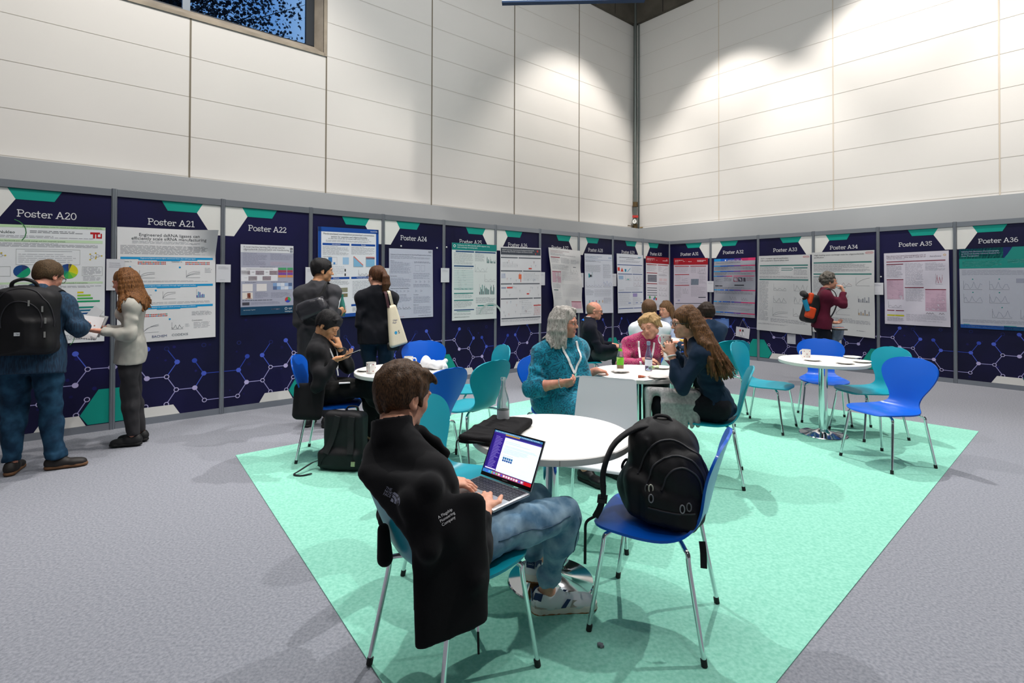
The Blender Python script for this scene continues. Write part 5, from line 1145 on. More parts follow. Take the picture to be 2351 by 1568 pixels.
    def shoe(p, i, m, sole='1a1a1a', h=.006, L=.265, solet=.022, lift=0., name='shoe', toe=None, extra=None, heel=.075, high=0., gum=False):
        q = p.q; t = nrm(toe if toe is not None else p.toe[i]); a = p.an[i]; z0 = a[2] - .098 * q + lift; side = nrm(np.cross(t, (0, 0, 1))); g = lambda y, z, x=0: V(a[0], a[1], 0) + side * x + t * y + V(0, 0, z0 + z)
        up = nrm(np.cross(side, t)); pts = [g(-.1, 0), g(.24, 0), a + V(0, 0, .06)]; L = L * q
        if abs(t[2]) > .05:
            base = a - up * .098 * q; g = lambda y, z, x=0: base + side * x + t * y + up * z; pts = [g(-.1, 0), g(.24, 0), a + up * .06]
        RR = np.column_stack([side, t, up])
        S = Field(*bnds(pts, .09), h); S.cap(g(-.035, .045), g(.02, .05), .037 * q, .039 * q, .02); S.cap(g(.02, .045), g(L - .115, .034), .040 * q, .035 * q, .03, (up, .8)); S.cap(g(L - .15, .034), g(L - .105, .030), .043 * q, .036 * q, .02, (up, .7)); S.cap(g(-.03, .055), g(-.022, heel + high), .034 * q, .036 * q, .02)
        S.cap(g(-.02, .05), g(.045, heel - .012 + high * .5), .034 * q, .034 * q, .02); S.cut(g(0, .012), -up); S.cap(g(-.012, heel - .005 + high), g(-.012, heel + .06 + high), .028 * q, .034 * q, .004, op='s')
        if extra: extra(S, g, RR)
        o = S.mesh(name, m, p.root)
        S = Field(*bnds(pts, .09), h); S.cap(g(-.033, .012), g(.03, .012), .039 * q, .037 * q, .02, (up, 5.)); S.cap(g(.03, .012), g(L - .12, .012), .037 * q, .044 * q, .03, (up, 5.)); S.cap(g(L - .12, .012), g(L - .1, .012), .044 * q, .038 * q, .02, (up, 5.))
        S.cut(g(0, solet + .004), up); S.cut(g(0, 0), -up); S.mesh('sole', mat('sole_' + sole, sole, .7), o)
        if gum:
            S = Field(*bnds(pts, .09), h); S.cap(g(-.033, .004), g(.03, .004), .0402 * q, .0382 * q, .02, (up, 5.)); S.cap(g(.03, .004), g(L - .12, .004), .0382 * q, .0452 * q, .03, (up, 5.)); S.cap(g(L - .12, .004), g(L - .1, .004), .0452 * q, .0392 * q, .02, (up, 5.)); S.cut(g(0, .0075), up); S.cut(g(0, -.001), -up); S.mesh('outsole', mat('gum_rubber', '8a5a30', .7), o)
        return o
    def hair(p, m, kind='short', t=.014, h=.0055, noise=.004, seed=3, extra=None, line=.0, sc=(70, 70, 25), back=None, gridpts=(), side=0., fringe=0.):
        """scalp volume with the face cut free; extra adds strands. local: x right, y forward, z up."""
        q, R = p.q, p.HR; L = lambda x, y, z: p.H + R @ (V(x, y, z) * q)
        S = Field(*bnds([L(x_, y_, z_) for x_ in (-.1, .1) for y_ in (-.13, .12) for z_ in (-.1, .14)] + list(gridpts), .03), h)
        S.ell(L(0, -.016, .034), (V(.077, .097, .087) + t) * q, .01, R); S.ell(L(0, -.035, -.01), (V(.066, .062, .07) + t * .6) * q, .03, R)
        S.ell(L(0, .115, -.055 + line), V(.075 - side, .095, .098) * q, .012, R, 's'); S.box(L(0, .07, -.16), V(.2, .14, .12) * q, R, .02, .01, 's')
        for x in (-1, 1): S.ell(L(x * .095, -.004, -.028), V(.030, .027, .034) * q, .008, R, 's') if kind == 'short' else None
        S.ell(L(0, -.02, -.135), V(.09, .10, .052) * q, .01, R, 's') if kind == 'short' else None
        if extra: extra(S, L, R)
        S.noise(noise, sc, R, seed)
        return S.mesh('hair', m, p.root)
def strap(name, m, pts, wd, th=.004, parent=None, nr=None, n=5, mbld=None):
    """ribbon swept along pts; nr(point) gives the outward normal."""
    P = smoothline(pts, n); b = mbld or MB(); K = len(P); vs = []
    for i, c in enumerate(P):
        t = nrm(P[min(i + 1, K - 1)] - P[max(i - 1, 0)]); g = nrm(nr(c) if callable(nr) else nr); s_ = nrm(np.cross(t, g)); g = np.cross(s_, t)
        for a, e in ((-1, 0), (1, 0), (1, 1), (-1, 1)): vs.append(c + s_ * a * wd / 2 + g * e * th)
    fs = [(i * 4 + j, i * 4 + (j + 1) % 4, i * 4 + 4 + (j + 1) % 4, i * 4 + 4 + j) for i in range(K - 1) for j in range(4)] + [(0, 1, 2, 3), (K * 4 - 1, K * 4 - 2, K * 4 - 3, K * 4 - 4)]
    b.add(vs, fs, m)
    return b.build(name, parent, 0) if mbld is None else None
def lanyard(p, m, drop=.42, badge=True, w=.018, col='c8c8cc', bw=(.09, .065), side=0., fo=.0):
    q = p.q; nk = p.neck; up, SF, SR = p.up, p.SF, p.SR
    f = lambda x, y, z: nk + SR * x * q + SF * y * q + up * z * q
    L = []
    for sx in (-1, 1): L.append([f(sx * .0, -.085, .01), f(sx * .06, -.055, .03), f(sx * .075, .03, -.0), f(sx * .06, .115 + fo, -.10), f(side, .145 + fo, -drop)])
    def drape_(P):
        if p.T is None or np.dot(P - nk, SF) < .02: return P
        h = p.T.ray_cast(Vector([float(x) for x in P + SF * .35]), Vector([float(x) for x in -SF]), .6); return P if h[0] is None else np.array(h[0]) + SF * .007
    b = MB(); L = [[drape_(P) for P in smoothline(l, 5)] for l in L]
    for l in L: strap('', m, l, w, .002, None, lambda c: SF if np.dot(c - nk, SF) > .03 else c - (nk - up * .12), 1, b)
    b.build('lanyard', p.root, 0); e = L[0][-1] + SF * .004
    if badge:
        RR = np.column_stack([SR, SF, up]); b = MB(); c = e - up * (.02 + bw[1] / 2); b.box(c + SF * .006, (bw[0] / 2, .002, bw[1] / 2), mat('badge_white', 'e4e6ea', .3), RR); b.box(e - up * .008 + SF * .004, (.006, .004, .014), CHROME, RR)
        b.box(c + SF * .0085 - up * bw[1] * .44, (bw[0] / 2, .0006, .003), flat('7fd0c4'), RR)
        for k in range(3): b.box(c + SF * .0085 + up * (.015 - .011 * k), (bw[0] * (.36 - .08 * k), .0004, .0014), flat('9a9ca8'), RR)
        b.build('badge', p.root, 0)
UP = (0, 0, 1)
DEN = mat('denim_light', '4f728e', .85, bump=.3, bscale=700, vscale=11, col2='93aec0', detail=5, lo=.36, hi=.68, spec=.2)
DEND = mat('denim_dark', '132c42', .85, bump=.3, bscale=700, vscale=10, col2='2c5470', detail=4, lo=.4, hi=.75, spec=.2)
BLKF = cloth('black_fleece', '101013', .95, .2, 700); GREYC = cloth('charcoal', '3a3a3e'); BLK = cloth('black', '131315')
# ---------------------------------------------------------------- man with laptop (nearest)
p = Person('person in black fleece jacket and light jeans typing on a laptop, nearest the camera', (-.215, 2.07, .54), (-.43, 1.93, .945), (.72, .69), 1.04, .84, shd=.135, shw=.185, elp=(None, (-.135, 1.745, .53)), headf=(.66, .72, -.20), hpos=(-.415, 2.03, 1.075),
           wr=((-.285, 2.165, .685), (-.105, 2.02, .640)), el=((.1, .5, -1), (.1, -.75, -1)), kn=((.10, 2.38, .535), (.235, 2.29, .515)), an=((.12, 2.60, .165), (.165, 2.445, .105)), toe=((.35, .93, -.42), (1, .12)),
           hand_=(((.93, .30, -.03), (0, 0, -1), .42, .25), ((-.12, .93, .20), (0, .1, -1), .36, .25)), fine=.0034, coarse=.011)
P1 = p; p.flat = .60; p.sh[1] = V(-.272, 1.835, .825); p.el[1] = V(-.135, 1.765, .54); p.seat = ((-.222, 2.096), (.72, .69)); p.body()
def flap(S):
    for k in range(8):
        u = k / 7; S.cap((-.285 + .165 * u, 1.70 + .08 * u, .76), (-.265 + .155 * u, 1.67 + .075 * u, .385 + .03 * u), .036, .036, .03, ((.45, -.9, 0), .5))
    S.cap((-.31, 1.72, .80), (-.22, 1.74, .70), .06, .06, .05); S.cap(at(880, 1215, 1.98), at(884, 1282, 1.98), .022, .030, .03)
    S.cut((-.2, 1.7, .378), (.14, -.05, -1))
    e0, e1, ap = at(842, 1085, 1.84), at(985, 1262, 1.665), at(985, 1120, 1.72)      # jacket back falling over the outside of the backrest
    for k in range(9):
        u = k / 8; S.cap(e0 * (1 - u) + e1 * u, ap, .022, .034, .02)
    q0, q1 = at(862, 1040, 1.93), at(1000, 1085, 1.80)
    for k in range(9):
        u = k / 8; S.cap(q0 * (1 - u) + q1 * u, e0 * (1 - u) + e1 * u, .045, .024, .03)
    S.cap(e1, (-.27, 1.70, .62), .026, .03, .03)
    S.path([p.neck + p.up * .05 + p.F * .05, at(965, 992, 2.04), at(1000, 1016, 2.05), at(1024, 1040, 2.05), at(1008, 1080, 2.03)], [.022, .022, .018, .012, .02], .02)
def jnoise(S):
    for k in range(5):
        c = p.el[1] + nrm(p.wr[1] - p.el[1]) * (.03 + .035 * k); S.cap(c + V(.0, -.045, .02), c + V(.03, .02, .045), .006, .006, .012)
p.top('jacket', BLKF, .015, -.02, .86, (.052, .070, .076), .005, 4, h=.0075, extra=flap, post=lambda S: jnoise(S), k=.04, sleevew=1.06)
# collar opened forward, zip puller, chest logo and sleeve lettering
t = MB(); t.tube([(-.108, 1.735, .40), (-.105, 1.733, .30)], .004, BLK, 6); t.box((-.107, 1.734, .385), (.004, .003, .012), CHROME); t.build('zip_pull', p.root)
p.trousers(DEN, .006, .012, .009, 8, 'jeans', .0075, .86, hemr=.062)
jn = [o for o in p.root.children if o.name.startswith('jeans')][0]; JT = bvh(jn)
def onm(T, pts, off):
    o = []
    for q_ in pts: h = T.find_nearest(Vector([float(x) for x in q_])); o.append(np.array(h[0]) + np.array(h[1]) * off)
    return o
hp1, kn1, an1 = p.hip[1], p.kn[1], p.an[1]; sd = V(.35, -.75, .15)
SEAM = mat('denim_seam', '2f4a60', .9)
b = MB(); b.tube(onm(JT, smoothline([hp1 + sd * .2 + V(.08, .02, .02), hp1 * .5 + kn1 * .5 + sd * .2, kn1 + sd * .2], 8), .0006), .0022, SEAM, 5); b.tube(onm(JT, smoothline([kn1 + V(.15, -.1, 0), kn1 * .5 + an1 * .5 + V(.15, -.1, 0), an1 + V(.15, -.08, .09)], 8), .0006), .0022, SEAM, 5); b.build('seam', jn, 0)
for i, an_ in ((0, 0), (1, 1)):
    WS = mat('sneaker_white', 'd9dbdc', .5)
    def sn(S, g, RR): S.noise(.0012, (60, 60, 60), None, 3)
    o = p.shoe(i, WS, 'd8d4c8', .0042, .285, .03, lift=0.0, extra=sn, name='sneaker', gum=True)
    t_ = p.toe[i]; side = nrm(np.cross(t_, UP)); upv = nrm(np.cross(side, t_)); base = p.an[i] - upv * .098 * p.q; g = lambda y, z, x=0: base + side * x + t_ * y + upv * z
    b = MB(); NV = flat('27385e'); GB = flat('a39c90'); GUM = flat('8a5a30')
    for sx in (-1, 1):
        w0 = sx * .0425
        def pq(pts, m, off=.0): b.add([g(y, z, sx * x + sx * off) for y, z, x in pts], [tuple(range(len(pts)))], m)
        pq([(.055, .034, .0435), (.078, .034, .0430), (.104, .066, .0345), (.086, .069, .0350)], NV, .0035)
        pq([(-.062, .032, .030), (-.035, .032, .0405), (.035, .034, .0435), (.035, .044, .0425), (.0, .056, .0405), (-.062, .060, .028)], GB, .0020)
        pq([(.098, .034, .0430), (.130, .034, .0440), (.135, .058, .0330), (.112, .062, .0340)], GB, .0030)
        pq([(-.068, .068, .020), (-.035, .066, .0395), (-.025, .098, .0370), (-.058, .098, .020)], NV, .0025)
    b.box(g(-.0715, .078), (.020, .0015, .018), NV, np.column_stack([side, t_, upv]))
    v, f, w_ = textmesh("Levi's"); b.add([g(-.0737, .073 + q_[1] * .013, (q_[0] - w_ / 2) * .013) for q_ in v], f, flat('d8d8dc'))
    for k in range(5):
        y = .055 + k * .016; b.tube(smoothline([g(y, .0735 - k * .0035, -.02), g(y + .006, .084 - k * .004, 0), g(y, .0735 - k * .0035, .02)], 4), .0022, flat('e4e4e6'), 5)
    b.build('laces_and_trim', o, 0)
def p1hair(S, L, R):
    rr = random.Random(4)
    for _ in range(46):
        x, y = rr.uniform(-.06, .06), rr.uniform(-.07, .095); z = .118 - (x * x * 9 + (y + .01) ** 2 * 5.0); a = L(x, y, z); S.cap(a, a + R @ V(rr.uniform(-.012, .012), rr.uniform(.0, .024), rr.uniform(.0, .010)), .012, .006, .010)
    for x in (-1, 1): S.cap(L(x * .076, .028, .02), L(x * .078, .026, -.022), .010, .006, .01); 
    for k in range(9): x = -.055 + k * .0125; S.cap(L(x, .06, .092), L(x + .006, .096, .070 - .004 * (k % 3)), .014, .008, .010)
p.hair(hairmat('brown', '21170f', '5e422b', (75, 75, 26)), 'short', .012, .0042, .0032, 6, p1hair, line=.0, sc=(190, 90, 70))
eyes(p.root, p.H, p.HR, p.q, brow='2a2018', iris='4a5a5a')
# stubble patch is skin-tone only; jacket lettering
def decal(root, name, texts, o, ex, ey, h, m, off, gap=1.35):
    b = MB(); ex, ey = nrm(ex), nrm(ey); n = np.cross(ex, ey)
    for k, tx in enumerate(texts):
        v, f, w_ = textmesh(tx); b.add([np.array(o) + ex * q_[0] * h + ey * (q_[1] - k * gap * .8) * h + n * off for q_ in v], f, m)
    return b.build(name, root, 0)
def snap(ob, target, off=.0015, dirn=None):
    """lay a decal on the mesh below it along its own normal."""
    from mathutils.bvhtree import BVHTree
    me = target.data; T = BVHTree.FromPolygons([v.co.copy() for v in me.vertices], [tuple(q_.vertices) for q_ in me.polygons])
    d = Vector([float(x) for x in nrm(dirn)])
    for v in ob.data.vertices:
        h = T.ray_cast(v.co - d * .15, d, .4)
        if h[0] is not None: v.co = h[0] - d * off
jk = [o for o in p.root.children if o.name.startswith('jacket')][0]
vdir = lambda P_: nrm(V(P_[0], P_[1], P_[2] - HC))
c = (p.sh[1] * .55 + p.el[1] * .45) + V(.02, -.03, 0)
ex = nrm(V(.70, .10, .42)); d = vdir(c); ey = nrm(np.cross(-d, ex)) ; ey = -ey if ey[2] < 0 else ey
lt = decal(p.root, 'sleeve_lettering', ['A Flagship', 'Pioneering', 'Company'], at(1008, 1192, 1.72), ex, ey, .0125, flat('d8d8dc'), 0, 1.25); snap(lt, jk, .0015, d)
c2 = at(885, 1122, 1.75); ex2 = nrm(V(.8, .1, -.38)); ey2 = nrm(np.cross(-vdir(c2), ex2)); ey2 = -ey2 if ey2[2] < 0 else ey2
lt = decal(p.root, 'back_lettering', ['THE', 'NORTH', 'FACE'], c2, ex2, ey2, .0115, flat('8d8fa2'), 0, 1.05)
b = MB(); n = 14
for k, (r0, r1) in enumerate(((.0, .010), (.013, .020), (.0225, .029))):
    pts = [(r0 * math.cos(a), r0 * math.sin(a)) for a in np.linspace(-.1, 1.6, n)] + [(r1 * math.cos(a), r1 * math.sin(a)) for a in np.linspace(1.6, -.1, n)]
    base = c2 + ex2 * .031 - ey2 * .028; b.add([base + ex2 * x + ey2 * y for x, y in pts], [(i, i + 1, 2 * n - 2 - i, 2 * n - 1 - i) for i in range(n - 1)], flat('8d8fa2'))
em = b.build('back_emblem', p.root, 0); snap(lt, jk, .0015, vdir(c2)); snap(em, jk, .0015, vdir(c2))
# ---------------------------------------------------------------- seated man with phone (left table)
def patt(name, stops, scale=14, dist=3., rough=.8, bands=None, lo=.0):
    if name in MATS: return MATS[name]
    m = mat(name, stops[0][1], rough, bump=.3, bscale=300, sheen=.2, spec=.2); t = m.node_tree; b_ = t.nodes['Principled BSDF']; tc = t.nodes.new('ShaderNodeTexCoord')
    n = t.nodes.new('ShaderNodeTexNoise'); n.inputs['Scale'].default_value = scale * .35; n.inputs['Detail'].default_value = 2; t.links.new(tc.outputs['Object'], n.inputs['Vector'])
    ad = t.nodes.new('ShaderNodeMixRGB'); ad.blend_type = 'LINEAR_LIGHT'; ad.inputs[0].default_value = .12 * dist; t.links.new(tc.outputs['Object'], ad.inputs[1]); t.links.new(n.outputs['Color'], ad.inputs[2])
    v = t.nodes.new('ShaderNodeTexVoronoi'); v.inputs['Scale'].default_value = scale; t.links.new(ad.outputs[0], v.inputs['Vector'])
    w = t.nodes.new('ShaderNodeMath'); w.operation = 'MULTIPLY'; w.inputs[1].default_value = bands or 3.; t.links.new(v.outputs['Distance'], w.inputs[0]); fr = t.nodes.new('ShaderNodeMath'); fr.operation = 'FRACT'; t.links.new(w.outputs[0], fr.inputs[0])
    r = t.nodes.new('ShaderNodeValToRGB'); r.color_ramp.interpolation = 'LINEAR'; e = r.color_ramp.elements; e[0].position = stops[0][0]; e[0].color = lin(stops[0][1]); e[1].position = stops[-1][0]; e[1].color = lin(stops[-1][1])
    for ps, c in stops[1:-1]: x = e.new(ps); x.color = lin(c)
    t.links.new(fr.outputs[0], r.inputs[0]); t.links.new(r.outputs[0], b_.inputs['Base Color']); return m
def shoes(p, m, sole='1a1a1a', **k):
    for i in (0, 1): p.shoe(i, m, sole, h=.008, **k)
SHB = mat('shoe_black', '151517', .45)
p = Person('seated person in a black suit looking at a phone, hand at the mouth, left table', (-1.66, 4.65, .55), (-1.665, 4.62, 1.005), (.99, .08), .98, .98, headf=(.85, -.10, -.62), hpos=(-1.60, 4.61, 1.14), roll=.0,
           wr=((-1.515, 4.66, .93), (-1.47, 4.44, .865)), el=((.3, .6, -1), (-.3, -.4, -1)), kn=((-1.26, 4.76, .56), (-1.25, 4.60, .60)), an=((-1.27, 4.80, .11), (-1.10, 4.86, .24)), toe=((1, .1), (.9, .35, -.4)),
           hand_=(((-.25, -.15, 1), (-1, .1, -.2), 1.0, .6), ((.92, -.05, .22), (-.1, .1, 1), .55, .5)), skin='east')
p.seat = ((-1.58, 4.66), (.99, .14)); p.body(); P10 = p
def tails(S):
    for k in range(6):
        u = k / 5; S.cap((-1.80 + .20 * u, 4.47 - .02 * u, .62), (-1.80 + .19 * u, 4.43 - .02 * u, .40), .035, .035, .03, ((0, 1, 0), .6))
def lapel(S): S.cap(p.neck + V(.10, 0, -.02), p.pel + V(.16, 0, .12), .05, .02, .02, op='s')
p.top('blazer', cloth('black_suit', '17171a', .8), .016, -.02, .93, (.045, .062, .066), .007, 11, extra=tails)
p.trousers(cloth('suit_trousers', '151515', .8), .008, .02, .009, 12, to=.95, hemr=.07)
def tousle(n, seed, amp=.012, rr_=(.010, .005), y0=-.08, y1=.075, top=.118):
    def f(S, L, R):
        rr = random.Random(seed)
        for _ in range(n):
            x, y = rr.uniform(-.065, .065), rr.uniform(y0, y1); z = top - (x * x * 9 + (y + .01) ** 2 * 5.2); a = L(x, y, z)
            S.cap(a, a + R @ V(rr.uniform(-1, 1) * amp, rr.uniform(-.3, 1.5) * amp, rr.uniform(-.2, .7) * amp), *rr_, .010)
    return f
HBL = hairmat('black', '0b0b0c', '262426', (80, 80, 22))
def fr10(S, L, R):
    tousle(40, 3, .012, y1=.055)(S, L, R)
    for k in range(9): x = -.05 + k * .0125; S.cap(L(x, .06, .09), L(x * 1.05, .076, .078 - .006 * (k % 3)), .011, .005, .01)
p.hair(HBL, 'short', .015, .006, .004, 9, fr10)
eyes(p.root, p.H, p.HR, p.q, 1., brow='141212', lips='a06a5a')
b = MB(); strap('', mat('lanyard_grey', 'a8aaac', .5), [p.neck + V(.02, -.075, .035), p.neck + V(.10, -.06, -.08), p.neck + V(.155, -.05, -.24), p.neck + V(.17, -.06, -.30)], .014, .002, None, lambda c: V(1, -.5, .1), 6, b); strap('', mat('lanyard_grey', 'a8aaac', .5), [p.neck + V(.05, .05, .03), p.neck + V(.13, .02, -.10), p.neck + V(.16, -.04, -.24)], .014, .002, None, lambda c: V(1, -.3, .1), 6, b); b.build('lanyard', p.root, 0)
b = MB(); b.box((-1.42, 4.50, .655), (.045, .032, .002), mat('badge_white', 'e4e6ea', .3), rotz(.3)); b.build('badge', p.root, 0)
b = MB(); b.tube([p.wr[0] + V(math.cos(a) * .031, math.sin(a) * .033, .0) for a in np.linspace(0, 6.28, 15)], .006, mat('watch_black', '111112', .3), 6, False); b.build('wristwatch', p.root)
shoes(p, SHB)
# ---------------------------------------------------------------- grey-haired woman in teal dress
DRESS = patt('dress_teal', [(0, '0a5c74'), (.25, '0f86a0'), (.62, '0e7c96'), (.78, '07364a'), (.88, '0c6880'), (1., '0a5c74')], 15, 2.6, .75, 2.6)
p = Person('seated person with long grey hair and glasses in a teal patterned dress', (.385, 4.40, .56), (.415, 4.33, 1.045), (.60, -.80), 1.0, 1.30, headf=(.92, -.40, .02), hpos=(.425, 4.28, 1.185), sface=(.5, -.87), shw=.150, shd=.10,
           wr=((.70, 4.38, .785), (.385, 4.055, .742)), el=((.3, -.2, -1), (-.8, .1, -.7)), kn=((.74, 4.12, .55), (.55, 4.00, .55)), an=((.76, 4.16, .11), (.56, 4.02, .11)), toe=((.6, -.8), (.6, -.8)),
           hand_=(((.85, .1, -.12), (0, 0, -1), .8, .3), ((.95, .06, .10), (-.1, .8, .5), .85, .5)), skin='pink', male=False)
p.seat = ((.40, 4.42), (.6, -.8)); p.body(.052); P2 = p
def skirt(S):
    for i in (0, 1): S.cap(p.hip[i], p.kn[i] + V(0, 0, .0), .135, .105, .06); S.cap(p.kn[i] + V(0, 0, -.02), p.kn[i] + V(.0, -.01, -.12), .10, .10, .04)
    for i in (0, 1): S.cap(p.hip[i] * .6 + p.kn[i] * .4, p.kn[i] * .9 + p.hip[i] * .1 - V(0, 0, .05), .11, .10, .05)
    S.cut(V(0, 0, .40), (0, 0, -1))
def cuffs(S):
    for i in (0, 1): c = p.el[i] + (p.wr[i] - p.el[i]) * .36; S.ell(c - nrm(p.wr[i] - p.el[i]) * .05, (.078, .078, .078), .03)
p.top('dress', DRESS, .018, -.22, .40, None, .010, 21, .05, 1.35, .0095, extra=skirt, post=cuffs, hemdir=(0, 0, -1), nsc=(22, 22, 14))
b = MB()
for i in (0, 1): b.tube([p.kn[i] + V(0, 0, -.02), p.kn[i] * .5 + p.an[i] * .5, p.an[i]], [.066, .060, .042], mat('leggings_black', '121214', .8), 14)
b.build('leggings', p.root)
HGR = hairmat('grey', '6e6862', 'c9c4bd', (75, 75, 7))
def grey(S, L, R):
    rr = random.Random(2)
    for k in range(70):
        a = math.radians(rr.uniform(-105, 285 - 180)) if False else math.radians(rr.uniform(150, 390)); x, y = math.cos(a) * .085, math.sin(a) * .098 - .012
        if y > .03: continue
        z1 = rr.uniform(-.20, -.13); w_ = rr.uniform(-.014, .014)
        S.path([L(x * .55, y * .6, .112), L(x * 1.02, y * 1.02, .03), L(x * 1.16 + w_, y * 1.12, -.06), pushout(p.T, L(x * 1.25, y * 1.16, -.11), .012), pushout(p.T, L(x * 1.45 - w_, y * 1.25 + .01, z1), .012)], [.016, .017, .018, .015, .007], .013)
    for k in range(8): S.path([L(.012, .0, .122), L(.055, .045 - k * .005, .097), L(.084, .02 - k * .008, .02), L(.096, -.0 - k * .006, -.08), L(.10, .0 - k * .01, -.16)], [.012, .014, .014, .015, .009], .012); S.path([L(.012, .02, .122), L(-.04, .075 - k * .005, .098), L(-.079, .05 - k * .010, .03), L(-.09, .02 - k * .006, -.08), L(-.10, .03 - k * .01, -.16)], [.012, .013, .013, .015, .009], .012)
p.hair(HGR, 'long', .015, .0062, .005, 5, grey, gridpts=[p.H + p.HR @ V(x, y, -.22) for x in (-.15, .15) for y in (-.15, .1)], sc=(150, 150, 16))
eyes(p.root, p.H, p.HR, p.q, brow='8a7a6a', lips='b0605c', iris='5a6a72'); glasses(p.root, p.H, p.HR, p.q, '5a4a40', .0014); lanyard(p, mat('lanyard_white', 'e6e6e6', .5), .21, True, .02, side=.03, fo=.035, bw=(.092, .068))
def ringtube(root, name, c, u, r, th, m, n=18, bead=False):
    u = nrm(u); a = nrm(np.cross(u, (0.3, .2, 1))); c2 = np.cross(u, a); b = MB(); pts = [c + (a * math.cos(t_) + c2 * math.sin(t_)) * r for t_ in np.linspace(0, 6.2832, n)]
    b.tube(pts, th, m, 6, False)
    if bead:
        for q_ in pts[::2]: b.box(q_, (th * 1.6,) * 3, m)
    return b.build(name, root)
ringtube(p.root, 'bracelet', p.wr[1] + V(-.01, 0, 0), p.wr[1] - p.el[1], .036, .0025, mat('bracelet_silver', 'd8d6d0', .2, .6), bead=True); shoes(p, SHB)
# ---------------------------------------------------------------- woman in pink top
PINKM = patt('pink_paisley', [(0, '3c1440'), (.2, 'a01c58'), (.42, 'c8246c'), (.6, '6c1c58'), (.75, 'd84a80'), (.88, 'c09080'), (1., '8c1c50')], 17, 3., .75, 3.5)
p = Person('seated person with short blond hair in a pink and purple paisley top', (1.335, 5.42, .55), (1.335, 5.27, .955), (-.16, -.98), .98, 1.02, headf=(-.62, -.74, -.22), hpos=(1.355, 5.19, 1.095), roll=-.28, shw=.165,
           wr=((1.455, 5.01, .825), (1.265, 4.99, .79)), el=((.9, .2, -.6), (-.9, .2, -.6)), kn=((1.40, 4.96, .56), (1.20, 4.97, .56)), an=((1.40, 4.98, .11), (1.2, 5.0, .11)), toe=((0, -1), (-.1, -1)),
           hand_=(((-.1, -.75, .35), (-.8, 0, -.2), .8, .6), ((.75, -.25, -.02), (0, .2, -1), .5, .3)), skin='fair', male=False)
p.seat = ((1.33, 5.42), (-.2, -.98)); p.body(.05); p.top('blouse', PINKM, .014, -.12, .90, None, .007, 31, .015, .95); p.trousers(cloth('black_trousers', '141416'), .008, .014, .006)
def bob(S, L, R):
    rr = random.Random(8)
    for _ in range(120):
        x, y = rr.uniform(-.068, .068), rr.uniform(-.095, .055); z = .114 - (x * x * 9 + (y + .01) ** 2 * 5.2); a = L(x, y, z); S.path([a, a + R @ V(x * .45, -.008 + y * .3, -.036)], [.009, .005], .008)
    for k in range(18): x = -.058 + k * .0068; S.path([L(x * .4 - .02, .02, .118), L(x * .9 + .004, .076, .092), L(x * 1.05 + .016, .092 - abs(x) * .45, .066 - .012 * (k % 2) + x * .12)], [.010, .010, .004], .008)
    for sx in (-1, 1):
        for k in range(6): S.path([L(sx * .06, .03 - k * .02, .10), L(sx * .084, .035 - k * .018, .04), L(sx * .085, .026 - k * .018, -.012 - .008 * k)], [.012, .013, .007], .01)
p.hair(hairmat('blond', '80623c', 'c9a878', (85, 85, 12)), 'bob', .009, .0052, .0022, 7, bob, sc=(150, 120, 25)); eyes(p.root, p.H, p.HR, p.q, .9, brow='8a6a48', lips='b8706a'); lanyard(p, mat('lanyard_white', 'e6e6e6', .5), .30, False, .018, fo=.01); shoes(p, SHB)
# ---------------------------------------------------------------- long-haired woman in navy
NAVYT = cloth('navy_jersey', '15273c', .8); DKN = cloth('dark_navy', '0f1118')
p = Person('seated person with very long brown hair in a navy top drinking from a mug', (1.60, 4.13, .565), (1.435, 4.10, 1.075), (-.95, .31), 1.0, 1.0, headf=(-.985, -.02, -.06), hpos=(1.345, 4.09, 1.205), shw=.165,
           wr=((1.215, 4.03, .965), (1.30, 4.30, .985)), el=((.2, -.35, -1), (.1, .5, -1)), kn=((1.17, 4.16, .57), (1.22, 4.33, .57)), an=((1.22, 4.13, .11), (1.27, 4.38, .11)), toe=((-1, .1), (-1, .3)),
           hand_=(((-.12, .30, .95), (.25, .9, -.1), .85, .5), ((-.55, -.45, .70), (-.1, -.9, .0), .6, .5)), skin='fair', male=False)
p.seat = ((1.55, 4.16), (-.93, .37)); p.body(.048); P5 = p; p.top('top', NAVYT, .011, -.07, .86, None, .006, 41, 0, .9, .0085, nsc=(14, 14, 60)); p.trousers(DKN, .012, .016, .006, 42)
HLB = hairmat('long_brown', '2a1c12', '7a5432', (60, 60, 3.2))
def two(f1, f2):
    def f(S, L, R): f1(S, L, R); f2(S, L, R)
    return f
def longh(n, down, spread=1.0, seed=1, back=.0, front=-.05, wsc=1., av=None, xb=0.):
    def f(S, L, R):
        rr = random.Random(seed)
        for k in range(n):
            a = math.radians(180 + 180 * rr.random()); cx, cy = math.cos(a), math.sin(a); x, y = cx * .082, cy * .095 - .006; y = min(y, front + .06); bx = xb * rr.random()
            z1 = rr.uniform(-down, -down + .08); sp = 1.15 + .45 * spread * rr.random(); w_ = rr.uniform(-.012, .012)
            p0, p1 = L(x * .45, y * .5, .115), L(x * 1.02, y * 1.04, .03); p2 = p1 + R @ V(x * .25 + w_, y * .3 - back * .3, -.02) + V(0, 0, -.10); p2 = p2 + R @ V(bx * .5, 0, 0); p3 = p1 + R @ V(x * (sp - 1) * 2 - w_ + bx, y * (sp - 1) * 1.6 - back, 0) + V(0, 0, z1)
            if av is not None:
                pp = smoothline([p0, p1, p2, p3], 3); pp = pp[:3] + [pushout(av, P_, .012) for P_ in pp[3:]]; K = len(pp) - 1; S.path(pp, [(.014 + .006 * math.sin(3.14 * i / K) - .006 * (i / K) ** 3) * wsc for i in range(K + 1)], .012)
            else: S.path([p0, p1, p2, p3], [.015 * wsc, .018 * wsc, .020 * wsc, .010 * wsc], .014)
    return f
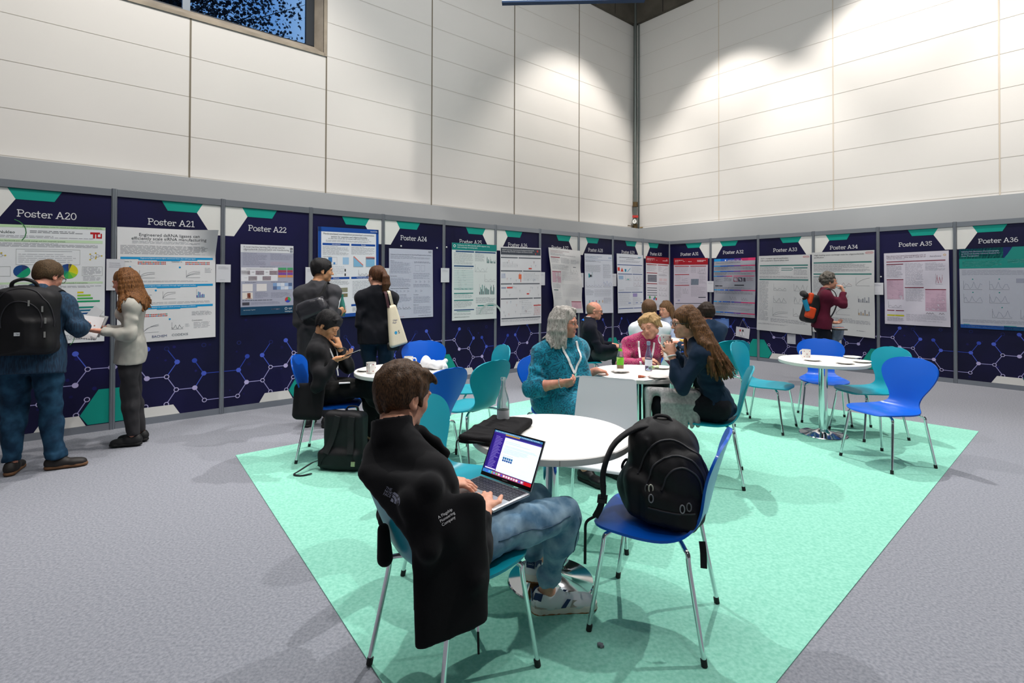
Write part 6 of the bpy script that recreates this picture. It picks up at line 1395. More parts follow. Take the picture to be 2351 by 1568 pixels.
gp_ = [p.H + p.HR @ V(x, y, 0) + V(0, 0, z) for x in (-.2, .2) for y in (-.34, .05) for z in (-.48, .1)]
p.hair(HLB, 'long', .014, .0054, .003, 5, two(longh(90, .42, 1.1, 3, .09, av=p.T, xb=-.06), longh(260, .46, 1.4, 13, .115, av=p.T, xb=-.08, wsc=.55)), gridpts=gp_, sc=(130, 130, 7)); eyes(p.root, p.H, p.HR, p.q, brow='3a2a1e', lips='b0706a'); glasses(p.root, p.H, p.HR, p.q, '1a1a1c', .0019)
b = MB(); cl = at(1668, 822, 4.02); HC_ = mat('clip_silver', 'd8d4cc', .25, .7)
for k in range(3): b.tube(smoothline([cl + V(-.045 + .03 * k, -.01, .045 - .045 * k), cl + V(-.02 + .03 * k, -.045, .02 - .045 * k), cl + V(.0 + .03 * k, -.01, .0 - .045 * k)], 5), .005, HC_, 6)
b.build('hair_clip', p.root); ringtube(p.root, 'wristband', p.wr[0] - nrm(p.wr[0] - p.el[0]) * .01, p.wr[0] - p.el[0], .030, .006, mat('band_white', 'e0d8d8', .5)); shoes(p, SHB)
# ---------------------------------------------------------------- bald man, far left of the far table
p = Person('seated bald person with dark-rimmed glasses in a navy cardigan', (1.03, 7.24, .55), (1.05, 7.18, 1.00), (1, -.05), 1.0, 1.0, headf=(.99, -.12, -.10), hpos=(1.12, 7.17, 1.135),
           wr=((1.40, 7.30, .66), (1.40, 7.05, .66)), el=((-.5, .3, -1), (-.5, -.3, -1)), kn=((1.46, 7.30, .55), (1.46, 7.10, .57)), an=((1.46, 7.32, .11), (1.46, 7.1, .11)), toe=((1, 0), (1, 0)),
           hand_=(((1, 0, -.1), (0, 0, -1), .6, .3), ((1, 0, -.1), (0, 0, -1), .6, .3)), skin='pink', fine=.0065, coarse=.016)
p.seat = ((.98, 7.25), (1, -.03)); p.body(); p.top('cardigan', cloth('navy_knit', '11131f'), .02, -.10, .93, (.03, .068, .068), .006, 51, .03); p.trousers(GREYC, .008, .014, .006); p.hair(hairmat('stubble', '8a705c', '9a8068'), 'short', .0022, .007, .0, 5, lambda S, L, R: S.ell(L(0, .03, .09), V(.09, .12, .07), .01, R, 's'))
eyes(p.root, p.H, p.HR, p.q, brow='6a5040'); glasses(p.root, p.H, p.HR, p.q, '1a1410', .0026); shoes(p, SHB)
b = MB(); strap('', flat('1f6fd0'), [p.neck + V(-.02, -.10, -.03), p.neck + V(-.075, -.03, .02), p.neck + V(-.07, .05, .0), p.neck + V(0, .08, 0)], .05, .008, None, lambda c: c - p.neck + V(0, 0, .1), 6, b); b.build('blue_strap', p.root, 0)
b = MB(); b.lathe([(.061, .0), (.064, .035), (.058, .04), (.054, .0)], mat('collar_white', 'dfe2e6', .6), p.neck + V(.0, 0, .02), 20); b.build('shirt_collar', p.root)
# ---------------------------------------------------------------- white shirt man, seen from behind
p = Person('seated person in a white shirt seen from behind at the far table', (1.64, 6.28, .55), (1.63, 6.27, 1.045), (.3, .95), 1.0, 1.02, headf=(.12, .99, -.05), hpos=(1.64, 6.33, 1.19), 
           wr=((1.5, 6.66, .76), (1.85, 6.62, .76)), kn=((1.65, 6.72, .55), (1.86, 6.66, .55)), an=((1.66, 6.74, .11), (1.88, 6.68, .11)), toe=((.3, 1), (.3, 1)),
           hand_=(((.5, .8, -.05), (0, 0, -1), .6, .3), ((.1, 1, -.05), (0, 0, -1), .6, .3)), skin='pink', fine=.0062, coarse=.016)
p.seat = ((1.64, 6.2), (.3, .95)); p.body(); p.top('shirt', cloth('white_cotton', 'dfe1e6', .75), .014, -.12, .92, (.045, .062, .064), .006, 61, .0); p.trousers(GREYC, .008, .014, .006); p.hair(hairmat('mid_brown', '3a281b', '6f5138', (80, 80, 22)), 'short', .010, .006, .003, 5, tousle(20, 5, .008)); eyes(p.root, p.H, p.HR, p.q); shoes(p, SHB)
# ---------------------------------------------------------------- pale-blue shirt woman
p = Person('seated person with long light-brown hair in a pale blue shirt, behind the one in white', (2.33, 7.82, .55), (2.28, 7.76, .99), (-.75, -.66), .98, .95, headf=(-.85, -.52, -.05), hpos=(2.245, 7.72, 1.125), shw=.16,
           wr=((2.15, 7.45, .77), (1.95, 7.62, .77)), kn=((2.08, 7.50, .55), (1.95, 7.62, .55)), an=((2.1, 7.5, .11), (1.95, 7.65, .11)), toe=((-.8, -.6), (-.8, -.6)),
           hand_=(((-.8, -.4, 0), (0, 0, -1), .6, .3), ((-.9, -.4, 0), (0, 0, -1), .6, .3)), skin='fair', male=False, fine=.0065, coarse=.016)
p.seat = ((2.42, 7.9), (-.8, -.6)); p.body(); p.top('shirt', cloth('pale_blue', 'b4c2dc', .75), .013, -.12, .92, None, .005, 71, 0, .8); p.trousers(DKN, .008, .014, .006)
gp_ = [p.H + p.HR @ V(x, y, 0) + V(0, 0, z) for x in (-.2, .2) for y in (-.2, .05) for z in (-.36, .1)]
p.hair(hairmat('light_brown', '4a3524', '8a6848', (60, 60, 5)), 'long', .013, .0085, .004, 5, two(longh(40, .28, .9, 5, .03, av=p.T), longh(110, .31, 1., 15, .035, av=p.T, wsc=.6)), gridpts=gp_, sc=(110, 110, 9)); eyes(p.root, p.H, p.HR, p.q); shoes(p, SHB)
# ---------------------------------------------------------------- dark-haired man in navy, far right
p = Person('seated person with short dark hair in a dark blue shirt near panel A31', (2.40, 6.32, .55), (2.36, 6.34, 1.015), (-.30, .95), 1.0, 1.0, headf=(-.30, .95, -.02), hpos=(2.345, 6.40, 1.155),
           wr=((2.1, 6.68, .76), (2.4, 6.75, .76)), kn=((2.18, 6.74, .55), (2.38, 6.78, .55)), an=((2.17, 6.76, .11), (2.38, 6.8, .11)), toe=((-.2, 1), (-.1, 1)),
           hand_=(((-.3, .9, 0), (0, 0, -1), .6, .3), ((-.2, 1, 0), (0, 0, -1), .6, .3)), skin='pink', fine=.0062, coarse=.016)
p.seat = ((2.42, 6.25), (-.25, .97)); p.body(); p.top('shirt', cloth('ink_blue', '1c3048', .8), .014, -.12, .92, (.04, .062, .064), .006, 81, 0); p.trousers(DKN, .008, .014, .006); p.hair(hairmat('dark_brown', '17110d', '35271e', (80, 80, 30)), 'short', .013, .006, .004, 5, tousle(44, 9, .008), sc=(110, 110, 90)); eyes(p.root, p.H, p.HR, p.q); shoes(p, SHB)
# ---------------------------------------------------------------- standing person in maroon sweater
sx = 4.76; D9 = .70; MAR = cloth('maroon_knit', '5c1a30', .85); a1, a2 = flz(1868, 868), flz(1932, 886)
p = Person('standing person with curly grey hair in a maroon sweater drinking from a cup', (sx - .06, 7.33 + D9, .90), (sx - .02, 7.30 + D9, 1.40), (.92, -.38), .98, .98, headf=(.95, -.30, .0), hpos=(sx + .05, 7.32 + D9, 1.545), shw=.165,
           elp=(None, (sx + .12, 7.10 + D9, 1.20)), wr=((sx + .14, 7.36 + D9, .92), (sx + .17, 7.17 + D9, 1.40)), el=((-.6, .2, -.8), (.3, -.2, -1)), kn=((a1[0] + .06, 8.10, .50), (a2[0] - .16, 7.98, .50)), an=((a1[0] + .02, 8.12, .11), (a2[0] - .10, 7.93, .105)), toe=((.9, .3), (1, -.05)),
           hand_=(((.9, -.1, .0), (0, -.3, 1), .8, .4), ((-.12, .25, .95), (-.7, .6, .0), 1.0, .6)), skin='fair', male=False, fine=.0062, coarse=.016)
p.body(); P9 = p; p.top('sweater', MAR, .014, -.06, .93, None, .005, 91, .0, .7); p.trousers(cloth('navy_jeans', '10151f'), .010, .014, .007)
def curl(S, L, R):
    rr = random.Random(8)
    for _ in range(130):
        a, e = rr.uniform(0, 6.283), rr.uniform(-.5, 1.57); x, y, z = .092 * math.cos(a) * math.cos(e), .108 * math.sin(a) * math.cos(e) - .018, .102 * math.sin(e) + .035
        if y > .055 and z < .085: continue
        S.ell(L(x, y, z), [rr.uniform(.014, .024)] * 3, .008)
p.hair(hairmat('curly_grey', '2e2a26', '8c857c', (60, 60, 60)), 'bob', .010, .0065, .004, 5, curl, sc=(120, 120, 120)); eyes(p.root, p.H, p.HR, p.q); shoes(p, mat('boot_tan', '8a4a26', .6), '3a2418', high=.05)
# ---------------------------------------------------------------- standing man in grey suit
p = Person('standing person in a dark grey suit looking at the poster on panel A23', (-2.03, 5.55, .955), (-2.045, 5.56, 1.47), (-.12, .99), 1.02, .93, headf=(.86, .48, -.06), hpos=(-2.01, 5.60, 1.635),
           wr=((-2.20, 5.76, 1.12), (-1.86, 5.66, 1.19)), el=((-.1, -.7, -1), (.1, -.7, -1)), kn=((-2.12, 5.60, .52), (-1.94, 5.58, .52)), an=((-2.13, 5.56, .105), (-1.93, 5.54, .105)), toe=((-.1, 1), (.2, 1)),
           hand_=(((.6, .7, 0), (0, 0, -1), .8, .4), ((.45, .75, .25), (-.6, .3, .0), .85, .5)), skin='east', fine=.0055, coarse=.015)
p.body(); P11 = p; p.top('suit_jacket', cloth('grey_suit', '37373b', .8), .018, -.26, .90, None, .006, 101, h=.0095, sleevew=1.0); p.trousers(cloth('grey_trousers', '242428'), .008, .018, .006)
p.hair(HBL, 'short', .014, .006, .004, 9, tousle(34, 6, .010)); eyes(p.root, p.H, p.HR, p.q, brow='141212'); shoes(p, SHB)
b = MB(); b.lathe([(.064, .0), (.062, .045), (.056, .05), (.056, .0)], mat('collar_white', 'dfe2e6', .6), p.neck + V(.01, .01, .005), 20); b.build('shirt_collar', p.root)
# ---------------------------------------------------------------- standing woman with tote
p = Person('standing person with a brown ponytail in a dark navy top, cream tote on the shoulder', (-1.50, 5.86, .93), (-1.50, 5.88, 1.425), (-.2, .98), 1.0, .90, headf=(-.80, .60, -.02), hpos=(-1.515, 5.92, 1.575), shw=.175,
           wr=((-1.66, 6.00, .93), (-1.33, 6.05, .93)), el=((0, -1, 0), (0, -1, 0)), kn=((-1.58, 5.90, .51), (-1.40, 5.90, .51)), an=((-1.57, 5.84, .105), (-1.39, 5.84, .105)), toe=((-.2, 1), (.2, 1)),
           hand_=(((.2, .6, -.6), (.8, 0, 0), .7, .4), ((-.2, .6, -.6), (-.8, 0, 0), .7, .4)), skin='fair', male=False, fine=.0055, coarse=.015, shd=.09)
p.body(); P12 = p; p.top('dark_top', cloth('midnight', '0b0d15', .8), .013, -.10, .70, None, .006, 111, .0, .7); p.trousers(cloth('blue_jeans', '15283a'), .008, .010, .006)
def pony(S, L, R):
    S.ell(L(0, -.12, .035), V(.024, .03, .028), .02, R)
    for k in range(12): x = -.022 + k * .004; S.path([L(x * .5, -.125, .04), L(x, -.155, -.01), L(x * 1.4, -.150 - .01 * (k % 3), -.09), L(x * 1.2, -.13, -.17 - .015 * (k % 4))], [.014, .018, .016, .006], .012)
p.hair(hairmat('pony_brown', '2c1a10', '5f3d26', (70, 70, 8)), 'short', .008, .006, .003, 5, pony, gridpts=[p.H + p.HR @ V(0, -.17, -.24)], sc=(130, 130, 12)); eyes(p.root, p.H, p.HR, p.q); glasses(p.root, p.H, p.HR, p.q, '1a1a1c', .002); shoes(p, SHB)
# ---------------------------------------------------------------- standing man with backpack, far left
p = Person('standing person in a dark blue shirt and jeans carrying a black backpack, far left', (-3.80, 4.18, .92), (-3.82, 4.26, 1.41), (-.42, .91), 1.02, 1.05, headf=(.16, .92, -.38), hpos=(-3.83, 4.37, 1.555),
           elp=(None, (-3.545, 4.33, 1.12)), wr=((-4.02, 4.58, 1.15), (-3.70, 4.53, 1.16)), el=((-.9, -.2, -.7), (.9, -.1, -.7)), kn=((-3.93, 4.19, .50), (-3.69, 4.25, .50)), an=((-3.91, 4.15, .105), (-3.67, 4.27, .105)), toe=((-.45, .9), (.80, .45)),
           hand_=(((.8, .5, 0), (0, -.2, -1), .7, .4), ((-.6, .7, 0), (0, -.2, -1), .7, .4)), skin='pink', fine=.005, coarse=.014)
p.body(); P13 = p; CHK = mat('checked_shirt', '12283e', .85, bump=.5, bscale=60, vscale=60, col2='1c3c56', detail=1, lo=.4, hi=.6, stretch=(1.6, 1.6, .25)); p.top('shirt', CHK, .020, -.14, .93, (.035, .064, .064), .006, 121, .02, h=.009, sleevew=1.15); p.trousers(DEND, .006, .014, .009, 122, 'jeans', .009, 1.03, hemr=.066)
p.hair(hairmat('sandy_brown', '33261a', '6b553c', (80, 80, 30)), 'short', .009, .006, .003, 9, tousle(24, 12, .006)); eyes(p.root, p.H, p.HR, p.q); glasses(p.root, p.H, p.HR, p.q, '1a1a1c', .0018); shoes(p, mat('shoe_dark', '1e1a18', .6), '6a4a30')
b = MB(); b.tube([p.neck + p.HR[:, 0] * .0 + V(.066 * math.cos(a), .064 * math.sin(a) + .01, .035 + .012 * math.sin(a)) for a in np.linspace(2.6, 7.0, 14)], .008, mat('lanyard_white', 'e6e6e6', .5), 6); b.build('lanyard', p.root)
# ---------------------------------------------------------------- woman in white shirt
p = Person('standing person with long auburn hair in a light grey shirt holding papers', (-3.54, 4.92, .90), (-3.50, 4.90, 1.365), (-.86, -.50), .96, .92, headf=(-.97, -.16, -.16), hpos=(-3.575, 4.89, 1.505), shw=.155,
           elp=((-3.405, 4.73, 1.035), None), wr=((-3.63, 4.65, 1.075), (-3.76, 4.86, 1.09)), el=((.8, -.3, -.8), (.7, .3, -.8)), kn=((-3.51, 4.86, .49), (-3.57, 4.98, .49)), an=((-3.47, 4.87, .105), (-3.50, 5.00, .105)), toe=((-.95, -.3), (-.95, -.25)),
           hand_=(((-.95, -.2, .08), (-.1, .35, .9), .55, .5), ((-.5, -.8, .1), (0, -.2, 1), .6, .4)), skin='pink', male=False, fine=.0052, coarse=.014)
p.body(); P14 = p; p.top('shirt', cloth('light_grey_shirt', 'aaa79f', .75), .013, -.13, .90, (.035, .055, .058), .006, 131, .0, .8, h=.0085, nsc=(30, 30, 22)); p.trousers(cloth('charcoal_trousers', '2c2b2e', .8), .008, .012, .007, 132)
gp_ = [p.H + p.HR @ V(x, y, 0) + V(0, 0, z) for x in (-.17, .17) for y in (-.2, .06) for z in (-.38, .1)]
p.hair(hairmat('auburn', '3a2110', '8f5f34', (60, 60, 5)), 'long', .012, .0052, .003, 5, two(longh(60, .27, .7, 7, .02, -.03, av=p.T), longh(220, .31, .95, 17, .03, -.03, av=p.T, wsc=.5)), gridpts=gp_, sc=(130, 130, 9)); eyes(p.root, p.H, p.HR, p.q)
shoes(p, mat('trainer_black', '131315', .6), '0f0f10')
# ================================================================== things on the tables, bags and held things
CER = mat('ceramic_white', 'e6e4e0', .25, coat=.3); DOT = flat('a02434')
TZ = .7468
def thing(name, loc, label, cat, group=None): return wempty(name, loc, label, cat, group)
def mug(loc, label, rz=0., tilt=None, held=False):
    r = empty('mug', loc, rz, label, 'mug', 'white mugs with red dots'); b = MB(); h = .092; R_ = .0405
    b.lathe([(0, .001), (R_ * .93, .001), (R_ * .97, .004), (R_, h), (R_ * .93, h), (R_ * .90, .008), (0, .008)], CER, n=32)
    for k in range(5):
        for z, o in ((.022, 0), (.05, .5), (.077, 0)):
            a = (k + o) * 2 * math.pi / 5 + .5; c = V(math.cos(a), math.sin(a), 0); t = V(-c[1], c[0], 0); rr_ = R_ * (.97 + .03 * z / h) + .0006
            b.poly([c * rr_ + t * .0045 * math.cos(q) + V(0, 0, z + .0045 * math.sin(q)) for q in np.linspace(0, 5.5, 8)], DOT)
    b.build('cup', r); b = MB(); b.tube(smoothline([(R_ * .97, 0, .076), (R_ + .022, 0, .074), (R_ + .03, 0, .05), (R_ + .02, 0, .024), (R_ * .97, 0, .018)], 5), .005, CER, 8); b.build('handle', r)
    if tilt is not None: r.rotation_euler = (tilt[0], tilt[1], rz)
    return r
def at_table(x, y, z=TZ): return flz(x, y, z)
mug(at_table(852, 857), 'white mug with red dots beside the seated man\'s phone, left table, handle to the camera', -1.4)
mug(at_table(938, 842), 'white mug with red dots in front of the far blue chair, left table', .4)
mug(at_table(1851, 823), 'white mug with red dots standing on the right table', 2.)
def plate(x, y, label, r=.082, z=TZ):
    b = MB(); b.lathe([(0, .004), (r * .55, .004), (r * .62, .006), (r, .014), (r, .0165), (r * .6, .009), (0, .007)][::-1], CER, n=36); b.lathe([(0, 0), (r * .5, 0), (r * .6, .003), (r, .014)], CER, n=36)
    o = b.build('plate'); o.location = at_table(x, y, z); return tag(o, label, 'plate', 'small white plates')
plate(1865, 828, 'white plate just right of the mug on the right table'); plate(1957, 822, 'white plate at the far edge of the right table'); plate(1940, 835, 'white plate at the near edge of the right table'); plate(1978, 832, 'rightmost white plate on the right table')
plate(1424, 854, 'white plate with a crumpled paper napkin on the middle table'); plate(1519, 846, 'white plate under a green snack sachet on the middle table'); plate(1512, 868, 'white plate by the cutlery on the middle table')
plate(838, 852, 'white plate at the left edge of the left table', .07); plate(1572, 786, 'white plate with a sandwich on the far table')
def blob(name, c, half, m, label, cat, amp=.012, sc=(60, 60, 60), seed=1, R=None, rd=.01, h=.004, group=None):
    S = Field(*bnds([V(*c)], V(*[max(half) + amp + .03] * 3)), h); S.box(c, half, R, rd); S.noise(amp, sc, None, seed)
    o = S.mesh(name, m); return tag(o, label, cat, group)
NAPK = mat('paper_napkin', 'dad6d2', .8, bump=.3, bscale=150)
c = at_table(1424, 851, TZ + .02); blob('napkin', c, (.055, .04, .006), NAPK, 'crumpled paper napkin lying on a plate, middle table', 'napkin', .006, (70, 70, 30), 3, rd=.004)
c = at_table(996, 836, TZ + .045); blob('plastic_bag', c, (.12, .05, .038), mat('bag_plastic', 'e8e8ea', .25, spec=.6), 'crumpled white plastic bag on the left table', 'bag', .022, (42, 42, 42), 7, rd=.03, h=.005)
c = at_table(1500, 842, TZ + .022); blob('snack_sachet', c, (.045, .03, .008), mat('sachet_green', '86a83c', .35, vscale=50, col2='d8dcc8'), 'green and white snack sachet on a plate, middle table', 'sachet', .006, (80, 80, 40), 4, rd=.004)
c = at_table(1478, 864, TZ + .010); blob('wrapper', c, (.045, .022, .008), mat('wrapper_red', '7a2a20', .35, vscale=60, col2='c86a48'), 'dark red crumpled wrapper on the middle table', 'wrapper', .006, (80, 80, 40), 5, rd=.004)
c = at_table(1572, 781, TZ + .03); blob('sandwich', c, (.06, .035, .014), mat('bread_yellow', 'd8b45c', .8, bump=.5, bscale=90), 'piece of yellow sandwich on the far table plate', 'food', .004, (60, 60, 60), 6)
for k, (x, y, a) in enumerate(((1497, 873, .5), (1507, 871, .75))):
    b = MB(); c = at_table(x, y, TZ + .004); d = V(math.cos(a), math.sin(a), 0); n_ = V(-d[1], d[0], 0); b.tube([c - d * .08, c + d * .03], .0028, CHROME, 6); RR = np.column_stack([d, n_, [0, 0, 1]])
    b.box(c + d * .06, (.03, .009 if k else .007, .0012), CHROME, RR); tag(b.build('fork' if k == 0 else 'knife'), 'steel %s lying beside a plate at the near edge of the middle table' % ('fork' if k == 0 else 'knife'), 'cutlery')
GL_ = mat('bottle_glass', 'eaf4f2', .02, trans=.92, ior=1.3, spec=.6); GLB = mat('bottle_glass_blue', 'cfdaf0', .03, trans=.95, ior=1.25); GLG = mat('bottle_glass_teal', '5fb0a4', .05, trans=.6, ior=1.2)
def bottle(loc, label, glass, h=.25, r=.032, lab=None, cap=None, drink=None, band=None, tilt=None):
    root = empty('bottle', loc, 0, label, 'bottle'); b = MB(); k = h / .25
    b.lathe([(0, .002), (r * .92, .0), (r, .006), (r, .11 * k), (r * .9, .14 * k), (r * .5, .19 * k), (r * .38, .215 * k), (r * .38, .235 * k), (r * .46, .238 * k), (r * .46, .25 * k), (r * .36, .25 * k), (r * .30, .235 * k), (r * .30, .215 * k), (r * .42, .19 * k), (r * .82, .14 * k), (r * .92, .11 * k), (r * .92, .01), (0, .012)], glass, n=28); b.build('glass', root)
    if lab: b = MB(); z0, z1 = lab[1]; b.lathe([(r + .0006, z0), (r + .0006, z1)], lab[0], n=28); b.build('label', root)
    if band: b = MB(); z0, z1 = band[1]; b.lathe([(r * .62, z0), (r * .43, z1)], band[0], n=20); b.build('neck_band', root)
    if drink: b = MB(); b.lathe([(0, .012), (r * .9, .012), (r * .9, drink[1]), (0, drink[1])], drink[0], n=24); b.build('drink', root)
    if cap: b = MB(); b.lathe([(r * .52, .222 * k), (r * .52, .254 * k), (0, .256 * k)], cap, n=20); b.build('cap', root)
    if tilt: root.rotation_euler = tilt
    return root
bottle(V(-.045, 2.83, TZ), 'clear glass bottle on the front table behind the laptop', GL_, .255, .033, (mat('label_clear', 'c8ccd0', .3), (.03, .085)))
bottle(at_table(1424, 849), 'glass bottle with green label and orange drink on the middle table', GL_, .235, .031, (mat('label_green', '6cc020', .4, vscale=18, col2='b8d878', lo=.5, hi=.56), (.045, .112)), None, (mat('drink_orange', 'e08a18', .2), .06), (flat('6cc020'), (.165, .19)))
bottle(at_table(1489, 851), 'clear bluish water bottle with a white label on the middle table', GLB, .25, .031, (mat('label_white', 'd8dce6', .4, vscale=14, col2='9aa8d0', lo=.6, hi=.66), (.045, .10)), flat('7e93a8'))
hp_ = P11.wr[1] + nrm(P11.hand_[1][0]) * .085 + V(-.02, -.0, -.07)
bottle(hp_, 'teal glass bottle held by the standing person in a grey suit', GLG, .235, .031)
m1 = mug((P5.wr[0] * .5 + P5.wr[1] * .5) + V(-.045, .0, .035), 'white mug held up by the long-haired person in navy', 2.2)
m2 = mug(V(1.445, 4.90, .80), 'white mug with red dots held by the person in the pink top', -.6)
m3 = mug(P9.H + P9.HR @ V(0, .135, -.115), 'small white cup at the mouth of the person in maroon', 3.0, (.0, -.5)); m3.scale = (.7, .7, .7)
# phone of the seated man
ph = thing('phone', P10.wr[1], 'black smartphone held in the hand of the seated person at the left table', 'phone'); b = MB(); c = P10.wr[1] + V(.125, .0, .045); R_ = np.column_stack([nrm(V(.9, .1, .35)), nrm(V(-.1, 1, 0)), nrm(np.cross(nrm(V(.9, .1, .35)), nrm(V(-.1, 1, 0))))])
b.box(c, (.075, .036, .004), mat('phone_black', '131316', .25), R_); b.build('phone_body', ph); b = MB(); b.box(c + R_[:, 2] * .0045, (.071, .033, .0005), mat('phone_screen', '9aa4ac', .1, emit=.4), R_); b.build('screen', ph)

# ---------------------------------------------------------------- laptop on the man's lap
hL, hR = V(-.138, 2.368, .648), V(.078, 2.164, .648); hd_ = nrm(hR - hL); md = nrm(np.cross((0, 0, 1), hd_)); md = md if np.dot(md[:2], (-.69, -.72)) > 0 else -md; md = nrm(md + V(0, 0, -.02)); upn = nrm(np.cross(hd_, md)); upn = upn if upn[2] > 0 else -upn
lp = thing('laptop', (hL + hR) / 2, 'open silver laptop with a purple and white screen on the man\'s lap', 'laptop'); SIL = mat('laptop_silver', 'b9bcc0', .35, .8); wL = float(np.linalg.norm(hR - hL)); mid = (hL + hR) / 2
RB = np.column_stack([hd_, md, upn]); S = Field(*bnds([mid, mid + md * .215], .19), .0042); S.box(mid + md * .106 - upn * .004, (wL / 2, .108, .0068), RB, .006); S.mesh('base', SIL, lp)
b = MB(); KB = mat('laptop_keys', '1d1e2c', .5); P_ = lambda x, y, z=.0030: mid + hd_ * x + md * y + upn * z
b.box(P_(0, .062, .0026), (.138, .052, .0006), mat('key_well', '8d9096', .4, .5), RB)
for r_ in range(6):
    n_ = 14 if r_ else 14; wk = .272 / n_
    if r_ == 5: ks = [(-.136 + wk * .5 + wk * k, wk * .44) for k in range(4)] + [(-.136 + wk * 6.6, wk * 2.4)] + [(-.136 + wk * (9.6 + k), wk * .44) for k in range(5)]
    else: ks = [(-.136 + wk * (k + .5), wk * .44) for k in range(14)]
    for x, hw in ks: b.box(P_(x, .018 + r_ * .0176, .0038), (hw, .0075 if r_ else .0062, .0008), KB, RB)
b.build('keyboard', lp); b = MB(); b.box(P_(0, .166, .0029), (.062, .038, .0003), mat('trackpad', 'a9acb0', .3, .5), RB); b.build('trackpad', lp)
tl = math.radians(27); su = nrm(upn * math.cos(tl) - md * math.sin(tl)); sn = nrm(np.cross(hd_, su)); sn = sn if np.dot(sn, md) > 0 else -sn; RS = np.column_stack([hd_, su, sn]); SH_ = .208
b = MB(); b.box(mid + su * (SH_ / 2 + .006), (wL / 2, SH_ / 2, .003), SIL, RS); b.box(mid + su * (SH_ / 2 + .006) + sn * .0032, (wL / 2 - .001, SH_ / 2 - .001, .0006), mat('screen_bezel', '0c0c0e', .15), RS); lid = b.build('lid', lp)
def em(c, st=1.): return mat('glow_%s_%g' % (c, st), c, .4, emit=st)
b = MB(); X0, X1, Y0, Y1 = -wL / 2 + .006, wL / 2 - .006, .022, SH_ - .001
def sr(x0, y0, x1, y1, c, z=.0042, st=.9):
    g = lambda x, y: mid + hd_ * (X0 + (X1 - X0) * x) + su * (Y0 + (Y1 - Y0) * y) + sn * z; b.quad(g(x0, y0), g(x1, y0), g(x1, y1), g(x0, y1), em(c, st))
sr(0, 0, 1, 1, '1a2a6a', .0040); sr(0, .955, 1, 1, '2f6f9c'); sr(.25, .93, .55, .955, 'c08a2c'); sr(0, .93, .25, .955, '3a2488'); sr(.55, .93, 1, .955, '2a2070'); sr(0, .09, .26, .93, '2f1c84'); sr(0, .09, .05, .93, '22156c', .0043)
sr(.26, .09, 1, .915, 'e4f2fa'); sr(.26, .885, 1, .915, '3a2a90', .0044); sr(0, 0, .86, .075, 'a0406c'); sr(.86, 0, 1, .075, 'b8101c'); sr(0, 0, .2, .075, '2c74b8', .0043); sr(.03, .098, .25, .125, 'd8d4f0', .0046)
rr = random.Random(3)
for k in range(22): sr(.07, .15 + .034 * k, .07 + rr.uniform(.08, .17), .16 + .034 * k, '8a7cc8', .0046)
for k in range(15): sr(.075 + k * .052, .018, .075 + k * .052 + .036, .06, rr.choice(['5aa0e0', 'e0e4ea', '6cc47c', 'd8d0dc', '4a5ad0', 'e8e8ec']), .0046)
for k, (y, w_) in enumerate(((.80, .3), (.765, .5), (.70, .62), (.675, .66), (.64, .5), (.615, .48), (.59, .5), (.565, .46), (.54, .34))): sr(.30, y, .30 + w_, y + .007, 'a8c4d4', .0046)
for k in range(5): sr(.33 + k * .042, .40, .365 + k * .042, .45, '2c6a9c', .0046); sr(.33 + k * .042, .35, .365 + k * .042, .39, '1f4a90', .0046); sr(.33 + k * .042, .47, .35 + k * .042, .50, 'b8ccd8', .0046)
for k in range(30): sr(.03 + .031 * k, .968, .03 + .031 * k + rr.uniform(.01, .02), .985, 'c8dce8', .0046)
for y in (.26, .17, .13): sr(.29, y, .9, y + .004, 'c4dae6', .0046)
b.build('screen', lid, 0)
v, f, w_ = textmesh('MacBook Pro'); b = MB(); b.add([mid + hd_ * (q_[0] - w_ / 2) * .006 + su * (.0125 + q_[1] * .006) + sn * .0044 for q_ in v], f, flat('8a8c90')); b.build('lettering', lid, 0)

# ---------------------------------------------------------------- laptop sleeve on the front table
BF = mat('sleeve_fabric', '19181a', .9, bump=.6, bscale=220, spec=.2); sl = thing('laptop_sleeve', (-.05, 2.95, TZ), 'black padded laptop sleeve with a dangling zip pull on the front table', 'laptop sleeve')
q4 = [flz(1062, 1008, .77), flz(1128, 957, .77), flz(1222, 968, .77), flz(1150, 1016, .77)]; cc_ = sum(q4) / 4; ax1 = nrm((q4[2] + q4[3]) - (q4[0] + q4[1])); ax1 = nrm([ax1[0], ax1[1], 0]); e1 = nrm([*(q4[2] - q4[1] + q4[3] - q4[0])[:2], 0]); e2 = V(-e1[1], e1[0], 0)
h1 = float(np.linalg.norm((q4[2] - q4[1] + q4[3] - q4[0]) / 4)); h2 = float(abs(np.dot((q4[1] - q4[0] + q4[2] - q4[3]) / 4, e2)))
S = Field(*bnds(q4 + [cc_], .05), .0055); RS2 = np.column_stack([e1, e2, [0, 0, 1]]); cc_[2] = TZ + .021; S.box(cc_, (h1 + .01, h2 + .005, .0175), RS2, .012)
for k in range(4): S.cap(cc_ - e1 * h1 * .9 + e2 * h2 * (.9 - .55 * k) + V(0, 0, .012), cc_ + e1 * h1 * (.2 + .15 * k) + e2 * h2 * (.5 - .4 * k) + V(0, 0, .014), .008, .004, .02)
S.noise(.0035, (40, 40, 30), None, 5); S.mesh('pouch', BF, sl)
b = MB(); ed = cc_ - e2 * (h2 + .006); b.tube([ed - e1 * h1 + V(0, 0, -.002), ed + e1 * h1 * .9 + V(0, 0, -.002)], .003, mat('zip_tape', '2c2b2e', .4), 6); b.build('zip', sl)
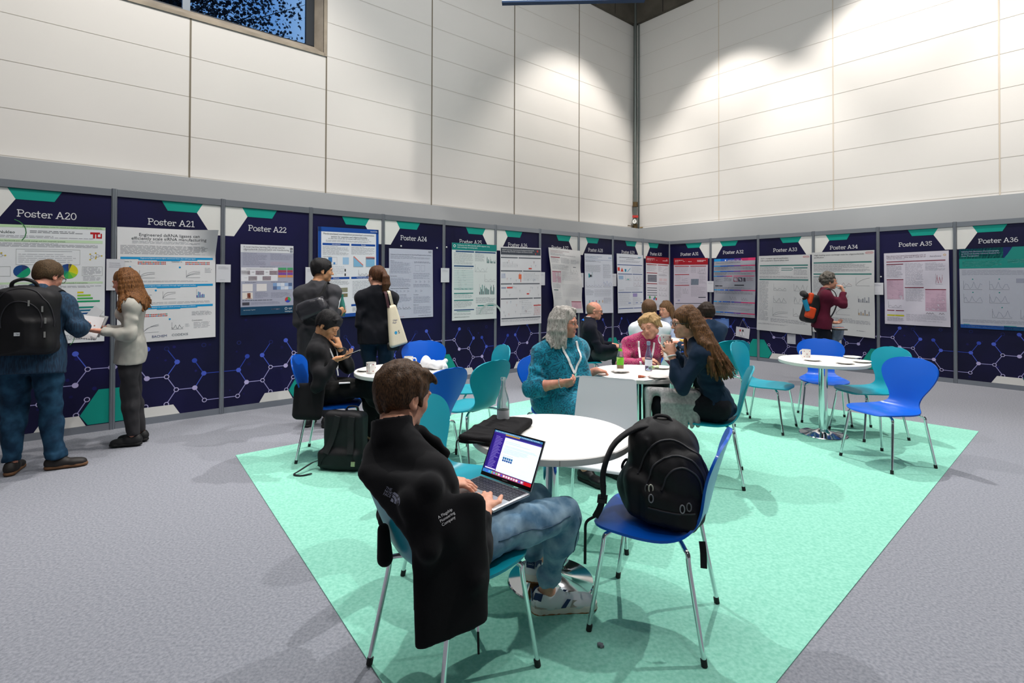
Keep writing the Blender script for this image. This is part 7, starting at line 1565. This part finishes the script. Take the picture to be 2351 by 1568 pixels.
zp = ed - e1 * (h1 + .002); b = MB(); b.tube(smoothline([zp, zp + V(-.01, -.01, -.01), zp + V(-.012, -.015, -.045)], 5), .0035, mat('zip_puller', '101012', .4), 6); b.box(zp + V(-.012, -.015, -.055), (.006, .003, .014), mat('zip_puller', '101012', .4)); b.build('zip_pull', sl)

# ---------------------------------------------------------------- big black backpack on the blue chair
BP = mat('backpack_nylon', '0f0f11', .62, bump=.2, bscale=520, spec=.35, vscale=8, col2='17161a'); ZIP = mat('backpack_piping', '26252a', .5); 
bpk = thing('backpack', (.66, 2.38, .455), 'large black backpack standing on the blue chair, strap looping to its left', 'backpack')
Bu = nrm((.95, -.28, 0)); Bf = nrm((-.28, -.95, .0)); Bz = V(0, 0, 1); 
def B(x, y, z): return V(.690, 2.39, .46) + Bu * x + Bf * y + Bz * z       # x right, y towards the camera, z up
RB3 = np.column_stack([Bu, Bf, nrm(Bz + Bu * .12)]); S = Field(*bnds([B(-.3, -.2, 0), B(.3, .25, .5)], .08), .0072)
S.box(B(-.005, .0, .20), (.150, .105, .19), RB3, .07, .03); S.ell(B(.0, .0, .31), (.130, .105, .135), .05, RB3); S.ell(B(-.045, .02, .11), (.17, .13, .11), .05, RB3)
S.box(B(.045, .10, .16), (.125, .05, .135), RB3, .045, .03); S.ell(B(.07, .115, .23), (.09, .055, .10), .03, RB3); S.box(B(-.10, .075, .12), (.07, .07, .10), RB3, .04, .03); S.box(B(.02, .13, .085), (.12, .045, .075), RB3, .035, .025)
S.cut(B(0, 0, .0), (0, 0, -1))
for k, (rx, rz, cy) in enumerate(((.128, .20, .094), (.150, .225, .060))):
    pts = [B(.03 + .0 + rx * math.cos(a), cy - .0, .155 + rz * math.sin(a)) for a in np.linspace(.35, 2.9, 16)]
    for a_, b_ in zip(pts, pts[1:]): S.cap(a_, b_, .010, .010, .014)
for k in range(5): S.cap(B(-.12 + .012 * k, .125 - .01 * k, .20 - .045 * k), B(-.02 - .01 * k, .16, .17 - .035 * k), .009, .005, .014)
for k in range(4): S.cap(B(-.07 + .05 * k, .10, .36 - .02 * k), B(-.04 + .05 * k, .14, .24), .008, .004, .02)
S.cap(B(.12, .10, .30), B(.16, .05, .22), .03, .03, .03); S.noise(.006, (24, 24, 24), None, 17); S.noise(.0022, (90, 90, 60), None, 5); bo = S.mesh('bag', BP, bpk, 1)
from mathutils.bvhtree import BVHTree
def onto(ob, pts, off=.004, eye=(0, 0, HC)):
    me = ob.data; T = BVHTree.FromPolygons([v.co.copy() for v in me.vertices], [tuple(q_.vertices) for q_ in me.polygons]); o = []
    for q_ in pts:
        h = T.find_nearest(Vector([float(x) for x in q_])); o.append(np.array(h[0]) + np.array(h[1]) * off)
    return o
for k, (rx, rz, cy, cx, cz) in enumerate(((.085, .115, .17, .075, .165), (.125, .165, .15, .05, .165), (.145, .215, .11, .03, .165))):
    b = MB(); pts = onto(bo, [B(cx + rx * math.cos(a), cy, cz + rz * math.sin(a)) for a in np.linspace(.1, 3.0, 22)], .002); b.tube(pts, .0042, ZIP, 6); b.build('zip', bpk)
b = MB(); b.tube(onto(bo, [B(-.07 + .2 * t_, .19, .10 - .01 * math.sin(3 * t_)) for t_ in np.linspace(0, 1, 12)], .002), .004, ZIP, 6); b.build('zip', bpk)
for (x, z, cc) in ((-.065, .215, 'c8c4b4'), (-.085, .205, '5a5a5c'), (-.055, .16, '77767a'), (.075, .13, '8a8a8e'), (.10, .145, '6a6a6e')):
    c = onto(bo, [B(x, .2, z)], .006)[0]; b = MB(); b.tube([c + Bu * .009 * math.cos(t_) + Bz * (.017 * math.sin(t_) - .012) + Bf * .002 for t_ in np.linspace(0, 6.28, 14)], .0028, mat('pull_' + cc, cc, .4), 6, False); b.build('zip_pull', bpk)
PAD = mat('strap_pad', '19181b', .8, bump=.5, bscale=200)
S = Field(*bnds([B(-.05, .0, .42), B(-.34, .05, .1)], .09), .006); sp_ = smoothline([B(-.02, .02, .415), B(-.12, .05, .40), B(-.215, .09, .33), B(-.258, .125, .22), B(-.258, .13, .12)], 4)
for a_, b_ in zip(sp_, sp_[1:]): S.cap(a_, b_, .030, .030, .01, (nrm(np.cross(b_ - a_, Bf)), .36))
S.mesh('shoulder_strap', PAD, bpk)
b = MB(); strap('', BP, [B(-.258, .13, .115), B(-.272, .13, .06), B(-.295, .125, .012)], .028, .003, None, Bf, 6, b); strap('', BP, [B(-.295, .115, .012), B(-.335, .12, -.02), B(-.340, .115, -.09), B(-.342, .11, -.21)], .012, .002, None, Bf, 6, b); b.build('webbing', bpk, 0)
b = MB(); b.box(B(-.262, .138, .10), (.021, .007, .017), mat('buckle_black', '0c0c0e', .35), RB3); b.box(B(-.262, .146, .10), (.019, .002, .003), mat('buckle_black', '0c0c0e', .35), RB3); b.build('buckle', bpk)
b = MB(); b.tube(smoothline([B(-.05, .02, .425), B(-.035, .02, .452), B(.01, .02, .452), B(.03, .02, .43)], 5), .008, PAD, 8); b.build('grab_handle', bpk)
b = MB(); strap('', BP, [B(-.16, -.02, .16), B(-.19, -.03, .19), B(-.17, -.04, .225), B(-.13, -.03, .20)], .012, .002, None, Bf, 6, b); b.build('side_strap', bpk, 0)
b = MB(); strap('', BP, [V(.79, 2.20, .44), V(.79, 2.185, .40), V(.79, 2.18, .34)], .026, .003, None, (-.3, -.95, 0), 4, b); b.build('hanging_strap', bpk, 0)

# ---------------------------------------------------------------- black backpack on the floor by the seated man
fb = thing('backpack', (-1.38, 4.26, 0), 'slim black backpack standing on the floor against the blue chair of the seated person', 'backpack'); fu = nrm((.985, -.15, 0)); fd = nrm((-.15, -.985, 0)); fz = nrm(V(.03, .10, 1) - fd * .06 * 0); G = lambda x, y, z: V(-1.385, 4.30, .0045) + fu * x + fd * y + fz * z + fu * z * .14
RF = np.column_stack([fu, fd, fz]); S = Field(*bnds([G(-.25, -.15, 0), G(.25, .15, .5)], .06), .007); S.box(G(0, 0, .232), (.165, .085, .225), RF, .045, .02); S.box(G(.0, .02, .08), (.175, .085, .075), RF, .04, .04); S.cut(V(0, 0, .006), (0, 0, -1)); S.noise(.004, (22, 22, 16), None, 3); fbo = S.mesh('bag', BP, fb)
for sx in (-1, 1):
    b = MB(); strap('', PAD, onto(fbo, [G(sx * .06, .12, .44), G(sx * .065, .12, .35), G(sx * .085, .12, .24), G(sx * .105, .12, .15)], .004), .05, .012, None, fd, 5, b); strap('', BP, onto(fbo, [G(sx * .105, .12, .16), G(sx * .13, .12, .09), G(sx * .15, .12, .03)], .004), .022, .003, None, fd, 4, b); b.build('shoulder_strap', fb, 0)
b = MB(); b.tube(smoothline([G(-.05, .0, .455), G(-.03, .0, .49), G(.04, .0, .49), G(.06, .0, .455)], 5), .007, PAD, 8); b.build('grab_handle', fb)
b = MB(); strap('', BP, [G(-.17, .06, .07), G(-.22, .08, .05), V(-1.66, 4.16, .03), V(-1.69, 4.13, .012), V(-1.63, 4.11, .010), V(-1.56, 4.15, .012)], .018, .003, None, (0, 0, 1), 6, b); b.build('webbing', fb, 0)
b = MB(); b.box(G(.145, .115, .075), (.016, .004, .018), mat('buckle_brass', 'a8a480', .3, .7), RF); b.build('buckle', fb)

# ---------------------------------------------------------------- backpack of the man at far left
kb = thing('backpack', P13.neck, 'big black backpack worn on the back of the person in the blue shirt, far left', 'backpack'); ku, kd = nrm((.91, .42, 0)), nrm((.42, -.91, 0)); kc = V(-3.745, 4.085, 1.20); K_ = lambda x, y, z: kc + ku * x + kd * y + V(0, 0, z); RK = np.column_stack([ku, kd, [0, 0, 1]])
S = Field(*bnds([K_(-.3, -.2, -.35), K_(.3, .25, .35)], .05), .0078); S.box(K_(0, .03, -.01), (.205, .10, .245), RK, .06, .02); S.ell(K_(0, .03, .15), (.17, .10, .13), .06, RK); S.box(K_(0, .115, -.10), (.195, .05, .13), RK, .04, .03); S.box(K_(.02, .10, .05), (.15, .045, .13), RK, .045, .03)
S.box(K_(-.02, .145, -.09), (.12, .03, .11), RK, .03, .02); S.noise(.005, (24, 24, 20), None, 21); kbo = S.mesh('bag', BP, kb)
for rx, rz, cz, y in ((.14, .16, .0, .16), (.175, .23, .02, .1)):
    b = MB(); b.tube(onto(kbo, [K_(rx * math.cos(a), y, cz + rz * math.sin(a)) for a in np.linspace(-.25, 3.4, 24)], .002), .0042, ZIP, 6); b.build('zip', kb)
b = MB(); b.tube(smoothline([K_(-.08, .04, .25), K_(-.065, .06, .30), K_(.0, .065, .325), K_(.065, .06, .30), K_(.08, .04, .25)], 5), .013, PAD, 8); b.build('grab_handle', kb)
for x, z in ((.06, .15), (.145, .10), (.17, .03), (.165, -.09)):
    c = onto(kbo, [K_(x, .2, z)], .005)[0]; b = MB(); b.box(c, (.005, .003, .022), mat('pull_silver', 'b8b8b4', .3, .6), RK); b.build('zip_pull', kb)
c = onto(kbo, [K_(-.02, .22, -.085)], .003)[0]; b = MB(); b.box(c, (.022, .002, .013), flat('b8bcc0'), RK); v, f, w_ = textmesh('hp'); b.add([c + kd * .0025 + ku * (q_[0] - w_ / 2) * .018 + V(0, 0, (q_[1] - .2) * .018) for q_ in v], f, flat('2a2c30')); b.build('badge', kb, 0)
for sx in (-1, 1):
    b = MB(); n_ = P13.neck; strap('', PAD, [K_(sx * .10, -.02, .20), n_ + ku * sx * .12 - kd * -.10 + V(0, 0, .028), n_ + ku * sx * .13 + V(0, 0, .030) - kd * .02, n_ + ku * sx * .145 - kd * .11 + V(0, 0, -.035), n_ + ku * sx * .16 - kd * .15 + V(0, 0, -.14)], .07, .016, None, lambda c: nrm(c - (P13.neck - V(0, 0, .15))), 6, b); b.build('shoulder_strap', kb, 0)

# ---------------------------------------------------------------- shoulder bag, tote and black bag of the pair at panel A23
gb = thing('shoulder_bag', (-2.05, 5.30, 1.2), 'shiny dark grey bag slung on the back of the person in the grey suit', 'bag'); gm = mat('bag_shiny_grey', '2c2c31', .3, bump=.5, bscale=60, spec=.6); c0_ = at(716, 706, 5.36); ga = nrm((.93, 0, .36)); gu = nrm((-.36, 0, .93)); RG = np.column_stack([ga, [0, -1, 0], gu])
S = Field(*bnds([c0_], .3), .0065); S.box(c0_, (.145, .065, .085), RG, .05); S.noise(.010, (30, 30, 30), None, 9); S.mesh('bag', gm, gb)
b = MB(); strap('', mat('strap_black', '111113', .7), [c0_ + ga * .08 + gu * .08, at(740, 672, 5.36), at(748, 652, 5.40), P11.neck + V(.115, -.05, .035), P11.neck + V(.13, .06, .0)], .032, .004, None, lambda c: V(-.2, -1, .5), 6, b); strap('', mat('strap_black', '111113', .7), [c0_ - ga * .03 - gu * .08 + V(0, -.03, 0), at(735, 742, 5.38), at(741, 752, 5.4)], .02, .003, None, (0, -1, 0), 6, b); b.build('shoulder_strap', gb, 0)
tt = thing('tote_bag', (-1.2, 5.72, .8), 'cream cotton tote bag hanging from the shoulder of the person with a ponytail', 'bag'); tq = [at(893, 704, 5.66), at(905, 700, 5.72), at(931, 789, 5.76), at(900, 797, 5.64)]; CR = mat('tote_cream', 'cfc3aa', .85, bump=.4, bscale=260)
S = Field(*bnds(tq, .06), .0055); n_ = nrm(np.cross(tq[1] - tq[0], tq[3] - tq[0]))
for k in range(7):
    u = k / 6; S.cap(tq[0] * (1 - u) + tq[1] * u + V(0, 0, -.02), tq[3] * (1 - u) + tq[2] * u + V(0, 0, .02), .018, .026, .02)
S.noise(.003, (20, 20, 12), None, 2); tb = S.mesh('bag', CR, tt)
b = MB(); sh_ = P12.sh[1] + V(-.05, -.02, .075); strap('', CR, [tq[1] + V(-.01, -.02, -.03), at(893, 670, 5.68), sh_ + V(.02, -.07, -.02), sh_, sh_ + V(0, .07, -.02)], .03, .004, None, lambda c: V(.4, -1, .6), 6, b); strap('', mat('strap_maroon', '3a1c22', .8), [tq[0] + V(-.0, -.02, -.01), at(885, 672, 5.66), sh_ + V(-.02, -.075, -.02), sh_ + V(-.035, 0, .002), sh_ + V(-.035, .07, -.02)], .028, .004, None, lambda c: V(.4, -1, .6), 6, b); b.build('handle', tt, 0)
d_ = vdir(at(908, 740, 5.68)); exT = nrm((tq[2] - tq[3]) * 1.0); eyT = nrm((tq[0] + tq[1]) - (tq[2] + tq[3]))
for tx, px_, py_, hh, cl in (('Oligo', 902, 738, .026, '2c3a6a'), ('Pept', 902, 743.5, .026, '2c3a6a'), ('S', 914.5, 766, .05, '24303c')):
    v, f, w_ = textmesh(tx); o_ = at(px_, py_, 5.62); b = MB(); b.add([o_ + exT * q_[0] * hh + eyT * q_[1] * hh for q_ in v], f, flat(cl)); ob = b.build('print', tt, 0); snap(ob, tb, .0015, d_)
b = MB(); b.lathe([(0, 0), (.017, 0)], flat('2a8ab8'), at(909, 764, 5.62), 18, np.column_stack([exT, eyT, -d_])); ob = b.build('emblem', tt, 0); snap(ob, tb, .0015, d_)
c = at(904, 796, 5.74); blob('handbag', c, (.07, .04, .045), mat('strap_black', '111113', .7), 'small black bag hanging just below the cream tote bag', 'bag', .008, (40, 40, 40), 4, rd=.03, h=.007)

# ---------------------------------------------------------------- backpack, jacket and papers of the person in maroon
ob_ = thing('backpack', P9.neck, 'black and orange roll-top backpack worn by the person in maroon', 'backpack'); BK = mat('rolltop_black', '121417', .6); OR_ = mat('pocket_orange', 'e04a1c', .6); c0_ = at(1858, 706, 8.00); A9 = nrm((.28, 0, .96)); S_ = nrm((.96, 0, -.28)); R9 = np.column_stack([S_, [0, 1, 0], A9]) if False else np.column_stack([S_, [0, 1, 0], nrm(np.cross(S_, (0, 1, 0)))])
S = Field(*bnds([c0_], .36), .0085); S.box(c0_ + V(.03, .02, -.02), (.095, .12, .215), R9, .06); S.cap(c0_ + V(-.10, -.08, .19), c0_ + V(-.03, .12, .21), .045, .045, .03); S.noise(.005, (20, 20, 20), None, 3); S.mesh('bag', BK, ob_)
c = at(1862, 718, 7.88); S = Field(*bnds([c], .2), .0065); S.box(c + V(0, .02, 0), (.062, .05, .085), R9, .03); S.mesh('side_pocket', OR_, ob_)
c = at(1858, 685, 7.90); S = Field(*bnds([c], .2), .0065); S.box(c + V(.03, .03, .0), (.035, .04, .085), R9, .03); S.mesh('front_panel', OR_, ob_)
bt = thing('water_bottle', c, 'blue water bottle in the side pocket of the orange backpack', 'bottle'); b = MB(); d = nrm(V(.30, 0, -.95)); c = at(1847, 688, 7.88); b.tube([c, c + d * .17], .034, mat('bottle_blue', '1f8fb8', .4), 14); b.build('body', bt); b = MB(); b.tube([c, c - d * .03], .026, mat('buckle_black', '0c0c0e', .35), 12); b.build('cap', bt)
b = MB(); n_ = P9.neck; strap('', BK, [n_ + V(-.10, -.10, .0), n_ + V(-.02, -.12, .035), n_ + V(.075, -.12, -.03), n_ + V(.10, -.11, -.20), n_ + V(.0, -.13, -.38), n_ + V(-.10, -.10, -.42)], .04, .006, None, lambda c: nrm(c - (P9.neck - V(0, 0, .2))), 6, b); b.build('shoulder_strap', ob_, 0)
jk_ = at(1924, 776, 7.98); S = Field(*bnds([jk_], .36), .0085); 
for k in range(6): S.cap(jk_ + V(-.055 + .028 * k, .02 * (k % 2), .15), jk_ + V(-.075 + .03 * k, .03 * (k % 2), -.13 + .03 * k), .028, .022, .02)
S.noise(.006, (30, 30, 12), None, 5); tag(S.mesh('jacket', mat('jacket_bluegrey', '5d6c80', .8, vscale=12, col2='7f8da0')), 'blue-grey jacket draped over the arm of the person in maroon', 'jacket')
b = MB(); c = at(1922, 753, 7.9); b.box(c, (.075, .10, .006), flat('d8dade'), rotz(.2)); b.box(c + V(.02, 0, -.018), (.085, .09, .008), flat('4a4640'), rotz(-.1)); b.box(c + V(.01, -.02, .008), (.06, .05, .003), flat('c8806c'), rotz(.4)); tag(b.build('brochures'), 'papers and brochures held under the arm of the person in maroon', 'papers')

# ---------------------------------------------------------------- papers of the two at panel A20
def sheetbox(name, px_, py_, Y, half, rz, tx, ty, m, label, cat='papers'):
    o = MB(); o.box((0, 0, 0), half, m); e = o.build(name); e.location = at(px_, py_, Y); e.rotation_euler = (tx, ty, rz); return tag(e, label, cat)
sheetbox('notepad', 205, 752, 4.74, (.085, .11, .006), .3, 1.05, .15, flat('dcdcde'), 'white spiral notepad held by the person with auburn hair', 'notepad')
sheetbox('plastic_wallet', 205, 733, 4.83, (.085, .12, .0012), -.5, 1.0, .3, mat('plastic_wallet', 'c4c8cc', .2, spec=.7), 'clear plastic wallet of papers above the white notepad')
sheetbox('paper_sheets', 222, 748, 4.86, (.08, .10, .004), -.2, 1.2, .1, flat('cfd0d2'), 'white paper sheets behind the spiral notepad')
b = MB()
for k in range(9): c = V(-.075 + .0185 * k, -.108, .0); b.tube([c + V(0, .007 * math.cos(t_), .010 * math.sin(t_)) for t_ in np.linspace(0, 6.28, 9)], .0012, flat('1c1c20'), 4, False)
pb = [o for o in COL.objects if o.name == 'notepad'][0]; o = b.build('spiral', pb)

# ---------------------------------------------------------------- grey hoodie and scarf on the long-haired woman's lap
HO = mat('hoodie_grey', '8b8a8a', .9, bump=.6, bscale=240, vscale=60, col2='a3a2a1', sheen=.3); S = Field(*bnds([V(1.15, 3.9, .3), V(1.45, 4.35, .75)], .1), .0075); kn_ = P5.kn[0]
for k in range(13):
    u = k / 12; a_ = V(1.17 + .24 * u, 4.20 - .02 * u, .655 + .01 * u); b_ = V(1.165 + .25 * u, 4.06, .655); c_ = V(1.155 + .25 * u, 4.025, .60 - .02 * u); d_ = V(1.145 + .27 * u + .01 * (k % 2), 4.015 - .02 * (k % 2), .44 - .05 * (1 - u))
    S.path([a_, b_, c_, d_], [.022, .026, .024, .018], .012)
for k in range(9):
    u = k / 8; S.path([V(1.075, 4.10 + .10 * u, .66), V(1.05, 4.08 + .1 * u, .60), V(1.045 + .01 * (k % 2), 4.06 + .1 * u, .40 - .03 * (k % 2))], [.024, .026, .018], .022)
S.cap(V(1.08, 4.12, .67), V(1.20, 4.07, .67), .03, .035, .03); S.noise(.004, (30, 30, 16), None, 8); tag(S.mesh('hoodie', HO), 'light grey hoodie lying across the lap of the long-haired person', 'hoodie')
S = Field(*bnds([V(1.30, 4.1, .6), V(1.42, 4.1, 1.0)], .08), .0065)
for k in range(4): S.path([V(1.375 + .01 * k, 4.03 - .008 * k, 1.0), V(1.315 + .020 * k, 4.0 - .01 * k, .86), V(1.325 + .022 * k, 4.0, .72), V(1.30 + .03 * k, 4.01, .665)], [.012, .018, .018, .012], .016)
S.noise(.004, (45, 45, 16), None, 4); tag(S.mesh('scarf', mat('scarf_beige', 'a39c88', .9, vscale=26, col2='c9c0aa')), 'beige patterned scarf hanging in front of the long-haired person', 'scarf')

# ---------------------------------------------------------------- litter on the green carpet
for x, y, lab in ((1379, 1481, 'small grey crumpled scrap on the green carpet at the bottom of the picture'), (1770, 1128, 'tiny pale crumb on the green carpet right of the chairs')):
    c = flz(x, y, .012); blob('scrap', c, (.012, .009, .006) if y > 1200 else (.012, .004, .003), mat('scrap_grey', '6f7178' if y > 1200 else 'cfc9bb', .8), lab, 'litter', .003, (200, 200, 200), 3, rd=.003, h=.002)
